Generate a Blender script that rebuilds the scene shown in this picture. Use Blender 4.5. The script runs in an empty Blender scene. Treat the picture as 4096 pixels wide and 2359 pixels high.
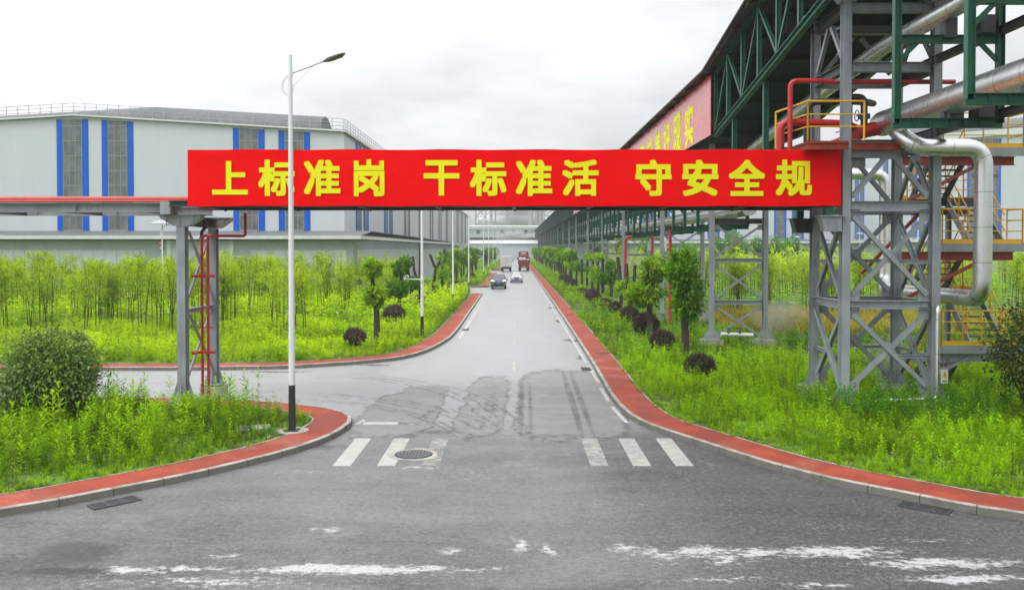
import bpy, bmesh, math, random
import numpy as np
from mathutils import Vector, Matrix
from mathutils.geometry import tessellate_polygon
R = math.radians
random.seed(7)
rng = np.random.default_rng(7)
sc = bpy.context.scene
col = sc.collection

# ------------------------------------------------------------------ camera
cd = bpy.data.cameras.new('camera')
cam = bpy.data.objects.new('camera', cd)
col.objects.link(cam)
FPX = 3400.0                       # focal length in pixels of a 4096 px wide frame
cd.sensor_width = 36.0
cd.lens = 36.0 * FPX / 4096
PITCH = R(1.1)
cam.location = (0, 0, 4.9)
cam.rotation_euler = (R(90) - PITCH, 0, 0)
cd.shift_x = -14.0 / 4096
cd.shift_y = -(1179.5 - 993.0 - FPX * math.tan(PITCH)) / 4096
cd.clip_start = 0.1
cd.clip_end = 6000
sc.camera = cam

# ------------------------------------------------------------------ light
SUN_EL, SUN_AZ = R(58), R(215)      # azimuth measured clockwise from +Y: behind the camera, to the left
w = bpy.data.worlds.new('World')
sc.world = w
w.use_nodes = True
nt = w.node_tree
nt.nodes.clear()
def wn(t, **k):
    n = nt.nodes.new(t)
    for a, b in k.items():
        setattr(n, a, b)
    return n
out = wn('ShaderNodeOutputWorld')
bg = wn('ShaderNodeBackground')
bg.inputs['Strength'].default_value = 0.1
sky = wn('ShaderNodeTexSky')
sky.sky_type = 'NISHITA'
sky.sun_disc = False
sky.sun_elevation = SUN_EL
sky.sun_rotation = SUN_AZ
tc = wn('ShaderNodeTexCoord')
sep = wn('ShaderNodeSeparateXYZ')
nt.links.new(tc.outputs['Generated'], sep.inputs[0])
def wm(op, a, b=None, clamp=False):
    n = wn('ShaderNodeMath', operation=op, use_clamp=clamp)
    for i, v in enumerate((a, b)):
        if v is None: continue
        if isinstance(v, (int, float)): n.inputs[i].default_value = v
        else: nt.links.new(v, n.inputs[i])
    return n.outputs[0]
elev = wm('MAXIMUM', sep.outputs[2], 0.0)
lum = wm('ADD', wm('MULTIPLY', elev, 19.0), 6.9)                     # overcast: brighter towards the zenith
lum = wm('MULTIPLY', lum, wm('ADD', wm('MULTIPLY', sep.outputs[0], -0.34), 1.0))   # thinner cloud on the left
# cloud structure projected on a flat cloud deck
mp = wn('ShaderNodeCombineXYZ')
den = wm('ADD', elev, 0.18)
nt.links.new(wm('DIVIDE', sep.outputs[0], den), mp.inputs[0])
nt.links.new(wm('DIVIDE', sep.outputs[1], den), mp.inputs[1])
nz = wn('ShaderNodeTexNoise')
nz.inputs['Scale'].default_value = 1.15
nz.inputs['Detail'].default_value = 6
nz.inputs['Roughness'].default_value = 0.55
nt.links.new(mp.outputs[0], nz.inputs['Vector'])
cl = wm('ADD', wm('MULTIPLY', nz.outputs['Fac'], 1.25), 0.36)
lum = wm('MULTIPLY', lum, cl)
comb = wn('ShaderNodeCombineColor')
nt.links.new(wm('MULTIPLY', lum, 0.978), comb.inputs[0])
nt.links.new(lum, comb.inputs[1])
nt.links.new(wm('MULTIPLY', lum, 1.005), comb.inputs[2])
mx = wn('ShaderNodeMix', data_type='RGBA')
mx.inputs[0].default_value = 0.94
nt.links.new(sky.outputs[0], mx.inputs[6])
nt.links.new(comb.outputs[0], mx.inputs[7])
nt.links.new(mx.outputs[2], bg.inputs['Color'])
nt.links.new(bg.outputs[0], out.inputs['Surface'])

ld = bpy.data.lights.new('sun', 'SUN')
ld.energy = 1.1
ld.angle = R(25)
ld.color = (1.0, 0.97, 0.92)
sun = bpy.data.objects.new('sun', ld)
col.objects.link(sun)
sdir = Vector((math.sin(SUN_AZ) * math.cos(SUN_EL), math.cos(SUN_AZ) * math.cos(SUN_EL), math.sin(SUN_EL)))
sun.rotation_euler = sdir.to_track_quat('Z', 'Y').to_euler()
sun.location = sdir * 60

vs = sc.view_settings
vs.view_transform = 'Standard'
vs.look = 'None'
vs.exposure = 0.0
vs.gamma = 1.0
vs.use_curve_mapping = False
sc.cycles.max_bounces = 6
sc.cycles.diffuse_bounces = 3
sc.cycles.glossy_bounces = 3
sc.cycles.transmission_bounces = 4
sc.cycles.transparent_max_bounces = 8
sc.cycles.volume_bounces = 0
sc.cycles.caustics_reflective = False
sc.cycles.caustics_refractive = False
sc.cycles.use_denoising = True

# ------------------------------------------------------------------ helpers
def tag(o, label=None, cat=None, group=None, kind=None):
    if label: o['label'] = label
    if cat: o['category'] = cat
    if group: o['group'] = group
    if kind: o['kind'] = kind
    return o

def thing(name, loc, label, cat, group=None, rz=0.0):
    o = bpy.data.objects.new(name, None)
    o.empty_display_size = 0.3
    o.location = loc
    o.rotation_euler = (0, 0, rz)
    col.objects.link(o)
    return tag(o, label, cat, group)

def copy_tree(o, parent=None):
    c = o.copy()
    col.objects.link(c)
    if parent: c.parent = parent
    for ch in list(o.children):
        copy_tree(ch, c)
    return c

def fillet(pts, rad, seg=6):
    """round the corners of a 3-D polyline"""
    P = [Vector(p) for p in pts]
    res = [P[0]]
    for i in range(1, len(P) - 1):
        a, b, c = P[i - 1], P[i], P[i + 1]
        u = (a - b); v = (c - b)
        r = min(rad, u.length * 0.49, v.length * 0.49)
        u.normalize(); v.normalize()
        p0 = b + u * r; p1 = b + v * r
        for k in range(seg + 1):
            t = k / seg
            res.append(p0 * (1 - t) ** 2 + b * 2 * t * (1 - t) + p1 * t * t)
    res.append(P[-1])
    return res

class MB:
    def __init__(s):
        s.v = []; s.f = []; s.uv = {}; s.cuts = []
    def add(s, V, F, uvs=None):
        n = len(s.v); s.cuts.append((n, len(s.f)))
        s.v.extend([tuple(p) for p in V])
        for i, f in enumerate(F):
            if uvs is not None: s.uv[len(s.f)] = uvs[i]
            s.f.append(tuple(a + n for a in f))
        return s
    def box(s, c, d, rot=None, taper=1.0):
        x, y, z = d[0] / 2, d[1] / 2, d[2] / 2
        V = []
        for sz in (-1, 1):
            k = taper if sz > 0 else 1.0
            for sx, sy in ((-1, -1), (1, -1), (1, 1), (-1, 1)):
                V.append(Vector((sx * x * k, sy * y * k, sz * z)))
        if rot is not None: V = [rot @ p for p in V]
        c = Vector(c)
        return s.add([p + c for p in V], [(3, 2, 1, 0), (4, 5, 6, 7), (0, 1, 5, 4), (1, 2, 6, 5), (2, 3, 7, 6), (3, 0, 4, 7)])
    def b2(s, lo, hi):
        lo, hi = Vector(lo), Vector(hi)
        return s.box((lo + hi) / 2, hi - lo)
    def frame(s, a, b, up=(0, 0, 1)):
        a, b = Vector(a), Vector(b)
        d = (b - a).normalized()
        u = Vector(up)
        if abs(d.dot(u)) > 0.95: u = Vector((0, 1, 0)) if abs(d.y) < 0.9 else Vector((1, 0, 0))
        sx = d.cross(u).normalized()
        u = sx.cross(d).normalized()
        return a, b, d, sx, u
    def prism(s, a, b, offs, up=(0, 0, 1)):
        """sweep a closed section (list of (side, up)) from a to b"""
        a, b, d, sx, u = s.frame(a, b, up)
        n = len(offs)
        V = [a + sx * p + u * q for p, q in offs] + [b + sx * p + u * q for p, q in offs]
        F = [(i, (i + 1) % n, n + (i + 1) % n, n + i) for i in range(n)]
        F += [tuple(range(n))[::-1], tuple(range(n, 2 * n))]
        return s.add(V, F)
    def beam(s, a, b, w, h, up=(0, 0, 1)):
        return s.prism(a, b, [(-w / 2, -h / 2), (w / 2, -h / 2), (w / 2, h / 2), (-w / 2, h / 2)], up)
    def hbeam(s, a, b, w, h, t=0.02, up=(0, 0, 1)):
        x, y, q = w / 2, h / 2, t / 2
        return s.prism(a, b, [(-x, -y), (x, -y), (x, -y + t), (q, -y + t), (q, y - t), (x, y - t), (x, y), (-x, y), (-x, y - t), (-q, y - t), (-q, -y + t), (-x, -y + t)], up)
    def angle(s, a, b, w, t=0.012, up=(0, 0, 1)):
        return s.prism(a, b, [(0, 0), (w, 0), (w, t), (t, t), (t, w), (0, w)], up)
    def tube(s, path, r, n=12, caps=True):
        P = [Vector(p) for p in path]
        rad = r if isinstance(r, (list, tuple)) else [r] * len(P)
        V = []; F = []; U = []
        L = [0.0]
        for i in range(1, len(P)): L.append(L[-1] + (P[i] - P[i - 1]).length)
        nrm = None
        for i, p in enumerate(P):
            if i == 0: t = P[1] - P[0]
            elif i == len(P) - 1: t = P[-1] - P[-2]
            else: t = (P[i + 1] - p).normalized() + (p - P[i - 1]).normalized()
            t.normalize()
            if nrm is None:
                nrm = t.cross(Vector((0.123, 0.31, 0.94)))
                if nrm.length < 0.05: nrm = t.cross(Vector((1, 0, 0)))
            nrm = (nrm - t * nrm.dot(t)).normalized()
            bi = t.cross(nrm)
            for k in range(n):
                a = 2 * math.pi * k / n
                V.append(p + (nrm * math.cos(a) + bi * math.sin(a)) * rad[i])
        for i in range(len(P) - 1):
            for k in range(n):
                k2 = (k + 1) % n
                F.append((i * n + k, i * n + k2, (i + 1) * n + k2, (i + 1) * n + k))
                U.append(((L[i], k / n), (L[i], (k + 1) / n), (L[i + 1], (k + 1) / n), (L[i + 1], k / n)))
        if caps:
            F.append(tuple(range(n))[::-1]); U.append(tuple((0.3, 0.3) for _ in range(n)))
            b = (len(P) - 1) * n
            F.append(tuple(range(b, b + n))); U.append(tuple((L[-1] + 0.3, 0.3) for _ in range(n)))
        return s.add(V, F, U)
    def cyl(s, c, r, h, n=20, axis=(0, 0, 1), r2=None):
        c = Vector(c); ax = Vector(axis).normalized()
        return s.tube([c, c + ax * h], [r, r if r2 is None else r2], n)
    def poly(s, pts, depth):
        """pts: planar 3-D outline; depth: extrusion vector"""
        P = [Vector(p) for p in pts]; d = Vector(depth); n = len(P)
        tris = tessellate_polygon([P])
        F = [tuple(t) for t in tris] + [tuple(n + i for i in t)[::-1] for t in tris]
        F += [(i, (i + 1) % n, n + (i + 1) % n, n + i) for i in range(n)]
        return s.add(P + [p + d for p in P], F)
    def loft(s, rings, caps=True):
        n = len(rings[0]); V = [p for r in rings for p in r]; F = []
        for i in range(len(rings) - 1):
            for k in range(n):
                k2 = (k + 1) % n
                F.append((i * n + k, i * n + k2, (i + 1) * n + k2, (i + 1) * n + k))
        if caps:
            F.append(tuple(range(n))[::-1]); b = (len(rings) - 1) * n; F.append(tuple(range(b, b + n)))
        return s.add(V, F)
    def mesh(s, name, mat, off=(0, 0, 0), smooth=False, normals=True):
        me = bpy.data.meshes.new(name)
        o = Vector(off)
        me.from_pydata([Vector(p) - o for p in s.v], [], s.f)
        if s.uv:
            ul = me.uv_layers.new(name='UVMap')
            for p in me.polygons:
                u = s.uv.get(p.index)
                if u:
                    for k, li in enumerate(p.loop_indices): ul.data[li].uv = u[k]
        if normals:
            b = bmesh.new(); b.from_mesh(me)
            bmesh.ops.recalc_face_normals(b, faces=b.faces)
            b.to_mesh(me); b.free()
        if smooth:
            me.polygons.foreach_set('use_smooth', [True] * len(me.polygons))
            me.set_sharp_from_angle(angle=R(38))
        me.materials.append(mat)
        return me
    def build(s, name, mat, parent=None, smooth=False, local=False, bevel=0.0, normals=True):
        off = (0, 0, 0)
        if parent is not None and not local:
            p = parent; off = Vector((0, 0, 0))
            while p is not None:
                off = off + p.location; p = p.parent
        me = s.mesh(name, mat, off, smooth, normals)
        ob = bpy.data.objects.new(name, me)
        col.objects.link(ob)
        if parent is not None: ob.parent = parent
        if bevel:
            m = ob.modifiers.new('bevel', 'BEVEL'); m.width = bevel; m.segments = 2; m.limit_method = 'ANGLE'
        return ob

def build_each(mb, name, mat, parent, smooth=False):
    """every piece added to mb becomes a part of its own"""
    cuts = mb.cuts + [(len(mb.v), len(mb.f))]
    for (v0, f0), (v1, f1) in zip(cuts[:-1], cuts[1:]):
        q = MB(); q.add(mb.v[v0:v1], [tuple(i - v0 for i in f) for f in mb.f[f0:f1]], [mb.uv.get(k) for k in range(f0, f1)] if mb.uv else None)
        q.build(name, mat, parent, smooth)

_tc = {}
def text_mesh(ch, size, bold):
    """outline of one character as (verts2d, faces), centred on its own em box"""
    k = (ch, size, bold)
    if k in _tc: return _tc[k]
    cu = bpy.data.curves.new('glyph', 'FONT')
    cu.body = ch; cu.size = size; cu.resolution_u = 4
    ob = bpy.data.objects.new('glyph', cu)
    col.objects.link(ob)
    bpy.context.view_layer.update()
    me = bpy.data.meshes.new_from_object(ob.evaluated_get(bpy.context.evaluated_depsgraph_get()))
    V = [(v.co.x, v.co.y) for v in me.vertices]
    F = [tuple(p.vertices) for p in me.polygons]
    bpy.data.objects.remove(ob); bpy.data.meshes.remove(me)
    _tc[k] = (V, F)
    return V, F

def put_char(mb, ch, cx, cy, w, h, place, bold=0.02):
    """fit a character into a w x h box centred at (cx, cy); place maps (a, b) to a 3-D point"""
    V, F = text_mesh(ch, 1.0, bold)
    if not V: return
    xs = [p[0] for p in V]; ys = [p[1] for p in V]
    mx_, my_ = (min(xs) + max(xs)) / 2, (min(ys) + max(ys)) / 2
    ex, ey = max(max(xs) - min(xs), 1e-4), max(max(ys) - min(ys), 1e-4)
    # heavy stroke: the thin outline laid over itself, each layer nudged sideways and a fraction of a millimetre proud
    w -= 2 * bold * w; h -= 2 * bold * h
    for i, (sx, sy) in enumerate(((0, 0), (-1, -1), (1, -1), (1, 1), (-1, 1), (0, 1), (0, -1), (1, 0), (-1, 0))):
        mb.add([place(cx + (p[0] - mx_) / ex * w + sx * bold * w, cy + (p[1] - my_) / ey * h + sy * bold * h, i * 0.0006) for p in V], F)

# ------------------------------------------------------------------ materials
class MT:
    """small node-graph helper"""
    def __init__(s, name):
        s.m = bpy.data.materials.new(name); s.m.use_nodes = True
        s.t = s.m.node_tree; s.t.nodes.clear()
        s.o = s.n('ShaderNodeOutputMaterial'); s.p = s.n('ShaderNodeBsdfPrincipled')
        s.l(s.p.outputs[0], s.o.inputs['Surface'])
        s._tc = None
    def n(s, t, **k):
        x = s.t.nodes.new(t)
        for a, b in k.items(): setattr(x, a, b)
        return x
    def l(s, a, b): s.t.links.new(a, b)
    def put(s, sock, v):
        if isinstance(v, (int, float)): sock.default_value = v
        elif isinstance(v, (tuple, list)): sock.default_value = tuple(v) + ((1.0,) if len(v) == 3 and sock.type == 'RGBA' else ())
        else: s.l(v, sock)
    def tc(s, which='Object'):
        if s._tc is None: s._tc = s.n('ShaderNodeTexCoord')
        return s._tc.outputs[which]
    def map(s, v, scale=(1, 1, 1), loc=(0, 0, 0), rot=(0, 0, 0)):
        x = s.n('ShaderNodeMapping'); s.l(v, x.inputs[0])
        x.inputs['Scale'].default_value = scale; x.inputs['Location'].default_value = loc; x.inputs['Rotation'].default_value = rot
        return x.outputs[0]
    def noise(s, v, scale, detail=3, rough=0.55, dist=0.0):
        x = s.n('ShaderNodeTexNoise'); s.l(v, x.inputs['Vector'])
        x.inputs['Scale'].default_value = scale; x.inputs['Detail'].default_value = detail
        x.inputs['Roughness'].default_value = rough; x.inputs['Distortion'].default_value = dist
        return x.outputs['Fac']
    def math(s, op, a, b=None, c=None, clamp=False):
        x = s.n('ShaderNodeMath', operation=op, use_clamp=clamp)
        for i, v in enumerate((a, b, c)):
            if v is not None: s.put(x.inputs[i], v)
        return x.outputs[0]
    def ramp(s, v, lo, hi):
        x = s.n('ShaderNodeMapRange', interpolation_type='SMOOTHSTEP'); s.put(x.inputs[0], v)
        x.inputs[1].default_value = lo; x.inputs[2].default_value = hi
        return x.outputs[0]
    def mix(s, f, a, b):
        x = s.n('ShaderNodeMix', data_type='RGBA')
        s.put(x.inputs[0], f); s.put(x.inputs[6], a); s.put(x.inputs[7], b)
        return x.outputs[2]
    def mixf(s, f, a, b):
        x = s.n('ShaderNodeMix', data_type='FLOAT')
        s.put(x.inputs[0], f); s.put(x.inputs[2], a); s.put(x.inputs[3], b)
        return x.outputs[0]
    def bump(s, h, strength=0.3, dist=0.02, nrm=None):
        x = s.n('ShaderNodeBump'); s.put(x.inputs['Height'], h)
        x.inputs['Strength'].default_value = strength; x.inputs['Distance'].default_value = dist
        if nrm is not None: s.l(nrm, x.inputs['Normal'])
        s.l(x.outputs[0], s.p.inputs['Normal'])
        return x.outputs[0]
    def xyz(s, v):
        x = s.n('ShaderNodeSeparateXYZ'); s.l(v, x.inputs[0]); return x.outputs
    def base(s, c): s.put(s.p.inputs['Base Color'], c)
    def rough(s, r): s.put(s.p.inputs['Roughness'], r)

def paint(name, c, rough=0.5, var=0.18, rust=0.0, rustc=(0.16, 0.07, 0.03), scale=1.2, metal=0.0, spec=0.5, bump=0.0, streak=0.35):
    m = MT(name)
    co = m.tc()
    n1 = m.noise(co, scale, 4)
    n2 = m.noise(m.map(co, (6, 6, 0.6)), 1.0, 3)          # vertical weather streaks
    f = m.math('ADD', m.math('MULTIPLY', n1, 1 - streak), m.math('MULTIPLY', n2, streak))
    c2 = tuple(min(1.0, x * (1 + var)) for x in c); c1 = tuple(x * (1 - var) for x in c)
    cc = m.mix(m.ramp(f, 0.3, 0.7), c1, c2)
    if rust > 0:
        r = m.noise(co, 2.3, 6, 0.65)
        cc = m.mix(m.math('MULTIPLY', m.ramp(r, 0.74 - rust * 0.3, 0.80 - rust * 0.3), 0.8), cc, rustc)
    m.base(cc)
    m.rough(m.mixf(n1, max(0.05, rough - 0.12), min(1, rough + 0.15)))
    m.p.inputs['Metallic'].default_value = metal
    m.p.inputs['Specular IOR Level'].default_value = spec
    if bump: m.bump(m.noise(co, 14, 3), bump, 0.01)
    return m.m

def cladding(name, c, pitch=0.3, axis=0, var=0.07, rough=0.45, depth=0.03, seam=None, spec=0.3):
    """ribbed sheet metal: ribs repeat along an axis, slight panel to panel variation and rain streaks"""
    m = MT(name)
    co = m.tc(); q = m.xyz(co)
    a = m.math('ADD', q[0], q[1]) if axis == 'xy' else q[axis]
    fr = m.math('FRACT', m.math('DIVIDE', a, pitch))
    h = m.math('MULTIPLY', m.ramp(fr, 0.55, 0.68), m.math('SUBTRACT', 1.0, m.ramp(fr, 0.87, 1.0)))
    n1 = m.noise(m.map(co, (0.9, 0.9, 0.12)), 1.0, 4)
    n2 = m.noise(co, 0.07, 2)
    f = m.math('ADD', m.math('MULTIPLY', n1, 0.5), m.math('MULTIPLY', n2, 0.5))
    cc = m.mix(m.ramp(f, 0.32, 0.68), tuple(x * (1 - var) for x in c), tuple(min(1, x * (1 + var)) for x in c))
    if seam:
        fs = m.math('FRACT', m.math('DIVIDE', q[2], seam))
        cc = m.mix(m.math('MULTIPLY', m.math('LESS_THAN', fs, 0.012), 0.15), cc, tuple(x * 0.5 for x in c))
    m.base(cc); m.rough(rough); m.p.inputs['Specular IOR Level'].default_value = spec
    m.bump(h, 0.5, depth)
    return m.m

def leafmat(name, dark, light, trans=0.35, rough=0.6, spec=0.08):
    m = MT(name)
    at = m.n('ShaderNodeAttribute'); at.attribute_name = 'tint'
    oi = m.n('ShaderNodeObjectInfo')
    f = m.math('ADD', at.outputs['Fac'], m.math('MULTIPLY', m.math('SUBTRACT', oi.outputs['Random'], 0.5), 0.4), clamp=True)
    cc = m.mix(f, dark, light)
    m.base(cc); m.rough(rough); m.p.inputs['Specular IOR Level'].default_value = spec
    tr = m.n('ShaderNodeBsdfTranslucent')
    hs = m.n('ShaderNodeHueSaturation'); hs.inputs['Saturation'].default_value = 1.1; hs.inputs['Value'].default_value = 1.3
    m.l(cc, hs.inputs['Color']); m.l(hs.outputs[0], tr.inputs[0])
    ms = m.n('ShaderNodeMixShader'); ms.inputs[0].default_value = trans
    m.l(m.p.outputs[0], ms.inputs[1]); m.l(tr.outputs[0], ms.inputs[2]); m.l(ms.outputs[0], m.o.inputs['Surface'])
    return m.m

def silver(name, dusty=0.0, seam=1.0):
    m = MT(name)
    uv = m.xyz(m.tc('UV')); co = m.tc()
    n1 = m.noise(co, 3.0, 4); n2 = m.noise(co, 0.8, 2)
    fr = m.math('FRACT', m.math('DIVIDE', uv[0], seam))
    ring = m.math('LESS_THAN', fr, 0.022)
    cc = m.mix(n1, (0.66, 0.67, 0.68), (0.84, 0.85, 0.86))
    cc = m.mix(m.math('MULTIPLY', ring, 0.7), cc, (0.16, 0.16, 0.16))
    if dusty:
        g = m.n('ShaderNodeNewGeometry'); z = m.xyz(g.outputs['Normal'])[2]
        d = m.math('MULTIPLY', m.ramp(m.math('ADD', z, m.math('MULTIPLY', m.math('SUBTRACT', n2, 0.5), 0.5)), 0.12, 0.45), dusty)
        cc = m.mix(d, cc, (0.20, 0.22, 0.19))
        m.put(m.p.inputs['Metallic'], m.math('SUBTRACT', 0.92, m.math('MULTIPLY', d, 0.9)))
        m.rough(m.mixf(d, 0.27, 0.8))
    else:
        m.p.inputs['Metallic'].default_value = 0.92
        m.rough(m.mixf(n1, 0.2, 0.38))
    m.base(cc)
    m.bump(m.math('ADD', m.math('MULTIPLY', ring, -1.0), m.math('MULTIPLY', m.noise(co, 1.1, 1), 0.5)), 0.12, 0.02)
    return m.m

M = {}
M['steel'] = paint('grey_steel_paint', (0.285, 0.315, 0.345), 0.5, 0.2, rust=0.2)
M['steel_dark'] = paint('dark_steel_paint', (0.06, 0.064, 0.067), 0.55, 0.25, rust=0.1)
M['green'] = paint('green_steel_paint', (0.016, 0.11, 0.063), 0.45, 0.28, rust=0.14)
M['green_dark'] = paint('dark_green_sheet', (0.006, 0.026, 0.018), 0.7, 0.3, spec=0.15)
M['green_clad'] = cladding('green_cladding', (0.007, 0.034, 0.028), 0.45, 1, 0.25, 0.8, 0.04, spec=0.05)
M['roof_under'] = cladding('weathered_roof_sheet', (0.13, 0.118, 0.098), 0.26, 1, 0.25, 0.6, 0.05)
M['red_steel'] = paint('red_primer_steel', (0.30, 0.045, 0.02), 0.55, 0.3, rust=0.15)
M['red_pipe'] = paint('red_pipe_paint', (0.48, 0.022, 0.026), 0.38, 0.15, rust=0.05)
M['red_pipe_old'] = paint('faded_red_pipe_paint', (0.50, 0.075, 0.06), 0.5, 0.15)
M['yellow'] = paint('yellow_railing_paint', (0.80, 0.44, 0.008), 0.45, 0.12, rust=0.06)
M['yellow_pale'] = paint('pale_yellow_paint', (0.65, 0.6, 0.08), 0.45, 0.1)
M['black_pipe'] = paint('black_lagging', (0.028, 0.028, 0.028), 0.6, 0.3, bump=0.3)
M['blue_valve'] = paint('blue_valve_paint', (0.03, 0.07, 0.26), 0.4)
M['silver'] = silver('silver_jacket')
M['silver_dusty'] = silver('dusty_silver_jacket', 0.95, 1.2)
M['white_paint'] = paint('white_pole_paint', (0.74, 0.76, 0.78), 0.35, 0.05)
M['dark_band'] = paint('dark_band_paint', (0.022, 0.028, 0.03), 0.45, 0.2)
M['lamp_grey'] = paint('lamp_housing', (0.09, 0.092, 0.1), 0.4)
M['lens'] = paint('lamp_lens', (0.06, 0.05, 0.045), 0.2)
M['concrete'] = paint('concrete', (0.40, 0.38, 0.34), 0.85, 0.2, rust=0.1, rustc=(0.2, 0.19, 0.17), scale=3, bump=0.3)
M['wall'] = cladding('pale_wall_cladding', (0.56, 0.602, 0.64), 0.4, 'xy', 0.035, 0.6, 0.012, seam=6.05)
M['wall_annex'] = cladding('annex_wall_cladding', (0.33, 0.40, 0.40), 0.35, 'xy', 0.09, 0.5, 0.07)
M['panel'] = paint('pale_panel', (0.49, 0.55, 0.57), 0.5, 0.05)
M['roof_grey'] = cladding('grey_roof_sheet', (0.15, 0.16, 0.17), 0.5, 1, 0.1, 0.6, 0.05)
M['roof_barrel'] = cladding('grey_vent_sheet', (0.125, 0.133, 0.142), 0.9, 0, 0.14, 0.6, 0.06)
M['fascia'] = paint('white_fascia', (0.62, 0.66, 0.66), 0.5, 0.06)
M['blue'] = paint('blue_wall_panel', (0.0, 0.112, 0.56), 0.75, 0.15, scale=6, streak=0.1, spec=0.12)
M['shutter'] = cladding('roller_shutter', (0.45, 0.50, 0.51), 0.12, 2, 0.06, 0.4, 0.03)
M['rail_grey'] = paint('rail_grey', (0.36, 0.38, 0.39), 0.5)
M['dark'] = paint('dark_opening', (0.03, 0.034, 0.038), 0.5, 0.3)
M['tyre'] = paint('tyre_rubber', (0.018, 0.018, 0.018), 0.8)
M['rim'] = paint('wheel_rim', (0.4, 0.4, 0.41), 0.35, 0.1, metal=0.7)
M['carglass'] = paint('car_glass', (0.10, 0.14, 0.15), 0.06, 0.1, spec=0.8)
M['lampglass'] = paint('headlamp_glass', (0.85, 0.88, 0.9), 0.15, 0.05)
M['plate'] = paint('blue_number_plate', (0.02, 0.16, 0.62), 0.4)
M['redlamp'] = paint('red_lamp', (0.5, 0.015, 0.01), 0.25)
M['plastic'] = paint('black_plastic', (0.02, 0.021, 0.022), 0.5)
M['chrome'] = paint('chrome', (0.6, 0.6, 0.62), 0.2, 0.05, metal=0.9)
M['letter'] = paint('yellow_lettering', (0.88, 0.84, 0.01), 0.6, 0.03, spec=0.2)
M['bark'] = paint('tree_bark', (0.055, 0.042, 0.032), 0.9, 0.4, scale=9, bump=0.6)
M['culm'] = paint('bamboo_culm', (0.075, 0.075, 0.025), 0.6, 0.5, scale=3)
M['leaf_tree'] = leafmat('tree_leaf', (0.03, 0.115, 0.008), (0.20, 0.44, 0.014), 0.35)
M['leaf_lime'] = leafmat('lime_tree_leaf', (0.09, 0.24, 0.012), (0.48, 0.68, 0.025), 0.4)
M['leaf_bush'] = leafmat('bush_leaf', (0.03, 0.08, 0.012), (0.30, 0.46, 0.05), 0.3, 0.4, 0.5)
M['leaf_olive'] = leafmat('olive_bush_leaf', (0.035, 0.055, 0.014), (0.20, 0.27, 0.045), 0.3, 0.45)
M['leaf_purple'] = leafmat('purple_leaf', (0.036, 0.024, 0.023), (0.14, 0.095, 0.09), 0.2, 0.55, 0.2)
M['leaf_bamboo'] = leafmat('bamboo_leaf', (0.07, 0.15, 0.01), (0.60, 0.76, 0.035), 0.45)
M['weed'] = leafmat('weed_leaf', (0.022, 0.095, 0.002), (0.46, 0.74, 0.010), 0.42)
M['weed_lime'] = leafmat('lime_weed_leaf', (0.06, 0.20, 0.002), (0.66, 0.88, 0.008), 0.45)
M['straw'] = leafmat('dry_grass', (0.22, 0.19, 0.04), (0.62, 0.50, 0.10), 0.35)
M['weed_dark'] = leafmat('dark_weed_leaf', (0.03, 0.12, 0.01), (0.20, 0.44, 0.03), 0.35)

# window glass with grid bars behind dirty panes
def glazing():
    m = MT('window_glazing')
    co = m.tc(); q = m.xyz(co)
    n = m.noise(co, 0.8, 3)
    m.base(m.mix(m.ramp(n, 0.35, 0.7), (0.105, 0.115, 0.105), (0.19, 0.205, 0.19))); m.rough(0.2)
    m.bump(m.noise(co, 2.2, 2), 0.15, 0.03)
    return m.m
M['glaze'] = glazing()
M['mullion'] = paint('window_bar', (0.30, 0.31, 0.28), 0.5)

def cloth(name, c, rough=0.45, spec=0.4):
    m = MT(name); co = m.tc()
    n = m.noise(co, 0.5, 3)
    m.base(m.mix(n, tuple(x * 0.93 for x in c), tuple(min(1, x * 1.06) for x in c))); m.rough(rough)
    m.p.inputs['Specular IOR Level'].default_value = spec
    a = m.noise(m.map(co, (1.2, 1.2, 5.0)), 1.0, 3); b = m.noise(co, 9.0, 2)
    m.bump(m.math('ADD', a, m.math('MULTIPLY', b, 0.15)), 0.4, 0.05)
    return m.m
M['banner'] = cloth('red_banner_cloth', (0.93, 0.003, 0.005), 0.7, 0.04)
M['banner_gloss'] = cloth('red_vinyl_banner', (0.62, 0.02, 0.03), 0.22, 0.8)
bgp = [n for n in M['banner_gloss'].node_tree.nodes if n.type == 'BSDF_PRINCIPLED'][0]
bgp.inputs['Coat Weight'].default_value = 0.45; bgp.inputs['Coat Roughness'].default_value = 0.16

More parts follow.
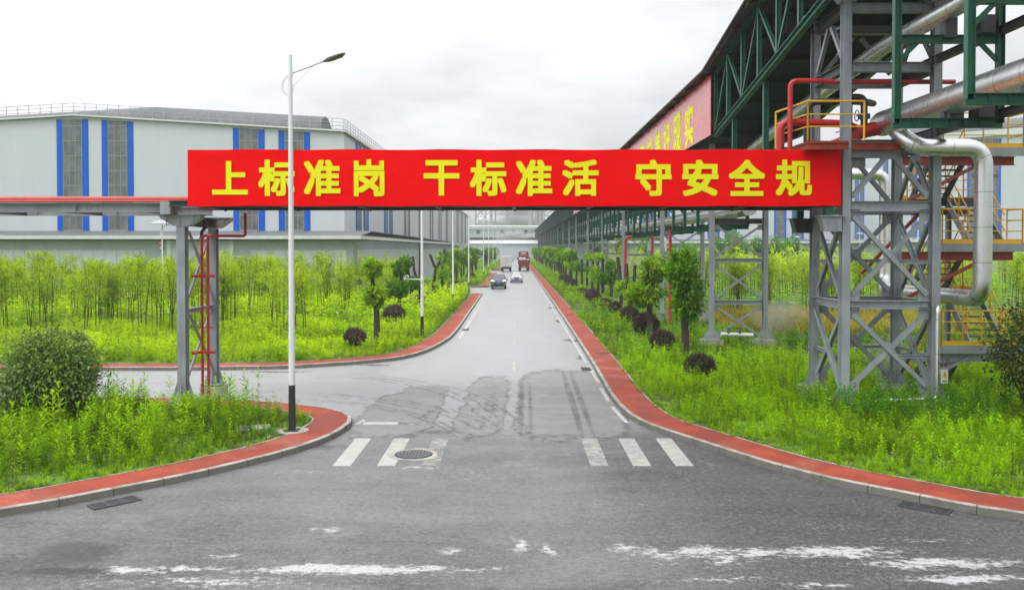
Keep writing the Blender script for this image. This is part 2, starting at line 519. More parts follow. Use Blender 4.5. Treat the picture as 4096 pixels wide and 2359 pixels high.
def road_mat():
    m = MT('asphalt'); co = m.tc(); q = m.xyz(co)
    fine = m.noise(co, 26, 3, 0.7); mid = m.noise(co, 2.2, 5, 0.6); big = m.noise(m.map(co, (0.35, 0.16, 1)), 1.0, 5, 0.6)
    warp = m.noise(co, 0.9, 4, 0.6)
    # asphalt tone
    tone = m.math('ADD', m.math('MULTIPLY', big, 0.6), m.math('MULTIPLY', mid, 0.4))
    swirl = m.noise(m.map(co, (0.22, 0.75, 1), rot=(0, 0, 0.18)), 1.0, 6, 0.62, 0.6)
    tone = m.math('ADD', m.math('MULTIPLY', tone, 0.45), m.math('MULTIPLY', swirl, 0.55))
    c = m.mix(m.ramp(tone, 0.38, 0.62), (0.05, 0.05, 0.053), (0.165, 0.165, 0.166))
    gr = m.noise(co, 10, 4, 0.75)
    lift = m.math('MULTIPLY', m.math('MULTIPLY', m.ramp(m.math('ADD', q[0], m.math('MULTIPLY', m.math('SUBTRACT', m.noise(co, 0.5, 4), 0.5), 5.0)), 3.4, 0.6), m.ramp(m.math('ADD', q[1], m.math('MULTIPLY', q[0], 0.45)), 9.5, 17.0)), 0.55)
    c = m.mix(lift, c, (0.225, 0.225, 0.228))
    c = m.mix(m.math('MULTIPLY', m.ramp(q[0], 1.0, 4.5), 0.72), c, (0.042, 0.042, 0.043))
    c = m.mix(m.math('MULTIPLY', m.ramp(gr, 0.48, 0.66), 0.36), c, (0.27, 0.27, 0.272))
    c = m.mix(m.math('MULTIPLY', m.ramp(gr, 0.5, 0.32), 0.45), c, (0.028, 0.028, 0.029))
    c = m.mix(m.math('MULTIPLY', m.ramp(fine, 0.45, 0.75), 0.45), c, (0.24, 0.24, 0.24))
    c = m.mix(m.math('MULTIPLY', m.ramp(fine, 0.5, 0.25), 0.5), c, (0.02, 0.02, 0.021))
    # sky sheen of the damp far road and side street, painted into the colour
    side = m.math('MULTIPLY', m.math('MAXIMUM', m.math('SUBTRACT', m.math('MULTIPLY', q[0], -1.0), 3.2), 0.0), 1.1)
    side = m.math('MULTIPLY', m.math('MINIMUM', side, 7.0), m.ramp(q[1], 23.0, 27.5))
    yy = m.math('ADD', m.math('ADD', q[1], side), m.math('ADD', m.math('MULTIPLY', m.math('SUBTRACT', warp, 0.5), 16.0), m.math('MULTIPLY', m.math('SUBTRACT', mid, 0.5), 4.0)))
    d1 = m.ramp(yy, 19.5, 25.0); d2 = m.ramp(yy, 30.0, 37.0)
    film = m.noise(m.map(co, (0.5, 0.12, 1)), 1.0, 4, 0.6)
    zx = m.math('ADD', q[0], m.math('ADD', m.math('MULTIPLY', m.math('SUBTRACT', m.noise(co, 1.1, 5, 0.65), 0.5), 0.7), m.math('MULTIPLY', m.math('SUBTRACT', q[1], 28.0), -0.02)))
    zy = m.math('ADD', q[1], m.math('ADD', m.math('MULTIPLY', m.math('SUBTRACT', mid, 0.5), 3.0), m.math('MULTIPLY', m.math('SUBTRACT', warp, 0.5), 2.0)))
    zone = None
    for (x, y, rx, ry) in ((1.72, 27.8, 1.62, 6.1), (-0.95, 27.2, 0.72, 5.3), (-3.35, 25.4, 1.15, 3.4), (-3.1, 29.3, 0.75, 0.9)):
        sx = m.math('POWER', m.math('ABSOLUTE', m.math('DIVIDE', m.math('SUBTRACT', zx, x), rx)), 4.0); sy = m.math('POWER', m.math('ABSOLUTE', m.math('DIVIDE', m.math('SUBTRACT', zy, y), ry)), 4.0)
        e = m.math('SUBTRACT', 1.0, m.math('POWER', m.math('ADD', sx, sy), 0.25))
        zone = e if zone is None else m.math('MAXIMUM', zone, e)
    zone = m.math('ADD', zone, m.math('MULTIPLY', m.math('SUBTRACT', m.noise(co, 6.0, 4, 0.75), 0.5), 0.22))
    dry = m.ramp(zone, -0.03, 0.05)
    edge = m.math('MULTIPLY', m.ramp(zone, -0.05, 0.0), m.math('SUBTRACT', 1.0, m.ramp(zone, 0.015, 0.10)))
    edge = m.math('MULTIPLY', edge, m.ramp(m.noise(co, 3.0, 4, 0.7), 0.35, 0.6))
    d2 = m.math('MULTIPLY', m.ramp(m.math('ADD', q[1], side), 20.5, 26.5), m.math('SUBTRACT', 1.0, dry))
    c = m.mix(m.math('MULTIPLY', dry, 0.9), c, m.mix(tone, (0.20, 0.198, 0.192), (0.275, 0.272, 0.266)))
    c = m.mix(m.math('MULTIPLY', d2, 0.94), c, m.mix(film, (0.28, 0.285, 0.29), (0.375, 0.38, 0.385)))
    # dark rim where the wet patch is drying
    c = m.mix(m.math('MULTIPLY', edge, 0.85), c, (0.05, 0.05, 0.049))
    wx = m.math('ADD', q[0], m.math('MULTIPLY', m.math('SUBTRACT', m.noise(co, 1.4, 4, 0.6), 0.5), 1.5))
    wy = m.math('ADD', q[1], m.math('MULTIPLY', m.math('SUBTRACT', m.noise(m.map(co, (1, 1, 1), (7, 3, 0)), 1.4, 4, 0.6), 0.5), 0.55))
    def ell(lst, wx=wx, wy=wy):
        acc = None
        for (x, y, rx, ry, g) in lst:
            sx = m.math('DIVIDE', m.math('SUBTRACT', wx, x), rx); sy = m.math('DIVIDE', m.math('SUBTRACT', wy, y), ry)
            d = m.math('SQRT', m.math('ADD', m.math('MULTIPLY', sx, sx), m.math('MULTIPLY', sy, sy)))
            e = m.math('MULTIPLY', m.math('SUBTRACT', 1.0, d, clamp=True), g)
            acc = e if acc is None else m.math('MAXIMUM', acc, e)
        return acc
    # pale cement-dust residue and worn paint
    pale = ell([(-5.9, 12.85, 0.75, 0.28, 1.2), (-2.6, 12.9, 2.6, 0.32, 1.6), (-4.4, 12.4, 3.4, 0.45, 0.75), (-5.0, 12.95, 1.4, 0.2, 1.0), (-1.0, 12.9, 2.0, 0.14, 0.9),
                (-3.3, 14.75, 0.75, 0.28, 0.9), (-4.75, 13.45, 0.5, 0.2, 0.9),
                (0.0, 13.95, 0.32, 0.62, 1.1), (0.5, 13.75, 0.3, 0.55, 1.1), (-1.05, 13.7, 0.3, 0.3, 0.9),
                (1.95, 13.75, 0.5, 0.45, 0.95), (2.9, 13.65, 0.6, 0.6, 1.0), (3.9, 13.6, 0.8, 0.45, 1.1), (5.1, 13.65, 2.0, 0.5, 1.15), (2.3, 13.5, 0.9, 0.7, 0.8), (3.3, 13.4, 0.8, 0.7, 0.9),
                (6.6, 13.15, 2.4, 0.45, 1.1), (6.7, 12.55, 1.8, 0.28, 1.2), (3.0, 12.5, 1.6, 0.22, 0.7), (4.4, 12.3, 1.2, 0.2, 0.8), (6.9, 14.2, 1.6, 0.4, 0.55), (5.6, 14.9, 1.4, 0.5, 0.4),
                (-0.6, 18.2, 1.6, 1.9, 0.42), (-2.2, 18.9, 1.1, 0.35, 0.8), (-4.6, 18.6, 1.2, 0.4, 0.55), (-1.3, 27.5, 0.5, 7.5, 0.6), (0.0, 22, 0.5, 3.5, 0.5),
                (4.3, 19.2, 0.5, 1.8, 0.5), (1.6, 16.2, 2.0, 0.35, 0.45)])
    pn = m.noise(m.map(co, (1.0, 1.7, 1)), 5.5, 6, 0.72)
    pm = m.math('MULTIPLY', m.ramp(m.math('ADD', m.math('MULTIPLY', pale, 0.5), m.math('MULTIPLY', pn, 1.25)), 0.80, 1.12), m.ramp(pale, 0.0, 0.12))
    pm = m.math('MULTIPLY', pm, m.math('ADD', 0.25, m.math('MULTIPLY', m.ramp(m.math('ADD', gr, m.math('MULTIPLY', pm, 0.12)), 0.42, 0.62), 0.75)))
    c = m.mix(m.math('MULTIPLY', pm, 0.88), c, (0.52, 0.52, 0.53))
    # dark tyre tracks and soaked patches
    tr = ell([(1.82, 28, 0.14, 8.5, 1.0), (2.12, 28, 0.13, 8.5, 0.9), (0.2, 27, 0.12, 7.0, 0.8), (0.48, 26.5, 0.10, 6.5, 0.7)], m.math('ADD', q[0], m.math('MULTIPLY', m.math('SUBTRACT', q[1], 28.0), -0.012)), q[1])
    dk = ell([
              (-7.1, 13.6, 1.3, 0.9, 1.25), (-6.9, 12.85, 1.3, 0.2, 1.6), (-2.0, 22.6, 1.6, 0.5, 0.8), (0.9, 22.2, 1.5, 0.4, 0.7), (2.6, 21.9, 1.1, 0.4, 0.7),
              (-2.6, 25, 0.16, 3.2, 0.9), (-0.75, 27, 0.16, 6.5, 0.9), (-4.6, 20.9, 1.4, 0.6, 0.7),
              (2.95, 45, 0.35, 1.4, 1.2), (2.9, 57, 0.4, 1.7, 1.2), (2.95, 38, 0.3, 1.6, 1.1), (2.95, 70, 0.4, 2.6, 1.1), (-9.5, 33.7, 2.2, 0.35, 1.0), (-6.0, 35.6, 1.2, 0.4, 1.0), (-3.1, 52, 0.3, 3.0, 1.0)])
    dn = m.noise(co, 4.0, 5, 0.7)
    c = m.mix(m.math('MULTIPLY', m.ramp(tr, 0.05, 0.5), m.math('ADD', 0.35, m.math('MULTIPLY', m.ramp(m.noise(m.map(co, (3, 0.5, 1)), 2.0, 4), 0.35, 0.6), 0.4))), c, (0.05, 0.05, 0.05))
    arc = None
    wob = m.math('MULTIPLY', m.math('SUBTRACT', m.noise(co, 0.8, 3), 0.5), 0.5)
    for (ax, ay, R_) in ((-9.3, 19.6, 8.15), (-9.3, 19.6, 8.4), (-9.3, 19.6, 8.95), (-9.3, 19.6, 9.3), (-9.3, 19.6, 9.55), (-11.5, 23.0, 10.6), (-11.5, 23.0, 11.0), (-11.5, 23.0, 11.5)):
        sx = m.math('SUBTRACT', q[0], ax); sy = m.math('SUBTRACT', q[1], ay)
        dd = m.math('ABSOLUTE', m.math('SUBTRACT', m.math('ADD', m.math('SQRT', m.math('ADD', m.math('MULTIPLY', sx, sx), m.math('MULTIPLY', sy, sy))), wob), R_))
        e = m.math('SUBTRACT', 1.0, m.math('DIVIDE', dd, 0.11), clamp=True)
        arc = e if arc is None else m.math('MAXIMUM', arc, e)
    arc = m.math('MULTIPLY', m.math('MULTIPLY', arc, m.ramp(m.noise(co, 3.6, 5, 0.7), 0.42, 0.58)), m.math('MULTIPLY', m.ramp(q[1], 21.5, 23.5), m.ramp(q[0], -7.5, -5.5)))
    c = m.mix(m.math('MULTIPLY', arc, 0.9), c, (0.045, 0.045, 0.044))
    dm = m.ramp(m.math('ADD', m.math('MULTIPLY', dk, 0.7), m.math('MULTIPLY', dn, 0.8)), 0.55, 1.05)
    c = m.mix(m.math('MULTIPLY', dm, 0.7), c, (0.022, 0.022, 0.022))
    m.base(c)
    m.base(c)
    far = m.ramp(q[1], 24.0, 38.0)
    wet = m.ramp(m.math('ADD', m.math('MULTIPLY', warp, 0.7), m.math('MULTIPLY', big, 0.3)), 0.42, 0.62)
    rr = m.mixf(wet, 0.62, 0.34)
    rr = m.mixf(far, rr, m.mixf(wet, 0.34, 0.29))
    rr = m.mixf(m.math('MULTIPLY', dm, far), rr, 0.12)
    rr = m.mixf(pm, rr, 0.8)
    m.rough(rr)
    hb = m.math('MULTIPLY', fine, m.mixf(far, 1.0, 0.04))
    m.bump(hb, 0.6, 0.02)
    return m.m
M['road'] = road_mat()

def soil_mat():
    m = MT('soil_and_moss'); co = m.tc()
    n = m.noise(co, 0.35, 5); f = m.noise(co, 5, 5, 0.7)
    c = m.mix(m.ramp(n, 0.42, 0.6), (0.085, 0.13, 0.025), (0.16, 0.30, 0.03))
    c = m.mix(m.ramp(f, 0.5, 0.68), c, (0.075, 0.055, 0.035))
    c = m.mix(m.ramp(f, 0.44, 0.30), c, (0.035, 0.05, 0.015))
    m.base(c); m.rough(0.95); m.bump(f, 0.8, 0.08)
    return m.m
M['soil'] = soil_mat()

def path_mat():
    m = MT('red_path_surface'); co = m.tc(); q = m.xyz(co)
    f = m.noise(co, 40, 3, 0.7); n = m.noise(co, 0.7, 5, 0.6); s = m.noise(co, 3.2, 6, 0.7)
    c = m.mix(m.ramp(n, 0.38, 0.62), (0.24, 0.034, 0.022), (0.37, 0.068, 0.038))
    c = m.mix(m.math('MULTIPLY', m.ramp(f, 0.4, 0.7), 0.35), c, (0.46, 0.11, 0.075))
    c = m.mix(m.math('MULTIPLY', m.ramp(s, 0.66, 0.74), 0.6), c, (0.16, 0.06, 0.045))
    pale = m.noise(m.map(co, (1, 1, 1), (3, 9, 0)), 0.45, 6, 0.68)
    c = m.mix(m.math('MULTIPLY', m.ramp(pale, 0.5, 0.68), 0.45), c, (0.46, 0.20, 0.15))
    dirt = m.noise(m.map(co, (1, 1, 1), (13, 2, 0)), 1.3, 6, 0.7)
    c = m.mix(m.math('MULTIPLY', m.ramp(dirt, 0.56, 0.7), 0.4), c, (0.10, 0.045, 0.03))
    m.base(c); m.rough(m.mixf(m.ramp(n, 0.35, 0.6), 0.55, 0.85)); m.p.inputs['Specular IOR Level'].default_value = 0.25; m.bump(f, 0.4, 0.01)
    return m.m
M['path'] = path_mat()

def kerb_mat():
    m = MT('kerb_stone'); co = m.tc(); uv = m.xyz(m.tc('UV'))
    n = m.noise(co, 2.5, 5, 0.65); f = m.noise(co, 22, 3, 0.7)
    c = m.mix(m.ramp(n, 0.35, 0.65), (0.24, 0.225, 0.185), (0.46, 0.44, 0.40))
    c = m.mix(m.math('MULTIPLY', m.ramp(f, 0.55, 0.8), 0.4), c, (0.12, 0.115, 0.1))
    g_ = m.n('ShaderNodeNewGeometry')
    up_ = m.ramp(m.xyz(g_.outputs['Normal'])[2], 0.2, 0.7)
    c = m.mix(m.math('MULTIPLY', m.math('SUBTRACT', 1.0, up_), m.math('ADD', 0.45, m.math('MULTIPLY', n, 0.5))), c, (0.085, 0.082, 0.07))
    fr = m.math('FRACT', uv[0])
    c = m.mix(m.math('LESS_THAN', fr, 0.018), c, (0.05, 0.05, 0.045))
    m.base(c); m.rough(0.8); m.bump(m.math('SUBTRACT', f, m.math('MULTIPLY', m.math('LESS_THAN', fr, 0.02), 2.0)), 0.4, 0.015)
    return m.m
M['kerb'] = kerb_mat()

def marking_mat():
    m = MT('worn_road_paint'); co = m.tc()
    at = m.n('ShaderNodeAttribute'); at.attribute_name = 'wear'
    n = m.noise(co, 6, 6, 0.75); b = m.noise(co, 1.2, 3)
    f = m.ramp(m.math('ADD', m.math('MULTIPLY', n, 0.8), m.math('MULTIPLY', b, 0.3)), 0.62, 0.42)
    c = m.mix(n, (0.56, 0.55, 0.51), (0.74, 0.74, 0.71))
    worn = m.math('SUBTRACT', 1.0, m.math('MULTIPLY', at.outputs['Fac'], m.math('SUBTRACT', 1.05, m.math('MULTIPLY', f, 0.55))), clamp=True)
    m.base(m.mix(worn, (0.12, 0.12, 0.12), c)); m.rough(0.55)
    m.bump(m.noise(co, 26, 3, 0.7), 0.3, 0.01)
    return m.m
M['marking'] = marking_mat()
# ------------------------------------------------------------------ ground, road, kerbs, paths
def smooth_line(P, step=0.5):
    """Catmull-Rom through 2-D points, resampled"""
    P = [Vector(p) for p in P]
    Q = [2 * P[0] - P[1]] + P + [2 * P[-1] - P[-2]]
    res = []
    for i in range(1, len(Q) - 2):
        a, b, c, d = Q[i - 1], Q[i], Q[i + 1], Q[i + 2]
        L = (c - b).length
        n = max(1, min(40, int(L / step)))
        if L > 12: n = max(2, int(L / 8))
        for k in range(n):
            t = k / n
            if L > 12: res.append(b.lerp(c, t)); continue
            res.append(0.5 * ((2 * b) + (c - a) * t + (2 * a - 5 * b + 4 * c - d) * t * t + (3 * b - a - 3 * c + d) * t ** 3))
    res.append(P[-1])
    return res

def offset_line(L, d):
    """shift a polyline to its left by d"""
    res = []
    for i, p in enumerate(L):
        a = L[max(0, i - 1)]; b = L[min(len(L) - 1, i + 1)]
        t = (b - a).normalized()
        res.append(p + Vector((-t.y, t.x)) * d)
    return res

def strip(name, lines, mat, kind='structure'):
    """lines: list of (polyline, z); a ribbon joining each to the next"""
    mb = MB()
    L = [0.0]
    A = lines[0][0]
    for i in range(1, len(A)): L.append(L[-1] + (A[i] - A[i - 1]).length)
    for (A, za), (B, zb) in zip(lines[:-1], lines[1:]):
        n = len(A)
        V = [(p.x, p.y, za) for p in A] + [(p.x, p.y, zb) for p in B]
        F = [(i, i + 1, n + i + 1, n + i) for i in range(n - 1)]
        U = [((L[i], 0), (L[i + 1], 0), (L[i + 1], 1), (L[i], 1)) for i in range(n - 1)]
        mb.add(V, F, U)
    return tag(mb.build(name, mat), kind=kind)

VERGES = []
def verge(kerb, side, far_pts, pathw=0.93, kerbw=0.13, path=True):
    """kerb: road-side line; side +1 when the verge lies to its left. far_pts close the verge polygon"""
    K = smooth_line(kerb)
    top_in = offset_line(K, side * kerbw)
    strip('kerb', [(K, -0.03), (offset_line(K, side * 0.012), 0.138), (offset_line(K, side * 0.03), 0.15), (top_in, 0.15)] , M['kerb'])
    if path:
        e = offset_line(K, side * (kerbw + pathw))
        strip('footpath', [(top_in, 0.142), (e, 0.142)], M['path'])
        e2 = offset_line(K, side * (kerbw + pathw + 0.06))
        strip('path_edging', [(e, 0.08), (e, 0.15), (e2, 0.15), (e2, 0.08)], M['kerb'])
        inner = e2
    else:
        inner = top_in
    pts = [Vector((p.x, p.y, 0.11)) for p in inner] + [Vector((x, y, 0.11)) for x, y in far_pts]
    tris = tessellate_polygon([pts])
    mb = MB(); mb.add(pts, [tuple(t) for t in tris])
    o = mb.build('verge', M['soil'])
    for p in o.data.polygons:
        if p.normal.z < 0: p.flip()
    tag(o, kind='structure')
    poly = np.array([(p.x, p.y) for p in pts])
    VERGES.append(poly)
    return poly

mb = MB(); mb.add([(-2500, -600, -0.08), (2500, -600, -0.08), (2500, 4000, -0.08), (-2500, 4000, -0.08)], [(0, 1, 2, 3)])
tag(mb.build('ground', M['soil']), kind='structure')
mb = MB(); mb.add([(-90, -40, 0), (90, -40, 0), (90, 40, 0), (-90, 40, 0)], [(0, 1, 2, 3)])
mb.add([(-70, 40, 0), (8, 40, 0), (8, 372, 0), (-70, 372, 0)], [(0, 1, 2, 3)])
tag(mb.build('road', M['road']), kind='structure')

right_k = [(88, 13.0), (40, 13.0), (18, 13.0), (14, 13.35), (11, 14.3), (9.1, 15.2), (8.24, 15.82), (7.57, 16.5), (6.88, 17.17), (6.22, 17.95), (5.68, 18.75), (5.2, 19.65), (4.73, 20.6), (4.0, 22.1), (3.6, 23.0), (3.3, 24.2), (3.14, 26), (3.1, 28), (3.14, 31), (3.2, 36), (3.25, 45), (3.3, 60), (3.35, 110), (3.4, 200), (3.4, 262)]
V_R = verge(right_k, -1, [(3.4, 262), (88, 262)])
left_k = [(-88, 13.2), (-40, 13.2), (-18, 13.2), (-14, 13.5), (-11.3, 14.4), (-9.41, 15.43), (-8.69, 16.0), (-8.09, 16.62), (-7.41, 17.3), (-6.74, 18.05), (-6.17, 18.8), (-5.6, 19.62), (-5.14, 20.45), (-4.8, 21.3), (-4.58, 22.3), (-4.5, 23.2), (-4.62, 24.0), (-4.9, 24.6), (-5.4, 25.15), (-6.2, 25.7), (-7.2, 26.2), (-8.9, 26.75), (-11, 27.0), (-15, 27.1), (-25, 27.1), (-88, 27.1)]
V_L = verge(left_k, 1, [])
mead_k = [(-88, 33.9), (-25, 33.9), (-16.8, 33.95), (-13.5, 34.0), (-11.9, 34.1), (-9.4, 34.45), (-7.2, 35.5), (-5.9, 36.4), (-5.0, 37.4), (-4.3, 39.3), (-3.85, 42), (-3.5, 46), (-3.4, 52), (-3.42, 60), (-3.45, 74), (-3.5, 90)]
V_M = verge(mead_k, 1, [(-12, 92), (-14.2, 86), (-14.2, 82), (-88, 82)])
V_M2 = verge([(-12.5, 106), (-7, 106), (-4.6, 106.4), (-3.8, 107.5), (-3.5, 110), (-3.5, 140), (-3.5, 166)], 1, [(-12.5, 168)])
V_M3 = verge([(-12.5, 186), (-5, 186), (-3.8, 187.5), (-3.5, 191), (-3.5, 250), (-3.5, 340)], 1, [(-12.5, 340)])
V_R2 = verge([(70, 276), (6, 276), (4.4, 277), (3.6, 279), (3.4, 283), (3.4, 320), (3.4, 350)], -1, [(70, 350)])

# painted markings
mk_v = []; mk_f = []; mk_w = []
def mark(pts, wear):
    n = len(mk_v)
    # subdivide along the longer side so wear can vary
    mk_v.extend([(x, y, 0.004) for x, y in pts]); mk_f.append(tuple(range(n, n + len(pts)))); mk_w.extend([wear] * len(pts))
def mark_build(name):
    me = bpy.data.meshes.new(name); me.from_pydata(mk_v, [], mk_f)
    a = me.attributes.new('wear', 'FLOAT', 'POINT'); a.data.foreach_set('value', mk_w)
    me.materials.append(M['marking'])
    o = bpy.data.objects.new(name, me); col.objects.link(o)
    tag(o, kind='structure')
    mk_v.clear(); mk_f.clear(); mk_w.clear()
for x, wr in ((-4.13, 0.42), (-3.13, 0.5), (-2.13, 0.85), (1.69, 0.78), (2.65, 0.58), (3.61, 0.52)):
    mark([(x, 19.05), (x + 0.41, 19.05), (x + 0.41, 21.85), (x, 21.85)], wr)
mark_build('crosswalk_marking')
mark([(-4.27, 23.56), (-3.3, 23.56), (-3.3, 23.9), (-4.27, 23.9)], 0.3)
mark([(-3.3, 23.56), (-2.4, 23.56), (-2.4, 23.9), (-3.3, 23.9)], 1.0)
y = 33.2
while y < 180:
    mark([(-0.13, y), (0.03, y), (0.03, y + 3.6), (-0.13, y + 3.6)], 0.58); y += 9.6
for y0, y1, wr in ((23.8, 26.2, 0.3), (27.2, 29.8, 0.35), (31, 35.4, 0.4), (36.4, 62, 0.4), (63, 120, 0.5)):
    xa = 2.93 if y0 < 30 else 2.98
    mark([(xa + (0.14 if y0 < 25 else 0), y0), (xa + 0.12 + (0.14 if y0 < 25 else 0), y0), (xa + 0.12, y1), (xa, y1)], wr)
for y0, y1, wr in ((46, 58, 0.3), (58.6, 88, 0.45)):
    mark([(-3.12, y0), (-3.0, y0), (-3.0, y1), (-3.12, y1)], wr)
mark([(-4.5, 23.6), (-4.38, 23.55), (-4.25, 24.1), (-4.37, 24.3)], 0.4)
mark_build('lane_marking')

# manhole with a broken concrete collar, drain gratings, cover plates in the path
def manhole(x, y, rad, z, label, collar=True):
    o = thing('manhole_cover', (x, y, z), label, 'manhole cover')
    if collar:
        mb = MB(); n = 40; V = []
        rr = random.Random(5)
        ph = [rr.uniform(0, 6.28) for _ in range(4)]
        ring = [(1.42 + 0.10 * math.sin(3 * a + ph[0]) + 0.06 * math.sin(7 * a + ph[1]) + rr.uniform(-.03, .03)) * rad for a in [2 * math.pi * k / n for k in range(n)]]
        for k in range(n):
            a = 2 * math.pi * k / n
            V.append((x + ring[k] * math.cos(a), y + ring[k] * math.sin(a), z + 0.006))
        for k in range(n):
            a = 2 * math.pi * k / n
            V.append((x + rad * 1.08 * math.cos(a), y + rad * 1.08 * math.sin(a), z + 0.008))
        mb.add(V, [(k, (k + 1) % n, n + (k + 1) % n, n + k) for k in range(n)])
        mb.build('collar', M['concrete'], o)
    mb = MB()
    mb.tube([(x, y, z), (x, y, z + 0.014)], rad * 1.08, 36)
    mb.build('frame', M['dark_band'], o)
    mb = MB(); mb.tube([(x, y, z + 0.014), (x, y, z + 0.020)], rad * 0.95, 36)
    for k in range(-4, 5):
        for j in range(-4, 5):
            if (k * k + j * j) < 19: mb.box((x + k * rad * 0.19, y + j * rad * 0.19, z + 0.023), (rad * 0.11, rad * 0.11, 0.006))
    mb.build('lid', M['lamp_grey'], o)
manhole(-2.42, 20.12, 0.42, 0.0, 'round iron manhole cover with broken concrete collar on the crosswalk')
manhole(3.95, 38.6, 0.30, 0.142, 'small round dark cover set in the red path beside the road', False)
manhole(3.78, 60.5, 0.34, 0.142, 'round cover in the red path further along the road', False)

def grate(x, y, ang, label, w=0.36, L=0.9):
    o = thing('drain_grate', (x, y, 0.0), label, 'drain grate', rz=ang)
    mb = MB()
    for i in range(3):
        cx = (i - 1) * L / 3
        for a, b in (((cx - L / 6 + .01, -w / 2), (cx + L / 6 - .01, -w / 2)), ((cx - L / 6 + .01, w / 2), (cx + L / 6 - .01, w / 2))):
            mb.beam((a[0], a[1], 0.014), (b[0], b[1], 0.014), 0.03, 0.02)
        mb.beam((cx - L / 6 + .02, -w / 2 + .016, 0.013), (cx - L / 6 + .02, w / 2 - .016, 0.013), 0.03, 0.018)
        mb.beam((cx + L / 6 - .02, -w / 2 + .016, 0.013), (cx + L / 6 - .02, w / 2 - .016, 0.013), 0.03, 0.018)
        for k in range(7):
            xx = cx - L / 6 + 0.055 + k * (L / 3 - 0.11) / 6
            mb.beam((xx, -w / 2 + .016, 0.012), (xx, w / 2 - .016, 0.012), 0.016, 0.014)
    mb.build('bars', M['steel_dark'], o, local=True)
    mb = MB(); mb.box((0, 0, 0.003), (L, w, 0.004)); mb.build('pit', M['tyre'], o, local=True)
grate(-7.72, 16.28, math.atan2(0.66, 0.62), 'black iron drain grating beside the left kerb near the camera')
grate(7.72, 15.95, math.atan2(-0.62, 0.72), 'iron drain grating beside the right kerb near the camera')
grate(2.86, 34.4, R(90), 'dark drain grating beside the right kerb past the crosswalk')
grate(-3.0, 51.0, R(90), 'dark drain grating beside the left kerb of the far road')
# fallen concrete slabs in the weeds
for i, (x, y, lab) in enumerate(((-7.0, 40.2, 'pale concrete slab lying in the weeds by the far left kerb'), (-6.9, 22.4, 'flat concrete slab lying in the weeds near the lamp post'))):
    mb = MB(); mb.box((x, y, 0.15), (0.8, 0.4, 0.08), Matrix.Rotation(0.3, 3, 'Z') @ Matrix.Rotation(0.08, 3, 'X'))
    tag(mb.build('concrete_slab', M['concrete'], bevel=0.02), lab, 'slab')
# ------------------------------------------------------------------ left warehouse
def profile_roof(mb, x0, z0, x1, z1, y0, y1, t=0.12):
    mb.poly([(x0, y0, z0), (x1, y0, z1), (x1, y0, z1 + t), (x0, y0, z0 + t)], (0, y1 - y0, 0))

WL = thing('warehouse', (-46, 89, 0), 'long pale grey warehouse with rounded roof ventilator, roof railing and blue striped windows', 'warehouse')
XR, XE, XW = -46.0, -17.9, -74.1
ZE, ZR = 17.1, 18.76
YF, YB = 89.0, 330.0
mb = MB()
mb.poly([(XW, YF, 0), (XE, YF, 0), (XE, YF, ZE), (XR, YF, ZR), (XW, YF, ZE)], (0, 0.25, 0))
mb.b2((XE - 0.25, YF + 0.251, 0), (XE, YB, ZE))
mb.b2((XW, YF + 0.251, 0), (XW + 0.25, YB, ZE))
mb.b2((XW, YB, 0), (XE, YB + 0.25, ZE))
mb.build('wall', M['wall'], WL)
mb = MB()
profile_roof(mb, XE + 0.35, ZE - 0.0, XR, ZR + 0.02, YF - 0.3, YB + 0.4)
profile_roof(mb, XR, ZR + 0.02, XW - 0.35, ZE, YF - 0.3, YB + 0.4)
roof = mb.build('roof', M['roof_grey'], WL)
mb = MB()
mb.beam((XE + 0.3, YF - 0.36, ZE - 0.02), (XR, YF - 0.36, ZR - 0.0), 0.08, 0.17)
mb.beam((XR, YF - 0.36, ZR), (XW - 0.3, YF - 0.36, ZE - 0.02), 0.08, 0.17)
mb.beam((XE + 0.36, YF - 0.3, ZE - 0.05), (XE + 0.36, YB, ZE - 0.05), 0.1, 0.3)
mb.build('eaves_trim', M['fascia'], WL)
# barrel ridge ventilator lying across the roof
mb = MB()
def barrel(mb, xa, za, xb, zb, y0, rad, n=20):
    rings = []
    for x, z in ((xa, za), (xb, zb)):
        ring = [Vector((x, y0 + rad - rad * math.cos(math.pi * k / n), z + rad * 0.95 * math.sin(math.pi * k / n))) for k in range(n + 1)]
        rings.append(ring)
    mb.loft(rings)
barrel(mb, XR, ZR + 0.05, -24.3, ZE + 0.45, 105.2, 4.4)
barrel(mb, XR, ZR + 0.05, -67.7, ZE + 0.45, 105.2, 4.4)
v = mb.build('roof_ventilator', M['roof_barrel'], WL, smooth=True)
for k in range(3):
    mb = MB()
    barrel(mb, XR, ZR + 0.05, -23.6, ZE + 0.45, 145 + 42 * k, 3.7)
    barrel(mb, XR, ZR + 0.05, -68.4, ZE + 0.45, 145 + 42 * k, 3.7)
    mb.build('roof_ventilator', M['roof_barrel'], WL, smooth=True)
# guard rail on the verge of the roof
mb = MB()
def zroof(x): return ZE + (ZR - ZE) * (1 - abs(x - XR) / (XE - XR)) + 0.1
x = XW
while x <= XE + 0.2:
    mb.beam((x, YF - 0.15, zroof(x)), (x, YF - 0.15, zroof(x) + 1.15), 0.05, 0.05)
    x += 1.17
for h in (0.4, 0.78, 1.15):
    for a, b in ((XW, XR), (XR, XE)):
        mb.beam((a, YF - 0.15, zroof(a) + h), (b, YF - 0.15, zroof(b) + h), 0.045, 0.045)
y = YF
while y < 260:
    mb.beam((XE + 0.1, y, ZE + 0.1), (XE + 0.1, y, ZE + 1.25), 0.05, 0.05); y += 1.5
for h in (0.5, 0.88, 1.25):
    mb.beam((XE + 0.1, YF, ZE + h), (XE + 0.1, 260, ZE + h), 0.045, 0.045)
mb.build('roof_railing', M['rail_grey'], WL)

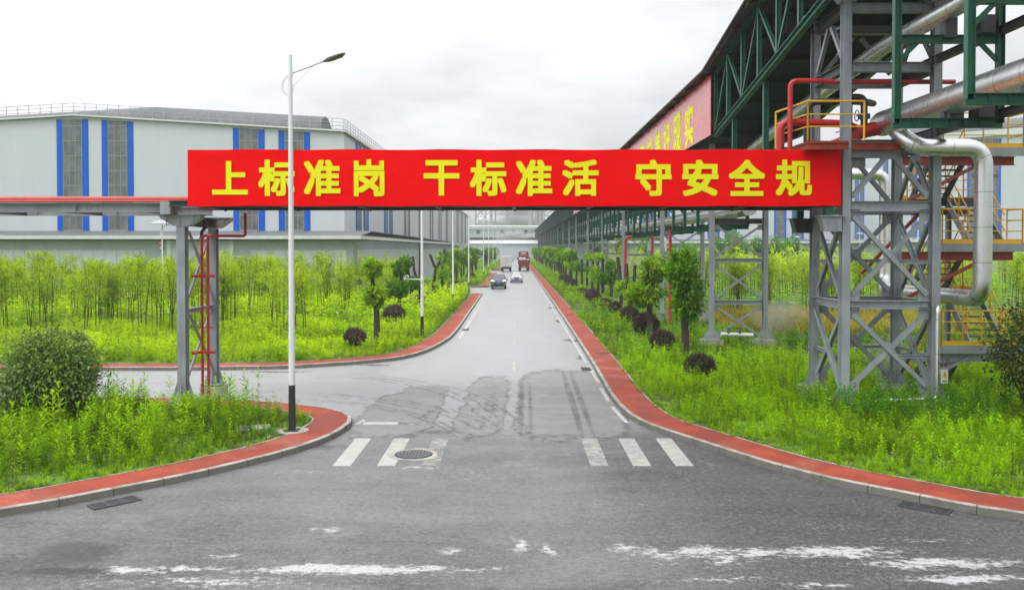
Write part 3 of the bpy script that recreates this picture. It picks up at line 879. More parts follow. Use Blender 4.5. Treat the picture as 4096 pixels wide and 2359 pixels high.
def window(parent, o, ux, un, w, zb, zt0, zt1, blue=0.68, bars=3, rows=1.55, band='blue'):
    """strip window. o: bottom-left corner on the wall, ux: along the wall, un: outwards"""
    o = Vector(o); ux = Vector(ux); un = Vector(un); Z = Vector((0, 0, 1))
    def zt(a): return zt0 + (zt1 - zt0) * a / w
    mb = MB()
    for a0, a1 in ((0, blue), (w - blue, w)):
        p = [o + ux * a0 + Z * zb, o + ux * a1 + Z * zb, o + ux * a1 + Z * zt(a1), o + ux * a0 + Z * zt(a0)]
        mb.poly([q + un * 0.06 for q in p], un * -0.05)
    win = mb.build('window', M[band], parent)
    mb = MB()
    p = [o + ux * blue + Z * zb, o + ux * (w - blue) + Z * zb, o + ux * (w - blue) + Z * zt(w - blue), o + ux * blue + Z * zt(blue)]
    mb.poly([q + un * 0.03 for q in p], un * -0.02)
    mb.build('pane', M['glaze'], win)
    mb = MB()
    n = bars
    for k in range(n + 1):
        a = blue + (w - 2 * blue) * k / n
        mb.beam(o + ux * a + Z * zb + un * 0.05, o + ux * a + Z * (zt(a) - 0.02) + un * 0.05, 0.055, 0.04, un)
    z = zb + 0.05
    while z < min(zt0, zt1):
        mb.beam(o + ux * blue + Z * z + un * 0.055, o + ux * (w - blue) + Z * z + un * 0.055, 0.04, 0.07)
        z += rows
    mb.build('glazing_bars', M['mullion'], win)
    mb = MB(); mb.b2
    c = o + ux * (w / 2) + Z * (zb - 0.12) + un * 0.08
    mb.beam(o + ux * blue + Z * (zb - 0.1) + un * 0.08, o + ux * (w - blue) + Z * (zb - 0.1) + un * 0.08, 0.16, 0.18)
    mb.build('sill', M['mullion'], win)
for xa in (-47.9, -43.2, -29.5, -24.75, -66.3, -61.6):
    wid = 3.3
    def zz(x): return zroof(x) - 0.42
    window(WL, (xa, YF, 0), (1, 0, 0), (0, -1, 0), wid, 6.75, zz(xa), zz(xa + wid))
for k in range(11):
    yc = 99.4 + 20.4 * k
    for s in (-2.4, 2.4):
        window(WL, (XE, yc + s - 1.65, 0), (0, 1, 0), (1, 0, 0), 3.3, 6.75, ZE - 0.35, ZE - 0.35, blue=0.6, rows=3.1, band='blue' if k < 2 else 'rail_grey')
# lean-to annex with a pale fascia
YA, XA, ZA = 83.0, -15.9, 5.7
mb = MB()
mb.b2((-86, YA, 0), (XA, YA + 0.25, ZA)); mb.b2((XA - 0.25, YA + 0.251, 0), (XA, 240, ZA))
mb.build('annex_wall', M['wall_annex'], WL)
mb = MB()
mb.poly([(-87, YA - 0.9, 6.02), (-15.0, YA - 0.9, 6.02), (-15.0, YF - 0.02, 6.62), (-87, YF - 0.02, 6.62)], (0, 0, 0.09))
mb.poly([(-15.0, YF, 6.62), (-15.0, 240, 6.15), (XE + 0.02, 240, 6.62), (XE + 0.02, YF, 6.62)], (0, 0, 0.09))
mb.build('annex_roof', M['roof_grey'], WL)
mb = MB()
mb.b2((-87, YA - 0.98, 5.78), (-14.9, YA - 0.901, 6.12)); mb.b2((-14.999, YA - 0.9, 5.78), (-14.9, 240, 6.12))
mb.build('annex_fascia', M['fascia'], WL)
mb = MB()
mb.b2((-86, YA - 0.06, 0), (-36.2, YA - 0.004, 4.72)); mb.b2((-25.8, YA - 0.06, 0), (XA - 0.6, YA - 0.004, 4.72))
mb.b2((XA + 0.004, YA + 2.0, 0), (XA + 0.06, 239, 4.75))
x = -86
seam = MB()
while x < -36.4:
    seam.b2((x, YA - 0.075, 0), (x + 0.05, YA - 0.061, 4.72)); x += 1.12
x = -25.7
while x < XA - 0.7:
    seam.b2((x, YA - 0.075, 0), (x + 0.05, YA - 0.061, 4.72)); x += 1.6
y = YA + 2
while y < 239:
    seam.b2((XA + 0.061, y, 0), (XA + 0.075, y + 0.06, 4.75)); y += 3.2
seam.b2((-86, YA - 0.08, 4.72), (-36.2, YA - 0.061, 4.79)); seam.b2((-25.8, YA - 0.08, 4.72), (XA - 0.6, YA - 0.061, 4.79))
pn = mb.build('wall_panel', M['panel'], WL); seam.build('panel_joints', M['rail_grey'], pn)
mb = MB(); mb.b2((-33.6, YA - 0.10, 0), (-27.9, YA - 0.03, 5.65)); sh = mb.build('roller_shutter', M['shutter'], WL)
mb = MB(); mb.b2((-34.0, YA - 0.16, 0), (-33.61, YA - 0.02, 5.69)); mb.b2((-27.89, YA - 0.16, 0), (-27.5, YA - 0.02, 5.69)); build_each(mb, 'shutter_frame', M['fascia'], sh)
# round limit signs on the annex wall
for z in (5.45, 4.95):
    s_ = thing('limit_sign', (-34.55, YA - 0.1, z), 'round white limit sign with red rim on annex wall, ' + ('upper one' if z > 5.2 else 'lower one'), 'sign')
    mb = MB(); mb.tube([(-34.55, YA - 0.10, z), (-34.55, YA - 0.13, z)], 0.25, 24); mb.build('rim', M['redlamp'], s_)
    mb = MB(); mb.tube([(-34.55, YA - 0.131, z), (-34.55, YA - 0.14, z)], 0.19, 24); mb.build('face', M['fascia'], s_)
    mb = MB()
    if z > 5.2: put_char(mb, '3', -34.47, z, .12, .2, lambda a, b, e, yy=YA: Vector((a, yy - 0.145 - e, b)), 0.03)
    else: mb.b2((-34.52, YA - 0.15, z - .05), (-34.38, YA - 0.141, z - .02))
    mb.build('figure', M['plastic'], s_)

# ------------------------------------------------------------------ right hand warehouse (far, L-shaped)
WR = thing('warehouse', (60, 229, 0), 'large pale warehouse with blue striped windows far behind the pipe rack', 'warehouse')
mb = MB()
mb.b2((15, 229, 0), (90, 229.3, 30)); mb.b2((90.001, 184, 0), (90.3, 229.3, 30))
mb.poly([(90.301, 184, 0), (190, 184, 0), (190, 184, 35), (170, 184, 35), (90.301, 184, 29)], (0, 0.3, 0))
mb.build('wall', M['wall'], WR)
mb = MB()
mb.poly([(15, 228.4, 30), (90.0, 228.4, 30), (90, 290, 33), (15, 290, 33)], (0, 0, 0.2))
mb.poly([(89.6, 183.6, 29.2), (170, 183.6, 35.2), (170, 183.6, 35.5), (89.6, 183.6, 29.5)], (0, 100, 0))
barrel(mb, 92, 30.2, 168, 35.3, 200, 4.2)
mb.build('roof', M['roof_grey'], WR)
mb = MB(); mb.beam((89.6, 183.4, 28.7), (170, 183.4, 34.7), 0.3, 1.3); mb.build('eaves_trim', M['fascia'], WR)
for xa in (33.6, 38.25, 51.7, 56.3, 69.6, 74.35):
    window(WR, (xa, 229, 0), (1, 0, 0), (0, -1, 0), 3.3, 7.4, 29, 29, rows=2.0)
for ya in (219.6, 223.0, 205.6, 186.9, 190.6):
    window(WR, (90.0, ya, 0), (0, 1, 0), (-1, 0, 0), 2.7, 7.4, 29, 29, rows=2.0)
for xa in (97.6, 112):
    window(WR, (xa, 184, 0), (1, 0, 0), (0, -1, 0), 7.3, 7.0, 28.4, 28.6, blue=0.62, bars=9, rows=2.2)
mb = MB()
for k in range(4):
    y0 = 197.3 - 2.0 * k; rr_ = random.Random(k)
    for j in range(4):
        mb.beam((89.96, y0 + rr_.uniform(-.6, .6), 12.9 + rr_.uniform(0, 1.2)), (89.96, y0 + rr_.uniform(-.7, .7), 12.6 + rr_.uniform(0, 1.3)), 0.03, 0.32)
mb.build('red_slogan', M['redlamp'], WR)
mb = MB(); mb.b2((97.6 + 1.2, 183.75, 20.2), (104.3, 183.9, 20.9)); mb.build('opening', M['dark'], WR)
mb = MB()
mb.b2((15, 224, 0), (85.0, 224.25, 6.3)); mb.b2((85.0, 181, 0), (85.25, 224.0, 6.3)); mb.b2((85.251, 181, 0), (190, 181.25, 6.3))
mb.build('annex_wall', M['wall_annex'], WR)
mb = MB()
mb.poly([(14, 223, 6.5), (84.0, 223, 6.5), (84, 229, 7.2), (14, 229, 7.2)], (0, 0, 0.12))
mb.b2((84.001, 180, 6.5), (190, 229, 6.62))
mb.build('annex_roof', M['roof_grey'], WR)
mb = MB(); mb.b2((14, 222.9, 6.2), (84, 222.99, 6.75)); mb.b2((83.9, 180, 6.2), (84.0, 222.89, 6.75)); mb.b2((83.9, 179.9, 6.2), (190, 179.99, 6.75)); mb.build('annex_fascia', M['fascia'], WR)
mb = MB()
x = 40.0
rr = random.Random(3)
while x < 84:
    wd = rr.choice((1.2, 1.6, 2.2))
    mb.b2((x, 223.9, 0.5), (x + wd, 223.985, 4.6)); x += wd + rr.choice((0.5, 0.9, 2.4))
mb.b2((66.5, 223.86, 0), (73, 223.98, 5.8))
build_each(mb, 'annex_window', M['dark'], WR)

# ------------------------------------------------------------------ white building closing the road, plant beyond it
WB = thing('gatehouse', (-6, 366, 0), 'low white building with sloped white roof edge across the end of the road', 'building')
mb = MB(); mb.b2((-46, 366, 0), (9.6, 366.3, 6.6)); mb.b2((9.3, 366.301, 0), (9.6, 380, 6.6)); mb.b2((9.61, 372, 0), (40, 372.3, 5.2)); mb.build('wall', M['panel'], WB)
mb = MB(); mb.poly([(-47, 365.3, 6.8), (10.2, 365.3, 6.8), (9.6, 366.8, 8.25), (-47, 366.8, 8.25)], (0, 0, 0.15)); mb.b2((-47, 366.9, 8.1), (9.5, 384, 8.3)); mb.build('roof', M['fascia'], WB)
mb = MB(); mb.b2((-11.3, 365.7, 0), (-8.6, 365.95, 4.6)); mb.b2((-11.3 + 1.3, 365.62, 0), (-11.3 + 1.4, 365.7, 4.6)); mb.build('door', M['dark'], WB)
for x in (-23, -20.2, -17.4):
    mb = MB(); mb.b2((x, 365.8, 2.0), (x + 2.0, 365.97, 4.4)); mb.build('window', M['dark'], WB)
mb = MB(); mb.tube([(-9.0, 365.9, 6.1), (-9.0, 365.7, 6.1)], 0.55, 20); mb.build('wall_clock', M['white_paint'], WB)

CG = thing('cross_gallery', (-10, 420, 0), 'pale enclosed gallery with small square windows spanning behind the white building', 'gallery')
mb = MB(); mb.b2((-90, 420, 10.2), (8.0, 424, 15.2)); mb.build('wall', M['panel'], CG)
mb = MB(); mb.b2((-90, 419.6, 8.4), (30, 424.4, 10.19)); mb.build('floor_beam', M['dark'], CG)
mb = MB()
for x in (-25.5, -19.3, -7.6, -1.7, 4.2):
    mb.b2((x, 419.9, 12.0), (x + 1.7, 419.99, 13.9))
build_each(mb, 'window', M['lamp_grey'], CG)
mb = MB()
for x in (-27, -19.8, -14, 0): mb.b2((x, 419.5, 0), (x + 0.6, 420.4, 8.39))
build_each(mb, 'column', M['lamp_grey'], CG)
mb = MB()
mb.tube([(-90, 418.8, 16.0), (30, 418.8, 15.5)], 0.45, 10); mb.tube([(-90, 418.8, 14.9), (30, 418.8, 14.6)], 0.22, 8)
build_each(mb, 'pipe', M['white_paint'], CG)
mb = MB(); mb.b2((-60, 423, 0), (30, 423.6, 8.35)); mb.build('lower_wall', M['steel_dark'], CG)
# furnace gas duct and masts
dct = thing('gas_duct', (0, 500, 0), 'huge horizontal pale gas duct with dirt stained underside beyond the road end', 'duct')
mb = MB(); mb.tube([(-22, 500, 20.5), (30, 500, 20.5)], 3.6, 24); mb.build('shell', M['fascia'], dct, smooth=True)
mb = MB(); mb.b2((-22, 499, 14.6), (30, 502, 16.6)); mb.tube([(-22, 497, 15.4), (30, 497, 15.4)], 0.8, 10); mb.build('walkway', M['steel'], dct)
lt = thing('lattice_mast', (-19, 460, 0), 'tall lattice steel mast fading in mist at the end of the road', 'mast')
mb = MB()
for x in (-21.5, -16):
    for yy in (457, 462.5):
        mb.beam((x, yy, 0), (x, yy, 42), 0.5, 0.5)
for k in range(8):
    z0, z1 = 2 + 5 * k, 7 + 5 * k
    for yy in (457, 462.5):
        mb.beam((-21.5, yy, z0), (-16, yy, z1), 0.25, 0.25); mb.beam((-16, yy, z0), (-21.5, yy, z1), 0.25, 0.25); mb.beam((-21.5, yy, z1), (-16, yy, z1), 0.25, 0.3)
mb.build('lattice', M['rail_grey'], lt)
for x, r_, y_, lab in ((-12.6, 0.75, 440, 'thick grey mast beside the lattice mast at the road end'), (-10.6, 0.5, 446, 'thinner grey mast right of the thick one at the road end'), (-4.7, 0.8, 470, 'single grey column standing before the gas duct')):
    mb = MB(); mb.tube([(x, y_, 0), (x, y_, 44)], r_, 12)
    tag(mb.build('steel_mast', M['rail_grey'], smooth=True), lab, 'mast')
ck = thing('process_tower', (12, 470, 0), 'grey process tower with platforms rising behind the far end of the green gallery', 'tower')
mb = MB()
for x, r_ in ((8.5, 1.3), (11.6, 1.0), (14, 1.4)): mb.tube([(x, 470, 0), (x, 470, 52)], r_, 14)
build_each(mb, 'column', M['rail_grey'], ck, smooth=True)
mb = MB()
for k in range(9): mb.b2((15.8, 467, 14 + 4.2 * k), (21, 473, 14.4 + 4.2 * k)); mb.beam((16, 467.2, 14 + 4.2 * k), (21, 467.2, 18 + 4.2 * k), 0.3, 0.3)
for x in (15.9, 20.8): mb.beam((x, 467.1, 0), (x, 467.1, 52), 0.5, 0.5)
mb.build('platform', M['steel'], ck)
# overhead cable
mb = MB()
pts = [Vector((-60 + 72 * t, 340 + 20 * t, 6.3 + 6.2 * t * t - 0.5 * math.sin(t * 3.1))) for t in [i / 14 for i in range(15)]]
mb.tube(pts, 0.05, 5); tag(mb.build('overhead_cable', M['plastic']), 'thin dark cable sagging across the far end of the road', 'cable')
# ------------------------------------------------------------------ slogan banner and the pipe bridge it hangs on
BX0, BX1, BY, BZ0, BZ1 = -9.47, 9.38, 24.55, 6.12, 7.74
BR = thing('pipe_bridge', (0, 26, 6.0), 'dark steel pipe bridge spanning the road behind the big red slogan banner', 'pipe bridge')
mb = MB()
for yy in (24.85, 27.2):
    mb.hbeam((-10.1, yy, 6.2), (9.45, yy, 6.2), 0.2, 0.18)
    mb.hbeam((-9.4, yy, 7.6), (9.3, yy, 7.6), 0.18, 0.18)
build_each(mb, 'chord', M['steel_dark'], BR)
mb = MB()
n = 8
for i in range(n + 1):
    x = -9.3 + 18.5 * i / n
    mb.hbeam((x, 24.96, 6.2), (x, 27.09, 6.2), 0.12, 0.14)
    for yy in (24.85, 27.2): mb.beam((x, yy, 6.3), (x, yy, 7.5), 0.1, 0.1)
    if i < n:
        x2 = -9.3 + 18.5 * (i + 1) / n
        mb.beam((x, 24.96, 6.16), (x2, 27.09, 6.16), 0.09, 0.05)
        mb.beam((x, 27.2, 6.11), (x2, 27.2, 7.5), 0.09, 0.09)
build_each(mb, 'cross_beam', M['steel_dark'], BR)
mb = MB(); mb.b2((-9.3, 24.97, 6.275), (9.3, 27.08, 6.29)); mb.build('tray', M['green_dark'], BR)

BN = thing('slogan_banner', (0, BY, BZ0), 'long bright red banner with large yellow Chinese characters across the road', 'banner')
# cloth, faintly rippled along its edges, wrapping round the left end
nx, nz_ = 150, 12
V = []; F = []
for j in range(nz_ + 1):
    for i in range(nx + 1):
        x = BX0 + (BX1 - BX0) * i / nx; t = j / nz_; z = BZ0 + (BZ1 - BZ0) * t
        e = abs(t - 0.5) * 2
        d = 0.012 * math.sin(x * 4.1 + 1.3 * math.sin(x * 1.7)) * e ** 6 + 0.006 * math.sin(x * 0.9 + z * 3) + 0.004 * math.sin(x * 11 + z * 7)
        zz = z + (0.008 * math.sin(x * 2.3) * e ** 4)
        if i < 3: d += 0.05 * (3 - i) / 3
        V.append((x, BY + d, zz))
for j in range(nz_):
    for i in range(nx):
        a = j * (nx + 1) + i; F.append((a, a + 1, a + nx + 2, a + nx + 1))
mb = MB(); mb.add(V, F)
V2 = [(BX0, BY + 0.05, BZ0), (BX0, BY + 0.05, BZ1), (BX0 + 0.02, 27.3, BZ1), (BX0 + 0.02, 27.3, BZ0), (BX1, BY, BZ0), (BX1, BY, BZ1), (BX1, 24.8, BZ1), (BX1, 24.8, BZ0), (BX0, 27.3, BZ0), (BX1, 27.3, BZ0), (BX1, 27.3, BZ1), (BX0, 27.3, BZ1)]
mb.add(V2, [(0, 1, 2, 3), (4, 7, 6, 5), (8, 9, 10, 11)])
mb.build('cloth', M['banner'], BN, smooth=True, normals=False)
mb = MB()
CW = 1.07
for ch, px in zip('上标准岗干标准活守安全规', (921.7, 1107.6, 1290, 1477.6, 1766.6, 1952.7, 2136, 2321, 2613, 2800, 2986, 3173.6)):
    cx = (px - 2062) / 3400 * 24.53
    wd, hg = {'上': (1.05, 0.97), '干': (1.05, 1.02), '岗': (0.9, 1.07)}.get(ch, (1.07, 1.05))
    mb = MB()
    put_char(mb, ch, cx, 6.925, wd * 0.985, hg, lambda a, b, e: Vector((a, BY - 0.024 - e, b)), 0.036)
    o = mb.build('character', M['letter'], BN, normals=False)
    for p in o.data.polygons:
        if p.normal.y > 0: p.flip()

# ------------------------------------------------------------------ left trestle, beams, pipes
LT = thing('pipe_trestle', (-9.95, 26.7, 0), 'grey two column steel trestle standing in the weeds beside the red riser pipes', 'trestle')
for yy in (25.4, 28.0):
    mb = MB(); mb.hbeam((-9.95, yy, 0.45), (-9.95, yy, 5.55), 0.25, 0.30, 0.022, up=(0, 1, 0)); mb.build('column', M['steel'], LT)
    mb = MB(); mb.box((-9.95, yy, 0.21), (0.7, 0.7, 0.34)); mb.build('plinth', M['concrete'], LT, bevel=0.02)
    mb = MB()
    mb.box((-9.95, yy, 0.44), (0.6, 0.6, 0.04))
    for s in (-1, 1):
        mb.poly([(-9.95 + s * 0.17, yy - 0.01, 0.46), (-9.95 + s * 0.32, yy - 0.01, 0.46), (-9.95 + s * 0.17, yy - 0.01, 0.95)], (0, 0.02, 0))
        mb.poly([(-9.96, yy + s * 0.17, 0.46), (-9.96, yy + s * 0.30, 0.46), (-9.96, yy + s * 0.17, 0.95)], (0.02, 0, 0))
    mb.build('base_plate', M['steel'], LT)
    mb = MB()
    mb.poly([(-10.55, yy - 0.18, 5.86), (-9.35, yy - 0.18, 5.86), (-9.35, yy - 0.18, 5.80), (-9.7, yy - 0.18, 5.56), (-10.15, yy - 0.18, 5.56), (-10.55, yy - 0.18, 5.80)], (0, 0.36, 0))
    mb.box((-9.95, yy, 5.885), (1.3, 0.42, 0.04))
    for dx in (-0.4, 0, 0.4): mb.box((-9.95 + dx, yy - 0.19, 5.71), (0.02, 0.03, 0.28))
    mb.build('bracket', M['steel'], LT)
mb = MB(); mb.hbeam((-9.95, 25.59, 5.72), (-9.95, 27.81, 5.72), 0.3, 0.3); mb.build('cap_beam', M['steel_dark'], LT)
for za, zb in ((5.4, 3.1), (2.9, 0.75)):
    for s in (0, 1):
        mb = MB(); a, b = ((25.58, za), (27.82, zb)) if s else ((27.82, za), (25.58, zb))
        mb.angle((-9.93 + 0.06 * s, a[0], a[1]), (-9.93 + 0.06 * s, b[0], b[1]), 0.09); mb.build('brace', M['steel'], LT)
mb = MB(); mb.hbeam((-9.95, 25.58, 3.0), (-9.95, 27.82, 3.0), 0.14, 0.14); mb.build('strut', M['steel'], LT)

LB = thing('pipe_rack_beam', (-30, 25.3, 6.1), 'twin grey steel beams carrying red pipes in from the left to the trestle', 'beam')
for yy, z in ((25.2, 6.10), (27.8, 6.10)):
    mb = MB(); mb.hbeam((-60, yy, z), (-9.9, yy, z), 0.22, 0.28)
    for k in range(18): mb.b2((-13 - 2.6 * k, yy - 0.1, z - 0.115), (-12.985 - 2.6 * k, yy + 0.1, z + 0.115))
    mb.build('beam', M['steel'], LB)
mb = MB()
for k in range(20): mb.hbeam((-11 - 2.45 * k, 25.32, 6.02), (-11 - 2.45 * k, 27.68, 6.02), 0.1, 0.12)
build_each(mb, 'cross_beam', M['steel_dark'], LB)
for xx in (-40, -26): 
    mb = MB()
    for yy in (25.2, 27.8): mb.hbeam((xx, yy, 0), (xx, yy, 5.95), 0.3, 0.3, up=(0, 1, 0))
    build_each(mb, 'column', M['steel'], LB)
mb = MB(); mb.box((-10.25, 24.98, 6.08), (0.3, 0.18, 0.36)); mb.build('end_stub', M['steel'], LB)
for yy, z, r_, lab in ((25.15, 6.345, 0.085, 'thick dull red pipe lying on the left steel beam'), (24.98, 6.275, 0.035, 'thin red pipe in front of the thick one on the left steel beam')):
    mb = MB(); mb.tube([(-60, yy, z), (-9.3, yy, z)], r_, 12)
    for k in range(2): mb.tube([(-17.3 - 9 * k, yy, z), (-17.2 - 9 * k, yy, z)], r_ * 1.15, 12)
    tag(mb.build('red_pipe', M['red_pipe_old'], smooth=True), lab, 'pipe')
# red risers between the two trestle columns
RP = thing('red_riser', (-9.5, 26.2, 0), 'pair of thin red riser pipes with red cross clamps between the trestle columns', 'riser pipe')
mb = MB()
mb.tube(fillet([(-8.45, 26.6, 6.0), (-8.45, 26.6, 5.28), (-9.45, 26.1, 5.28), (-9.45, 26.1, 0.3)], 0.1), 0.045, 10); mb.build('pipe', M['red_pipe'], RP, smooth=True)
mb = MB(); mb.tube(fillet([(-9.45, 26.5, 5.3), (-9.78, 26.5, 5.28), (-9.78, 26.5, 0.3)], 0.1), 0.045, 10); mb.build('pipe', M['red_pipe'], RP, smooth=True)
mb = MB(); mb.tube(fillet([(-9.72, 26.6, 5.75), (-9.72, 26.6, 5.5), (-9.82, 26.6, 5.42), (-9.82, 26.6, 5.2)], 0.06), 0.05, 10); mb.tube([(-9.72, 26.6, 5.5), (-9.72, 26.6, 5.54)], 0.085, 10); mb.tube([(-9.82, 26.6, 5.2), (-9.82, 26.6, 5.24)], 0.085, 10)
mb.build('flexible_joint', M['plastic'], RP)
mb = MB()
for z in (4.05, 1.72): mb.box((-9.55, 25.98, z), (0.72, 0.07, 0.08)); mb.box((-9.72, 25.8, z), (0.08, 0.4, 0.07))
for z in (2.45, ): mb.box((-9.6, 26.3, z), (0.5, 0.04, 0.04))
build_each(mb, 'clamp', M['red_pipe'], RP)

# ------------------------------------------------------------------ support tower on the right
TX0, TX1, TY0, TY1 = 9.6, 12.22, 24.8, 27.3
TW = thing('support_tower', (10.9, 26, 0), 'heavy grey braced steel tower with four columns beside the yellow railed stair', 'tower')
for x in (TX0, TX1):
    for y in (TY0, TY1):
        mb = MB(); mb.hbeam((x, y, 0.5), (x, y, 12.0), 0.235, 0.28, 0.025, up=(0, 1, 0))
        mb.build('column', M['steel'], TW)
        mb = MB(); mb.box((x, y, 0.275), (0.85, 0.85, 0.42)); mb.build('plinth', M['concrete'], TW, bevel=0.02)
        mb = MB(); mb.box((x, y, 0.505), (0.7, 0.7, 0.03))
        for s in (-1, 1):
            mb.poly([(x + s * 0.15, y - 0.12, 0.52), (x + s * 0.36, y - 0.12, 0.52), (x + s * 0.15, y - 0.12, 1.0)], (0, 0.02, 0))
            mb.poly([(x - 0.01, y + s * 0.14, 0.52), (x - 0.01, y + s * 0.33, 0.52), (x - 0.01, y + s * 0.14, 1.0)], (0.02, 0, 0))
        mb.poly([(x - 0.33, y - 0.16, 0.52), (x + 0.33, y - 0.16, 0.52), (x + 0.14, y - 0.16, 0.85), (x - 0.14, y - 0.16, 0.85)], (0, 0.02, 0))
        mb.build('base_plate', M['steel'], TW)
def faces():
    yield (TX0, TY0), (TX1, TY0); yield (TX0, TY1), (TX1, TY1)
    yield (TX0, TY0), (TX0, TY1); yield (TX1, TY0), (TX1, TY1)
def brace(parent, a, b, wd=0.12, mat='steel', off=(0, 0, 0)):
    mb = MB(); o3 = Vector(off); a = Vector(a) + o3; b = Vector(b) + o3
    d = (b - a).normalized()
    mb.hbeam(a + d * 0.2, b - d * 0.2, wd, wd * 0.9, 0.014, up=(0, 1, 0) if abs(d.y) < 0.5 else (1, 0, 0))
    mb.build('brace', M[mat], parent)
for fi, (p, q) in enumerate(faces()):
    P_, Q_ = Vector((p[0], p[1], 0)), Vector((q[0], q[1], 0))
    d = (Q_ - P_).normalized(); nrm = Vector((-d.y, d.x, 0)) * 0.03
    e = 0.16
    Z = Vector((0, 0, 1))
    for z, h in ((3.25, 0.24), (6.12, 0.30), (7.92, 0.26), (10.15, 0.28), (11.85, 0.26)):
        if fi in (0, 1) and z == 6.12 and fi == 1: h = 0.3
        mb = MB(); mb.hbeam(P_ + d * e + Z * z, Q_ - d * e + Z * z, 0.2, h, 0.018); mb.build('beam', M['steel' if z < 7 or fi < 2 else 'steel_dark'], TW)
    for z0, z1 in ((0.75, 3.1), (3.4, 5.95)):
        brace(TW, P_ + d * 0.1 + Z * z0, Q_ - d * 0.1 + Z * z1, 0.13, 'steel', nrm)
        brace(TW, Q_ - d * 0.1 + Z * z0, P_ + d * 0.1 + Z * z1, 0.13, 'steel', -nrm)
        c = (P_ + Q_) / 2 + Z * ((z0 + z1) / 2)
        mb = MB(); mb.beam(c - d * 0.16 , c + d * 0.16, 0.03, 0.34) if abs(d.y) > 0.5 else mb.beam(c - d * 0.18, c + d * 0.18, 0.03, 0.36)
        for sx_, zz_ in ((0.0, z0 + 0.1), (0.0, z1 - 0.1)):
            for PP, s in ((P_, 1), (Q_, -1)):
                g = PP + d * (s * 0.30) + Z * zz_
                mb.beam(g - d * 0.15, g + d * 0.15, 0.018, 0.34)
        build_each(mb, 'gusset', M['steel'], TW)
        mb = MB(); mb.hbeam(c + d * 0.1 - Z * 0.18, Q_ - d * e + Z * (c.z - 0.18), 0.11, 0.1, 0.012); mb.build('strut', M['steel'], TW)
    mid = (P_ + Q_) / 2 + Z * 7.7
    brace(TW, P_ + d * 0.1 + Z * 6.25, mid, 0.13, 'steel', nrm)
    brace(TW, Q_ - d * 0.1 + Z * 6.25, mid, 0.13, 'steel', nrm)
    mb = MB(); mb.beam(mid - d * 0.3 + Z * 0.0, mid + d * 0.3, 0.03, 0.42); mb.build('gusset', M['steel'], TW)
    mid2 = (P_ + Q_) / 2 + Z * 11.75
    if fi in (1, 2, 3):
        brace(TW, P_ + d * 0.1 + Z * 10.3, mid2, 0.12, 'steel'); brace(TW, Q_ - d * 0.1 + Z * 10.3, mid2, 0.12, 'steel')
# corbels carrying the bridge, bearing blocks under the gallery
for y in (TY0, TY1):
    mb = MB()
    mb.poly([(9.44, y - 0.2, 5.82), (8.85, y - 0.2, 5.82), (8.95, y - 0.2, 5.42), (9.44, y - 0.2, 5.42)], (0, 0.4, 0))
    mb.box((9.15, y, 5.835), (0.75, 0.5, 0.03)); mb.box((9.2, y, 5.405), (0.5, 0.44, 0.03))
    for dx in (-0.15, 0.1): mb.box((9.15 + dx, y - 0.21, 5.62), (0.02, 0.03, 0.4))
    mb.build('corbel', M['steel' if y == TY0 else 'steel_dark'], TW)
    mb = MB(); mb.box((9.1, y, 5.98), (0.2, 0.3, 0.24)); mb.build('bearing', M['blue_valve'] if False else M['green'], TW)
    for x in (TX0, TX1):
        mb = MB(); mb.poly([(x - 0.45, y - 0.16, 12.28), (x + 0.45, y - 0.16, 12.28), (x + 0.2, y - 0.16, 12.0), (x - 0.2, y - 0.16, 12.0)], (0, 0.32, 0)); mb.build('bearing', M['steel'], TW)
mb = MB()
mb.tube(fillet([(9.42, 27.1, 12.0), (9.40, 27.1, 9.4), (9.46, 27.1, 8.9), (9.42, 27.1, 6.4)], 0.2), 0.02, 6); mb.tube([(9.47, 27.14, 11.8), (9.45, 27.12, 7.9)], 0.013, 6)
build_each(mb, 'cable', M['plastic'], TW)
# rungs on the near left column
mb = MB()
for k in range(5):
    z = 8.3 + 0.75 * k
    mb.tube(fillet([(9.46, 24.95, z), (9.36, 24.95, z - 0.02), (9.36, 24.7, z - 0.02), (9.46, 24.7, z)], 0.04, 3), 0.014, 6)
build_each(mb, 'rung', M['steel'], TW)

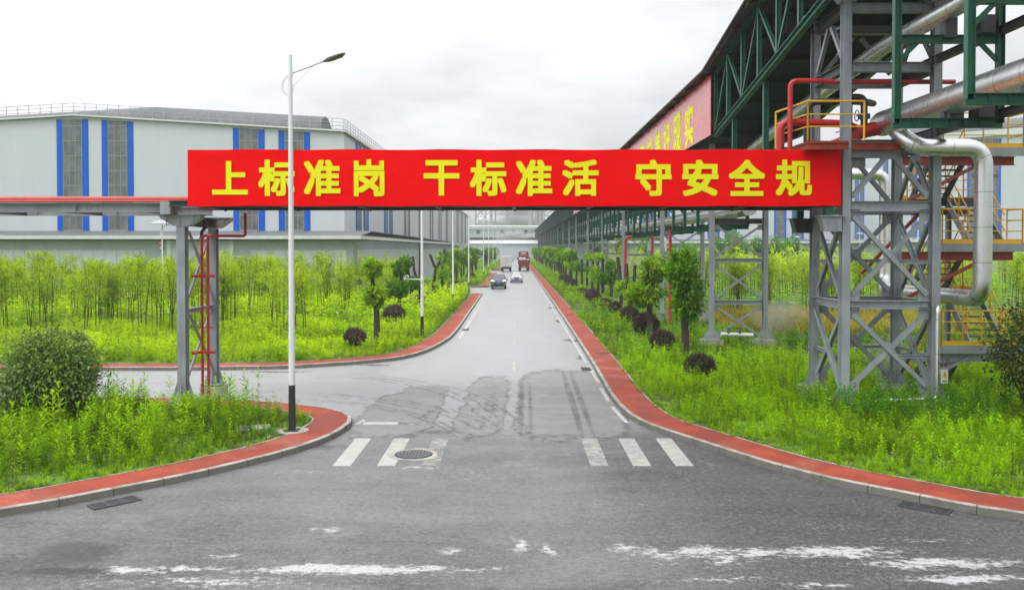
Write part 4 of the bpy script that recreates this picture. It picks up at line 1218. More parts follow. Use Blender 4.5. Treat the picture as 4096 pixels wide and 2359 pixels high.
# ------------------------------------------------------------------ repeated trestles down the line
TRY = [41.6, 55.6, 75.7, 94, 113, 135, 152.5, 172, 193, 212, 231, 250, 268, 287, 305, 324, 343, 362, 381]
def make_trestle():
    o = thing('support_trestle', (10.91, 41.6, 0), '', 'trestle', 'grey trestles under the long green gallery')
    y = 41.6
    for x in (9.6, 12.22):
        mb = MB(); mb.hbeam((x, y, 0.5), (x, y, 10.0), 0.225, 0.28, 0.024, up=(0, 1, 0)); mb.build('column', M['steel'], o)
        mb = MB(); mb.box((x, y, 0.25), (1.0, 0.9, 0.4)); mb.build('plinth', M['concrete'], o)
        mb = MB(); mb.poly([(x - 0.42, y - 0.17, 0.46), (x + 0.42, y - 0.17, 0.46), (x + 0.36, y - 0.17, 0.72), (x + 0.15, y - 0.17, 0.9), (x - 0.15, y - 0.17, 0.9), (x - 0.36, y - 0.17, 0.72)], (0, 0.03, 0)); mb.box((x, y, 0.47), (0.8, 0.6, 0.03)); mb.build('base_plate', M['steel'], o)
    for z, h in ((2.26, 0.2), (4.3, 0.2), (6.22, 0.26), (8.1, 0.22), (9.9, 0.24)):
        mb = MB(); mb.hbeam((9.76, y, z), (12.06, y, z), 0.18, h, 0.016)
        if z > 6:
            for k in range(5): mb.b2((10.1 + 0.42 * k, y - 0.085, z - h / 2 + .02), (10.115 + 0.42 * k, y + 0.085, z + h / 2 - .02))
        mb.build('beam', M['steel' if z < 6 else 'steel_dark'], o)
    for z0, z1 in ((0.55, 2.1), (2.42, 4.15), (4.45, 6.05)):
        for s in (0, 1):
            a, b = ((9.72, z0), (12.1, z1)) if s else ((12.1, z0), (9.72, z1))
            mb = MB(); mb.hbeam((a[0], y + 0.05 * s, a[1]), (b[0], y + 0.05 * s, b[1]), 0.09, 0.09, 0.012, up=(0, 1, 0)); mb.build('brace', M['steel'], o)
        mb = MB()
        for x in (9.86, 11.96):
            mb.b2((x - 0.12, y - 0.015, z0), (x + 0.12, y - 0.004, z0 + 0.26)); mb.b2((x - 0.12, y - 0.015, z1 - 0.26), (x + 0.12, y - 0.004, z1))
        mb.box((10.91, y, (z0 + z1) / 2), (0.3, 0.02, 0.2)); build_each(mb, 'gusset', M['steel'], o)
    return o
tr0 = make_trestle()
ords = ['nearest grey trestle under the gallery, beyond the banner tower', 'second grey trestle under the gallery beside the red drain pipe', 'third grey trestle under the gallery, behind the roadside trees', 'fourth grey trestle under the gallery, behind the roadside trees']
for i, y in enumerate(TRY):
    t = tr0 if i == 0 else copy_tree(tr0)
    t.location.y = y
    t['label'] = ords[i] if i < len(ords) else 'grey trestle in the far line of supports under the long green gallery'

# ------------------------------------------------------------------ conveyor gallery
GA = thing('conveyor_gallery', (11, 200, 10), 'long dark green conveyor gallery running beside the road and climbing towards the camera', 'gallery')
YK = 39.0; SL = 0.155
def gb(y): return 10.1 + (SL * (YK - y) if y < YK else 0)
def gt(y): return gb(y) + 2.85
YN, YZ = 12.0, 392.0
# flat part: floor, sides, roof
mb = MB(); mb.b2((9.05, YK, 9.98), (13.0, YZ, 10.1)); mb.build('floor', M['green_dark'], GA)
mb = MB(); mb.b2((9.0, 131, 10.12), (9.05, YZ, 12.95)); mb.b2((13.0, YK, 10.12), (13.05, YZ, 12.95)); mb.b2((9.06, YZ - .05, 10.12), (12.99, YZ, 12.95)); mb.build('side_cladding', M['green_clad'], GA)
mb = MB()
for (x0, z0, x1, z1) in ((8.5, 12.95, 11.0, 13.75), (11.0, 13.75, 13.55, 12.95)):
    mb.poly([(x0, YK, z0), (x1, YK, z1), (x1, YK, z1 + 0.07), (x0, YK, z0 + 0.07)], (0, YZ - YK, 0))
    d = SL * (YK - YN)
    V = [(x0, YK, z0), (x1, YK, z1), (x1, YK, z1 + .07), (x0, YK, z0 + .07), (x0, YN, z0 + d), (x1, YN, z1 + d), (x1, YN, z1 + .07 + d), (x0, YN, z0 + .07 + d)]
    mb.add(V, [(0, 1, 2, 3), (7, 6, 5, 4), (0, 4, 5, 1), (1, 5, 6, 2), (2, 6, 7, 3), (3, 7, 4, 0)])
mb.build('roof', M['roof_under'], GA)
mb = MB()
y = YK + 1
while y < 240:
    mb.beam((8.55, y, 12.88), (10.9, y, 13.63), 0.08, 0.14); y += 3.1
y = YK - 0.3
while y > YN + 0.5:
    d = SL * (YK - y)
    mb.beam((8.6, y, 12.87 + d), (11, y, 13.64 + d), 0.1, 0.16); mb.beam((11, y, 13.64 + d), (13.4, y, 12.87 + d), 0.1, 0.16); y -= 2.3
for x, z in ((8.7, 12.93), (9.5, 13.19), (10.3, 13.44), (11.7, 13.44), (12.6, 13.15)):
    mb.beam((x, YK, z), (x, YN, z + SL * (YK - YN)), 0.06, 0.1)
build_each(mb, 'roof_purlin', M['steel_dark'], GA)
# inclined truss
mb = MB()
for x in (9.15, 12.95):
    for f_, h in ((gb, 0.26), (gt, 0.2)):
        mb.hbeam((x, YK, f_(YK) + 0.0), (x, YN, f_(YN)), 0.22, h, 0.03)
    mb.hbeam((x, YK, gb(YK) - 0.02), (x, 60 if x < 10 else YZ, gb(YK) - 0.02), 0.2, 0.2)
build_each(mb, 'chord', M['green'], GA)
ys = [YK - 0.05 - 2.3 * k for k in range(12)]
for i, y in enumerate(ys):
    if y < YN: break
    for x in (9.15, 12.95):
        mb = MB(); mb.hbeam((x, y, gb(y) + 0.1), (x, y, gt(y) - 0.08), 0.16, 0.16, 0.014, up=(1, 0, 0)); mb.build('truss_post', M['green'], GA)
        if i + 1 < len(ys) and ys[i + 1] > YN:
            y2 = ys[i + 1]
            if i % 2: a, b = (y, gt(y) - 0.1), (y2, gb(y2) + 0.12)
            else: a, b = (y, gb(y) + 0.12), (y2, gt(y2) - 0.1)
            mb = MB(); mb.hbeam((x, a[0], a[1]), (x, b[0], b[1]), 0.12, 0.12, 0.012, up=(1, 0, 0)); mb.build('truss_diagonal', M['green'], GA)
    mb = MB(); mb.hbeam((9.27, y, gb(y)), (12.83, y, gb(y)), 0.12, 0.2, 0.014); mb.build('floor_beam', M['green_dark'], GA)
mb = MB()
d = SL * (YK - YN)
mb.add([(9.27, YK, 10.25), (12.83, YK, 10.25), (12.83, YN, 10.25 + d), (9.27, YN, 10.25 + d), (9.27, YK, 10.3), (12.83, YK, 10.3), (12.83, YN, 10.3 + d), (9.27, YN, 10.3 + d)],
       [(0, 1, 2, 3), (7, 6, 5, 4), (0, 3, 7, 4), (1, 5, 6, 2), (0, 4, 5, 1), (3, 2, 6, 7)])
mb.build('floor', M['green_dark'], GA)
mb = MB()
mb.add([(13.06, YK, 10.1), (13.06, YN, 10.1 + d), (13.06, YN, 13.0 + d), (13.06, YK, 13.0), (13.1, YK, 10.1), (13.1, YN, 10.1 + d), (13.1, YN, 13.0 + d), (13.1, YK, 13.0)],
       [(0, 1, 2, 3), (7, 6, 5, 4), (0, 4, 5, 1), (1, 5, 6, 2), (2, 6, 7, 3), (3, 7, 4, 0)])
mb.build('side_cladding', M['green_clad'], GA)
# belt frame inside
mb = MB()
for x in (10.2, 11.6):
    mb.beam((x, YK, 11.0), (x, YN, 11.0 + d), 0.1, 0.18)
mb.add([(10.1, YK, 11.12), (11.7, YK, 11.12), (11.7, YN, 11.12 + d), (10.1, YN, 11.12 + d)], [(0, 1, 2, 3)])
mb.build('conveyor_belt', M['plastic'], GA)
# pipe hangers below the gallery: U frames
def hanger(y, zb, zm, ztop):
    mb = MB()
    for x in (9.6, 12.2):
        mb.hbeam((x, y, zb), (x, y, ztop), 0.17, 0.17, 0.014, up=(1, 0, 0))
    mb.hbeam((9.52, y, zb), (12.28, y, zb), 0.16, 0.24, 0.014)
    mb.hbeam((9.69, y, zm), (12.11, y, zm), 0.16, 0.2, 0.014)
    for z in (zb + 0.12, zm + 0.1):
        pass
    for z, s in ((zm - 0.1, -1), ):
        mb.beam((9.68, y, z - 0.42), (10.1, y, z), 0.08, 0.1); mb.beam((12.12, y, z - 0.42), (11.7, y, z), 0.08, 0.1)
    for k in range(5): mb.b2((10.0 + 0.42 * k, y - 0.078, zb - 0.10), (10.014 + 0.42 * k, y + 0.078, zb + 0.10))
    return mb
ref = None
for y in (21.5, 18.05, 14.6):
    hanger(y, 8.05, 10.15, gb(y) - 0.1).build('hanger_frame', M['green'], GA)
y = 44.8; cnt = 0
while y < 385 and cnt < 95:
    if min(abs(y - t) for t in TRY) > 0.8:
        if ref is None:
            ref = hanger(y, 6.02, 8.1, 9.98).build('hanger_frame', M['green'], GA); y_ref = y
        else:
            c = ref.copy(); col.objects.link(c); c.parent = GA; c.location.y += y - y_ref
        cnt += 1
    y += 3.45
for y in (36.2, 31.7):
    mb = MB()
    for x in (9.3, 12.4): mb.hbeam((x, y, 6.6), (x, y, gb(y) - 0.12), 0.19, 0.19, 0.014, up=(1, 0, 0))
    mb.hbeam((9.4, y, 8.55), (12.3, y, 8.55), 0.16, 0.2, 0.014)
    mb.build('hanger_frame', M['green'], GA)
mb = MB()
for x in (12.2,):
    mb.hbeam((x, 43, 6.26), (x, 388, 6.26), 0.15, 0.2, 0.014); mb.hbeam((x, 43, 8.33), (x, 388, 8.33), 0.15, 0.2, 0.014)
build_each(mb, 'rack_beam', M['green'], GA)
mb = MB()
for z in (8.28, 10.36):
    mb.hbeam((12.2, 8, z), (12.2, 27, z), 0.16, 0.22, 0.014)
build_each(mb, 'rack_beam', M['steel_dark'], GA)
# pipe saddles
mb = MB()
for y in (21.5, 18.05):
    mb.box((11.0, y, 8.2), (0.36, 0.5, 0.12)); mb.box((11.0, y, 8.25), (0.5, 0.2, 0.22)); mb.box((10.9, y, 10.42), (0.3, 0.3, 0.5)); mb.box((11.75, y, 8.42), (0.4, 0.5, 0.5)); mb.box((11.8, y, 10.5), (0.35, 0.4, 0.45))
build_each(mb, 'pipe_saddle', M['steel_dark'], GA)
# slogan along the gallery side
GB = thing('slogan_banner', (8.95, 85, 10.1), 'long red vinyl banner with yellow characters fixed along the green gallery side', 'banner')
mb = MB(); mb.b2((8.93, 39.05, 10.08), (8.97, 131, 12.86)); mb.build('cloth', M['banner_gloss'], GB)
mb = MB()
yc = 43.85
for ch in '实现好美成变':
    mb = MB(); put_char(mb, ch, yc, 11.22, 2.15, 2.2, lambda a, b, e, yc=yc: Vector((8.924 - e, 2 * yc - a, b)), 0.035); yc += 3.2
    o = mb.build('character', M['letter'], GB, normals=False)
    for p in o.data.polygons:
        if p.normal.x > 0: p.flip()
GB2 = thing('slogan_banner', (8.98, 20, 12.4), 'end of a red banner on the rising part of the green gallery at top edge', 'banner')
mb = MB()
mb.add([(8.98, 25.2, gb(25.2) + 0.12), (8.98, YN, gb(YN) + 0.12), (8.98, YN, gt(YN)), (8.98, 25.2, gt(25.2)), (9.02, 25.2, gb(25.2) + 0.12), (9.02, YN, gb(YN) + 0.12), (9.02, YN, gt(YN)), (9.02, 25.2, gt(25.2))],
       [(0, 1, 2, 3), (7, 6, 5, 4), (0, 4, 5, 1), (1, 5, 6, 2), (2, 6, 7, 3), (3, 7, 4, 0)])
mb.build('cloth', M['banner_gloss'], GB2)

# ------------------------------------------------------------------ pipes on the right
def pipe(name, path, r_, mat, label, rad=0.6, n=18, cat='pipe', seg=7):
    mb = MB(); mb.tube(fillet(path, rad, seg), r_, n)
    return tag(mb.build(name, M[mat], smooth=True), label, cat)
MPIPE = thing('main_pipe', (11, 15, 8.7), 'large shiny silver clad pipe hung in green frames, with a bent loop beside the stair', 'pipe')
mb = MB(); mb.tube([(11.0, 4, 8.62), (11.0, 25.5, 8.62), (11.0, 25.65, 8.61), (11.0, 25.77, 8.6), (11.0, 25.84, 8.58), (11.0, 25.87, 8.57)], [0.375, 0.375, 0.35, 0.27, 0.15, 0.02], 24); mb.build('jacket', M['silver'], MPIPE, smooth=True)
mb = MB(); mb.tube(fillet([(11.0, 24.95, 8.5), (11.3, 24.2, 7.76), (13.3, 24.2, 7.76), (13.3, 24.2, 3.45), (13.3, 30.5, 3.4), (16.5, 38, 3.3), (16.5, 38, 8.2), (11.0, 38, 8.2), (11.0, 38, 7.3), (10.9, 40.5, 6.9)], 0.55, 9), 0.245, 20); mb.build('expansion_loop', M['silver'], MPIPE, smooth=True)
mb = MB(); mb.tube([(11.0, 40, 6.8), (10.9, 44, 6.77), (10.85, 388, 6.77)], 0.375, 20); mb.build('long_run', M['silver_dusty'], MPIPE, smooth=True)
pipe('upper_pipe', [(10.8, 4, 10.82), (10.8, 25, 10.82), (10.8, 33, 10.1), (10.8, 44, 8.85), (10.8, 385, 8.85)], 0.24, 'silver', 'slimmer silver pipe on the upper level of the pipe rack', 1.0)
pipe('black_pipe', [(11.7, 30, 10.2), (11.6, 27.5, 9.55), (10.2, 25.6, 9.3), (8.75, 25.6, 9.3), (8.75, 25.6, 7.9)], 0.1, 'black_pipe', 'black lagged pipe arching behind the yellow railed platform', 0.4)
VP = thing('valve_pipe', (10.2, 25.2, 8.5), 'red pipe with flange and blue valve joining the silver pipe end', 'pipe')
mb = MB(); mb.tube(fillet([(7.8, 25.1, 6.5), (7.8, 25.1, 8.62), (9.9, 25.1, 8.55), (10.15, 25.5, 8.3), (9.4, 26.4, 7.95)], 0.3), 0.115, 14); mb.build('pipe', M['red_pipe'], VP, smooth=True)
mb = MB(); mb.tube([(10.05, 25.2, 8.3), (10.75, 25.3, 8.46)], 0.21, 16); mb.tube([(10.0, 25.19, 8.29), (10.08, 25.2, 8.31)], 0.28, 16); mb.tube([(10.72, 25.3, 8.45), (11.0, 25.4, 8.5)], 0.16, 16); mb.build('flange', M['red_pipe'], VP, smooth=True)
mb = MB(); mb.tube(fillet([(9.9, 25.2, 9.36), (10.3, 25.2, 9.36), (10.3, 25.2, 8.4)], 0.35), 0.1, 14); mb.build('branch', M['black_pipe'], VP, smooth=True)
mb = MB(); mb.tube([(10.3, 25.2, 8.72), (10.3, 25.2, 8.86)], 0.17, 14); mb.tube([(10.05, 25.1, 8.8), (10.3, 25.15, 8.8)], 0.03, 8)
mb.tube([Vector((10.05, 25.1 + 0.0, 8.8)) + Vector((0.02 * 0, 0.16 * math.cos(a), 0.16 * math.sin(a))) for a in [2 * math.pi * k / 16 for k in range(17)]], 0.016, 6)
mb.build('valve', M['blue_valve'], VP)
pipe('thin_red_pipe', [(8.02, 24.9, 6.3), (8.02, 24.9, 9.78), (8.9, 24.9, 9.78), (9.2, 25.06, 9.78), (12.9, 25.06, 9.78)], 0.07, 'red_pipe', 'thin red pipe bending over the banner top towards the tower', 0.22)
pipe('red_drain_pipe', [(9.9, 72, 5.9), (9.3, 72, 5.8), (9.3, 72, 0.3)], 0.11, 'red_pipe', 'red down pipe with elbow beside the third trestle', 0.3)
pipe('red_drain_pipe', [(9.55, 52.5, 6.0), (9.55, 52.5, 0.3)], 0.10, 'red_pipe', 'thick straight red down pipe behind the tall roadside tree')
pipe('red_drain_pipe', [(10.2, 63.5, 6.0), (10.2, 63.5, 0.3)], 0.08, 'red_pipe', 'thinner straight red down pipe left of the thick one')
pipe('silver_riser', [(9.9, 84, 6.05), (14.6, 84, 6.05), (14.6, 84, 0.6), (13.2, 84, 0.6)], 0.34, 'silver', 'pair of silver loop pipes standing behind the second trestle', 0.7)
pipe('silver_riser', [(10, 86, 6.0), (13.6, 86, 6.0), (13.6, 86, 0.4)], 0.3, 'silver', 'second silver loop pipe just left of the outer one', 0.6)
pipe('white_drain_pipe', [(13.1, 27.0, 3.25), (12.16, 24.45, 3.2), (12.16, 24.45, 0.55), (10.4, 24.5, 0.5)], 0.068, 'silver', 'small silver drain pipe running down the front right column of the tower', 0.16)
pipe('white_drain_pipe', [(9.95, 41.1, 0.75), (11.5, 41.1, 0.7)], 0.09, 'white_paint', 'short white header pipe at the foot of the nearest trestle')
mb = MB(); mb.tube([Vector((12.35 + 0.11 * math.cos(a), 24.3, 1.62 + 0.11 * math.sin(a))) for a in [2 * math.pi * k / 14 for k in range(15)]], 0.014, 6); mb.tube([(12.16, 24.38, 1.62), (12.35, 24.3, 1.62)], 0.05, 8); mb.beam((12.24, 24.3, 1.62), (12.46, 24.3, 1.62), 0.015, 0.015); mb.beam((12.35, 24.3, 1.51), (12.35, 24.3, 1.73), 0.015, 0.015, up=(0, 1, 0))
tag(mb.build('hand_valve', M['lamp_grey']), 'black hand wheel valve on the small silver drain pipe', 'valve')
ws = thing('warning_sign', (12.3, 24.36, 1.2), 'small white sign with yellow warning triangle on the silver drain pipe', 'sign')
mb = MB(); mb.box((12.33, 24.37, 1.22), (0.21, 0.012, 0.40)); mb.build('board', M['fascia'], ws)
mb = MB(); mb.poly([(12.24, 24.358, 1.2), (12.42, 24.358, 1.2), (12.33, 24.358, 1.38)], (0, -0.004, 0)); mb.build('triangle', M['yellow'], ws)
mb = MB(); mb.beam((12.33, 24.351, 1.235), (12.33, 24.351, 1.33), 0.016, 0.004, up=(0, 1, 0)); mb.box((12.33, 24.357, 1.09), (0.13, 0.008, 0.025)); mb.build('symbol', M['plastic'], ws)
for i, x in enumerate((10.3, 10.85)):
    mb = MB(); mb.tube([(x, 41.05, 0.75), (x, 41.05, 1.05)], 0.035, 8); mb.tube([(x, 41.05, 1.05), (x, 41.05, 1.08)], 0.10, 10); mb.tube([(x, 41.05, 0.82), (x, 41.05, 0.92)], 0.07, 8)
    tag(mb.build('hand_valve', M['lamp_grey']), ('left' if i == 0 else 'right') + ' hand valve on the short white header pipe at the trestle foot', 'valve')

# ------------------------------------------------------------------ platform with railing
def railing(mb, pts, h=1.1, mids=(0.4, 0.75), r_=0.024, toe=0.0, step=1.1):
    P_ = [Vector(p) for p in pts]
    Z = Vector((0, 0, 1))
    for a, b in zip(P_[:-1], P_[1:]):
        n = max(1, round((b - a).length / step))
        for k in range(n + 1):
            p = a.lerp(b, k / n); mb.tube([p, p + Z * h], r_, 8)
        for q in mids + (h,): mb.tube([a + Z * q, b + Z * q], r_ * (1.0 if q == h else 0.7), 8)
        if toe: mb.beam(a + Z * toe / 2, b + Z * toe / 2, 0.02, toe)
VPf = thing('valve_platform', (9, 25, 7.9), 'small orange steel platform with yellow railing above the banner right end', 'platform')
mb = MB(); mb.poly([(8.3, 24.2, 7.9), (9.46, 24.2, 7.9), (9.46, 26.2, 7.9), (8.3, 26.2, 7.9)], (0, 0, 0.05))
mb.hbeam((8.3, 24.2, 7.80), (9.46, 24.2, 7.80), 0.1, 0.2); mb.hbeam((8.3, 24.2, 7.80), (8.3, 26.2, 7.80), 0.1, 0.2); mb.hbeam((9.75, 24.62, 7.84), (12.1, 24.62, 7.84), 0.1, 0.2)
mb.build('deck', M['red_steel'], VPf)
mb = MB(); railing(mb, [(8.0, 26.2, 7.95), (8.3, 24.2, 7.95), (9.9, 24.2, 7.95)], 1.12, r_=0.03); mb.build('railing', M['yellow'], VPf, smooth=True)

# ------------------------------------------------------------------ stair tower
ST = thing('stair_tower', (15, 29, 0), 'switchback steel stair with yellow railings and red beams beside the four column tower', 'stairs')
AX0, AX1, BX0_, BX1_ = 13.72, 14.85, 15.0, 16.1
YF0, YF1, YS0, YS1, YB1 = 27.1, 28.0, 28.0, 29.6, 30.75
lv_front = [8.1, 5.05, 1.8]
lv_back = [6.6, 3.42, 0.12]
for z in lv_front:
    mb = MB(); mb.b2((13.6, YF0, z - 0.06), (16.2, YF1, z)); mb.b2((13.55, YF0 - 0.02, z - 0.26), (16.2, YF0 + 0.08, z - 0.061)); mb.b2((13.55, YF0 + .081, z - 0.26), (13.63, YF1, z - 0.061)); mb.build('landing', M['steel'], ST)
    mb = MB(); mb.hbeam((12.4, YF0 + 0.25, z - 0.40), (16.0, YF0 + 0.25, z - 0.40), 0.16, 0.28); mb.build('landing_beam', M['red_steel'] if z > 2 else M['steel'], ST)
    mb = MB()
    railing(mb, [(13.62, YF1, z), (13.62, YF0 + .04, z), (16.18, YF0 + .04, z), (16.18, YF1, z)], 1.1, toe=0.14, step=1.3)
    mb.build('railing', M['yellow'], ST, smooth=True)
for z in lv_back[:2]:
    mb = MB(); mb.b2((13.6, YS1, z - 0.06), (16.2, YB1, z)); mb.b2((13.6, YS1 - .01, z - 0.24), (16.2, YS1 + .07, z - .061)); mb.build('landing', M['steel_dark'], ST)
    mb = MB(); mb.hbeam((12.4, YB1 - 0.3, z - 0.38), (16.2, YB1 - 0.3, z - 0.38), 0.16, 0.26); mb.b2((15.0, YS1 + .1, z - 0.2), (16.4, YS1 + .18, z + 0.06)); build_each(mb, 'landing_beam', M['red_steel'], ST)
    mb = MB(); railing(mb, [(13.62, YS1, z), (13.62, YB1, z), (16.18, YB1, z), (16.18, YS1, z)], 1.1, toe=0.14, step=1.3); mb.build('railing', M['yellow'], ST, smooth=True)
def flight(x0, x1, ya, za, yb, zb):
    mb = MB()
    n = 7
    for k in range(1, n + 1):
        t = k / (n + 1)
        mb.b2((x0 + 0.05, ya + (yb - ya) * t - 0.13, za + (zb - za) * t - 0.035), (x1 - 0.05, ya + (yb - ya) * t + 0.13, za + (zb - za) * t + 0.0))
    build_each(mb, 'tread', M['steel_dark'], ST)
    mb = MB()
    for x in (x0, x1): mb.beam((x, ya, za - 0.1), (x, yb, zb - 0.1), 0.05, 0.26, up=(0, 0, 1))
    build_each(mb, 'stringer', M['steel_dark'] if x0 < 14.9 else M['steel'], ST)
    for x in (x0, x1):
        mb = MB()
        a, b = Vector((x, ya, za)), Vector((x, yb, zb)); Z = Vector((0, 0, 1))
        for h in (0.45, 0.95): mb.tube([a + Z * h, b + Z * h], 0.022, 8)
        for t in (0.12, 0.5, 0.88): p = a.lerp(b, t); mb.tube([p, p + Z * 0.95], 0.02, 8)
        mb.build('handrail', M['yellow'], ST, smooth=True)
flight(AX0, AX1, YS0, 8.1, YS1, 6.6); flight(BX0_, BX1_, YS0, 5.05, YS1, 6.6)
flight(AX0, AX1, YS0, 5.05, YS1, 3.42); flight(BX0_, BX1_, YS0, 1.8, YS1, 3.42)
flight(AX0, AX1, YS0, 1.8, YS1, 0.12)
mb = MB()
mb.beam((12.36, YF0 + 0.25, 6.3), (15.2, YF0 + 0.25, 7.75), 0.1, 0.12, up=(0, 1, 0)); mb.beam((12.36, YF0 + 0.25, 3.2), (15.2, YF0 + 0.25, 4.6), 0.1, 0.12, up=(0, 1, 0))
mb.beam((12.4, YB1 - .3, 4.0), (14.5, YB1 - .3, 6.2), 0.1, 0.12, up=(0, 1, 0))
build_each(mb, 'brace', M['red_steel'], ST)
mb = MB(); mb.beam((12.4, YF0 + 0.25, 0.25), (14.6, YF0 + 0.25, 1.4), 0.1, 0.14, up=(0, 1, 0)); mb.build('brace', M['steel'], ST)
mb = MB()
for y_ in (YB1 - .1,): mb.hbeam((15.6, y_, 0), (15.6, y_, 6.5), 0.16, 0.16, up=(1, 0, 0))
mb.build('post', M['steel'], ST)
mb = MB(); 
for s in (-1, 1): mb.tube([(11.5 + s * 0.2, 101, 0.3), (11.5 + s * 0.2, 101, 5.6)], 0.04, 6)
for k in range(16): mb.tube([(11.3, 101, 0.5 + 0.32 * k), (11.7, 101, 0.5 + 0.32 * k)], 0.025, 6)
tag(mb.build('ladder', M['yellow_pale']), 'pale yellow vertical ladder up to the pipe rack beyond the third trestle', 'ladder')
# ------------------------------------------------------------------ street lamps
def make_lamp():
    o = thing('street_lamp', (0, 0, 0), '', 'street lamp', 'tall white street lamps along the left side of the road')
    mb = MB(); mb.tube([(0, 0, 1.2), (0, 0, 9.75)], [0.085, 0.05], 14); mb.build('pole', M['white_paint'], o, True, True)
    mb = MB(); mb.tube([(0, 0, 0), (0, 0, 1.2)], [0.095, 0.086], 14); mb.box((0, 0, 0.02), (0.34, 0.34, 0.03)); mb.box((0, -0.09, 0.55), (0.1, 0.03, 0.3)); mb.build('base_sleeve', M['dark_band'], o, True, True)
    mb = MB()
    mb.tube([(0.03, 0, 9.28), (0.88, 0, 9.60)], 0.028, 10)
    mb.tube(fillet([(-0.01, 0, 9.25), (-0.14, 0, 9.17), (-0.22, 0, 9.0), (-0.2, 0, 8.82), (-0.02, 0, 8.68)], 0.12, 4), 0.022, 8)
    mb.tube([(0.05, 0, 8.93), (0.58, 0, 9.46)], 0.009, 6); mb.box((0.055, 0, 8.9), (0.03, 0.05, 0.14)); mb.box((0.05, 0, 9.3), (0.03, 0.07, 0.16))
    mb.build('arm', M['white_paint'], o, True, True)
    mb = MB()
    rings = []
    d = Vector((0.94, 0, 0.35)).normalized(); u = Vector((-0.35, 0, 0.94)).normalized(); s_ = Vector((0, 1, 0))
    for t, hw, th in ((0.0, 0.045, 0.05), (0.06, 0.06, 0.07), (0.14, 0.1, 0.10), (0.22, 0.13, 0.09), (0.42, 0.14, 0.07), (0.54, 0.11, 0.05), (0.60, 0.03, 0.03)):
        c = Vector((0.86, 0, 9.585)) + d * t
        rings.append([c + s_ * (hw * a) + u * (th * b) for a, b in ((-1, -.4), (-.7, -.5), (.7, -.5), (1, -.4), (1, .1), (.6, .5), (-.6, .5), (-1, .1))])
    mb.loft(rings); h = mb.build('lamp_head', M['lamp_grey'], o, True, True)
    mb = MB()
    c = Vector((0.86, 0, 9.585)) + d * 0.36 - u * 0.046
    mb.box(c, (0.3, 0.2, 0.01), Matrix.Rotation(-math.atan2(0.35, 0.94), 3, 'Y')); mb.build('lens', M['lens'], h, False, True)
    return o
lamp = make_lamp()
lpos = [(-5.83, 22.1, 0.145, 'nearest tall white street lamp standing on the red path corner'),
        (-4.96, 45.1, 0.1, 'second white street lamp from the camera, with a camera arm, beside the far left path'),
        (-4.9, 66.6, 0.1, 'third white street lamp from the camera in the left verge'),
        (-4.95, 90.0, 0.1, 'fourth white street lamp, at the second side street'),
        (-4.85, 128.9, 0.1, 'fifth white street lamp, left of the black car'),
        (-5.1, 161, 0.1, ''), (-5.1, 193, 0.1, ''), (-5.0, 227, 0.1, ''), (-5.08, 249, 0.1, ''), (-5.0, 275, 0.1, ''), (-5.0, 300, 0.1, ''), (-5.0, 326, 0.1, '')]
for i, (x, y, z, lab) in enumerate(lpos):
    o = lamp if i == 0 else copy_tree(lamp)
    o.location = (x, y, z)
    o['label'] = lab or 'white street lamp in the far row that closes up behind the box truck'
mb = MB(); mb.tube([(-5.83, 22.1, 0.142), (-5.83, 22.1, 0.156)], 0.42, 24); tag(mb.build('lamp_footing', M['concrete']), 'round concrete footing round the nearest lamp post in the red path', 'footing')
def cam_arm(x, y, z, lab):
    o = thing('security_camera', (x, y, z), lab, 'camera')
    mb = MB(); mb.tube([(x + 0.05, y - 0.02, z), (x - 0.95, y - 0.02, z + 0.02)], 0.03, 8); mb.box((x, y - 0.1, z), (0.14, 0.05, 0.2)); mb.build('arm', M['white_paint'], o)
    mb = MB(); mb.box((x - 0.78, y - 0.1, z + 0.16), (0.14, 0.34, 0.13)); mb.tube([(x - 0.78, y - 0.05, z + 0.03), (x - 0.78, y - 0.05, z + 0.1)], 0.03, 8); b = mb.build('body', M['white_paint'], o)
    mb = MB(); mb.tube([(x - 0.78, y - 0.27, z + 0.15), (x - 0.78, y - 0.29, z + 0.15)], 0.05, 10); mb.build('lens', M['plastic'], b)
cam_arm(-4.96, 45.1, 3.25, 'white security camera on a short arm of the second lamp post')
cam_arm(-4.85, 128.9, 3.7, 'white security camera on an arm of the fifth lamp post')

def solar(x, y, lab, h=6.9):
    o = thing('solar_lamp', (x, y, 0), lab, 'street lamp', 'small solar street lamps near the warehouses')
    mb = MB(); mb.tube([(x, y, 0), (x, y, h - 0.6)], [0.07, 0.045], 10); mb.tube(fillet([(x, y, h - 1.2), (x - 0.2, y, h - 0.8), (x + 0.1, y, h - 0.35), (x + 0.8, y, h - 0.1)], 0.3), 0.03, 8); mb.build('pole', M['white_paint'], o, True)
    mb = MB(); mb.box((x, y, h), (1.5, 0.9, 0.04), Matrix.Rotation(0.3, 3, 'X')); mb.tube([(x, y, h - 0.6), (x, y, h - .02)], 0.03, 8); mb.build('solar_panel', M['rail_grey'], o)
    mb = MB(); mb.box((x + 0.95, y, h - 0.07), (0.4, 0.16, 0.06), Matrix.Rotation(-0.3, 3, 'Y')); mb.build('lamp_head', M['white_paint'], o)
solar(-27.0, 65, 'solar street lamp among the bamboo before the left warehouse shutter')
solar(54.7, 200, 'solar street lamp seen through the nearest gallery trestle', 8.0)
solar(66.0, 200, 'solar street lamp right of the nearest gallery trestle', 7.6)
solar(81.0, 200, 'solar street lamp seen through the lower braces of the big tower', 8.4)

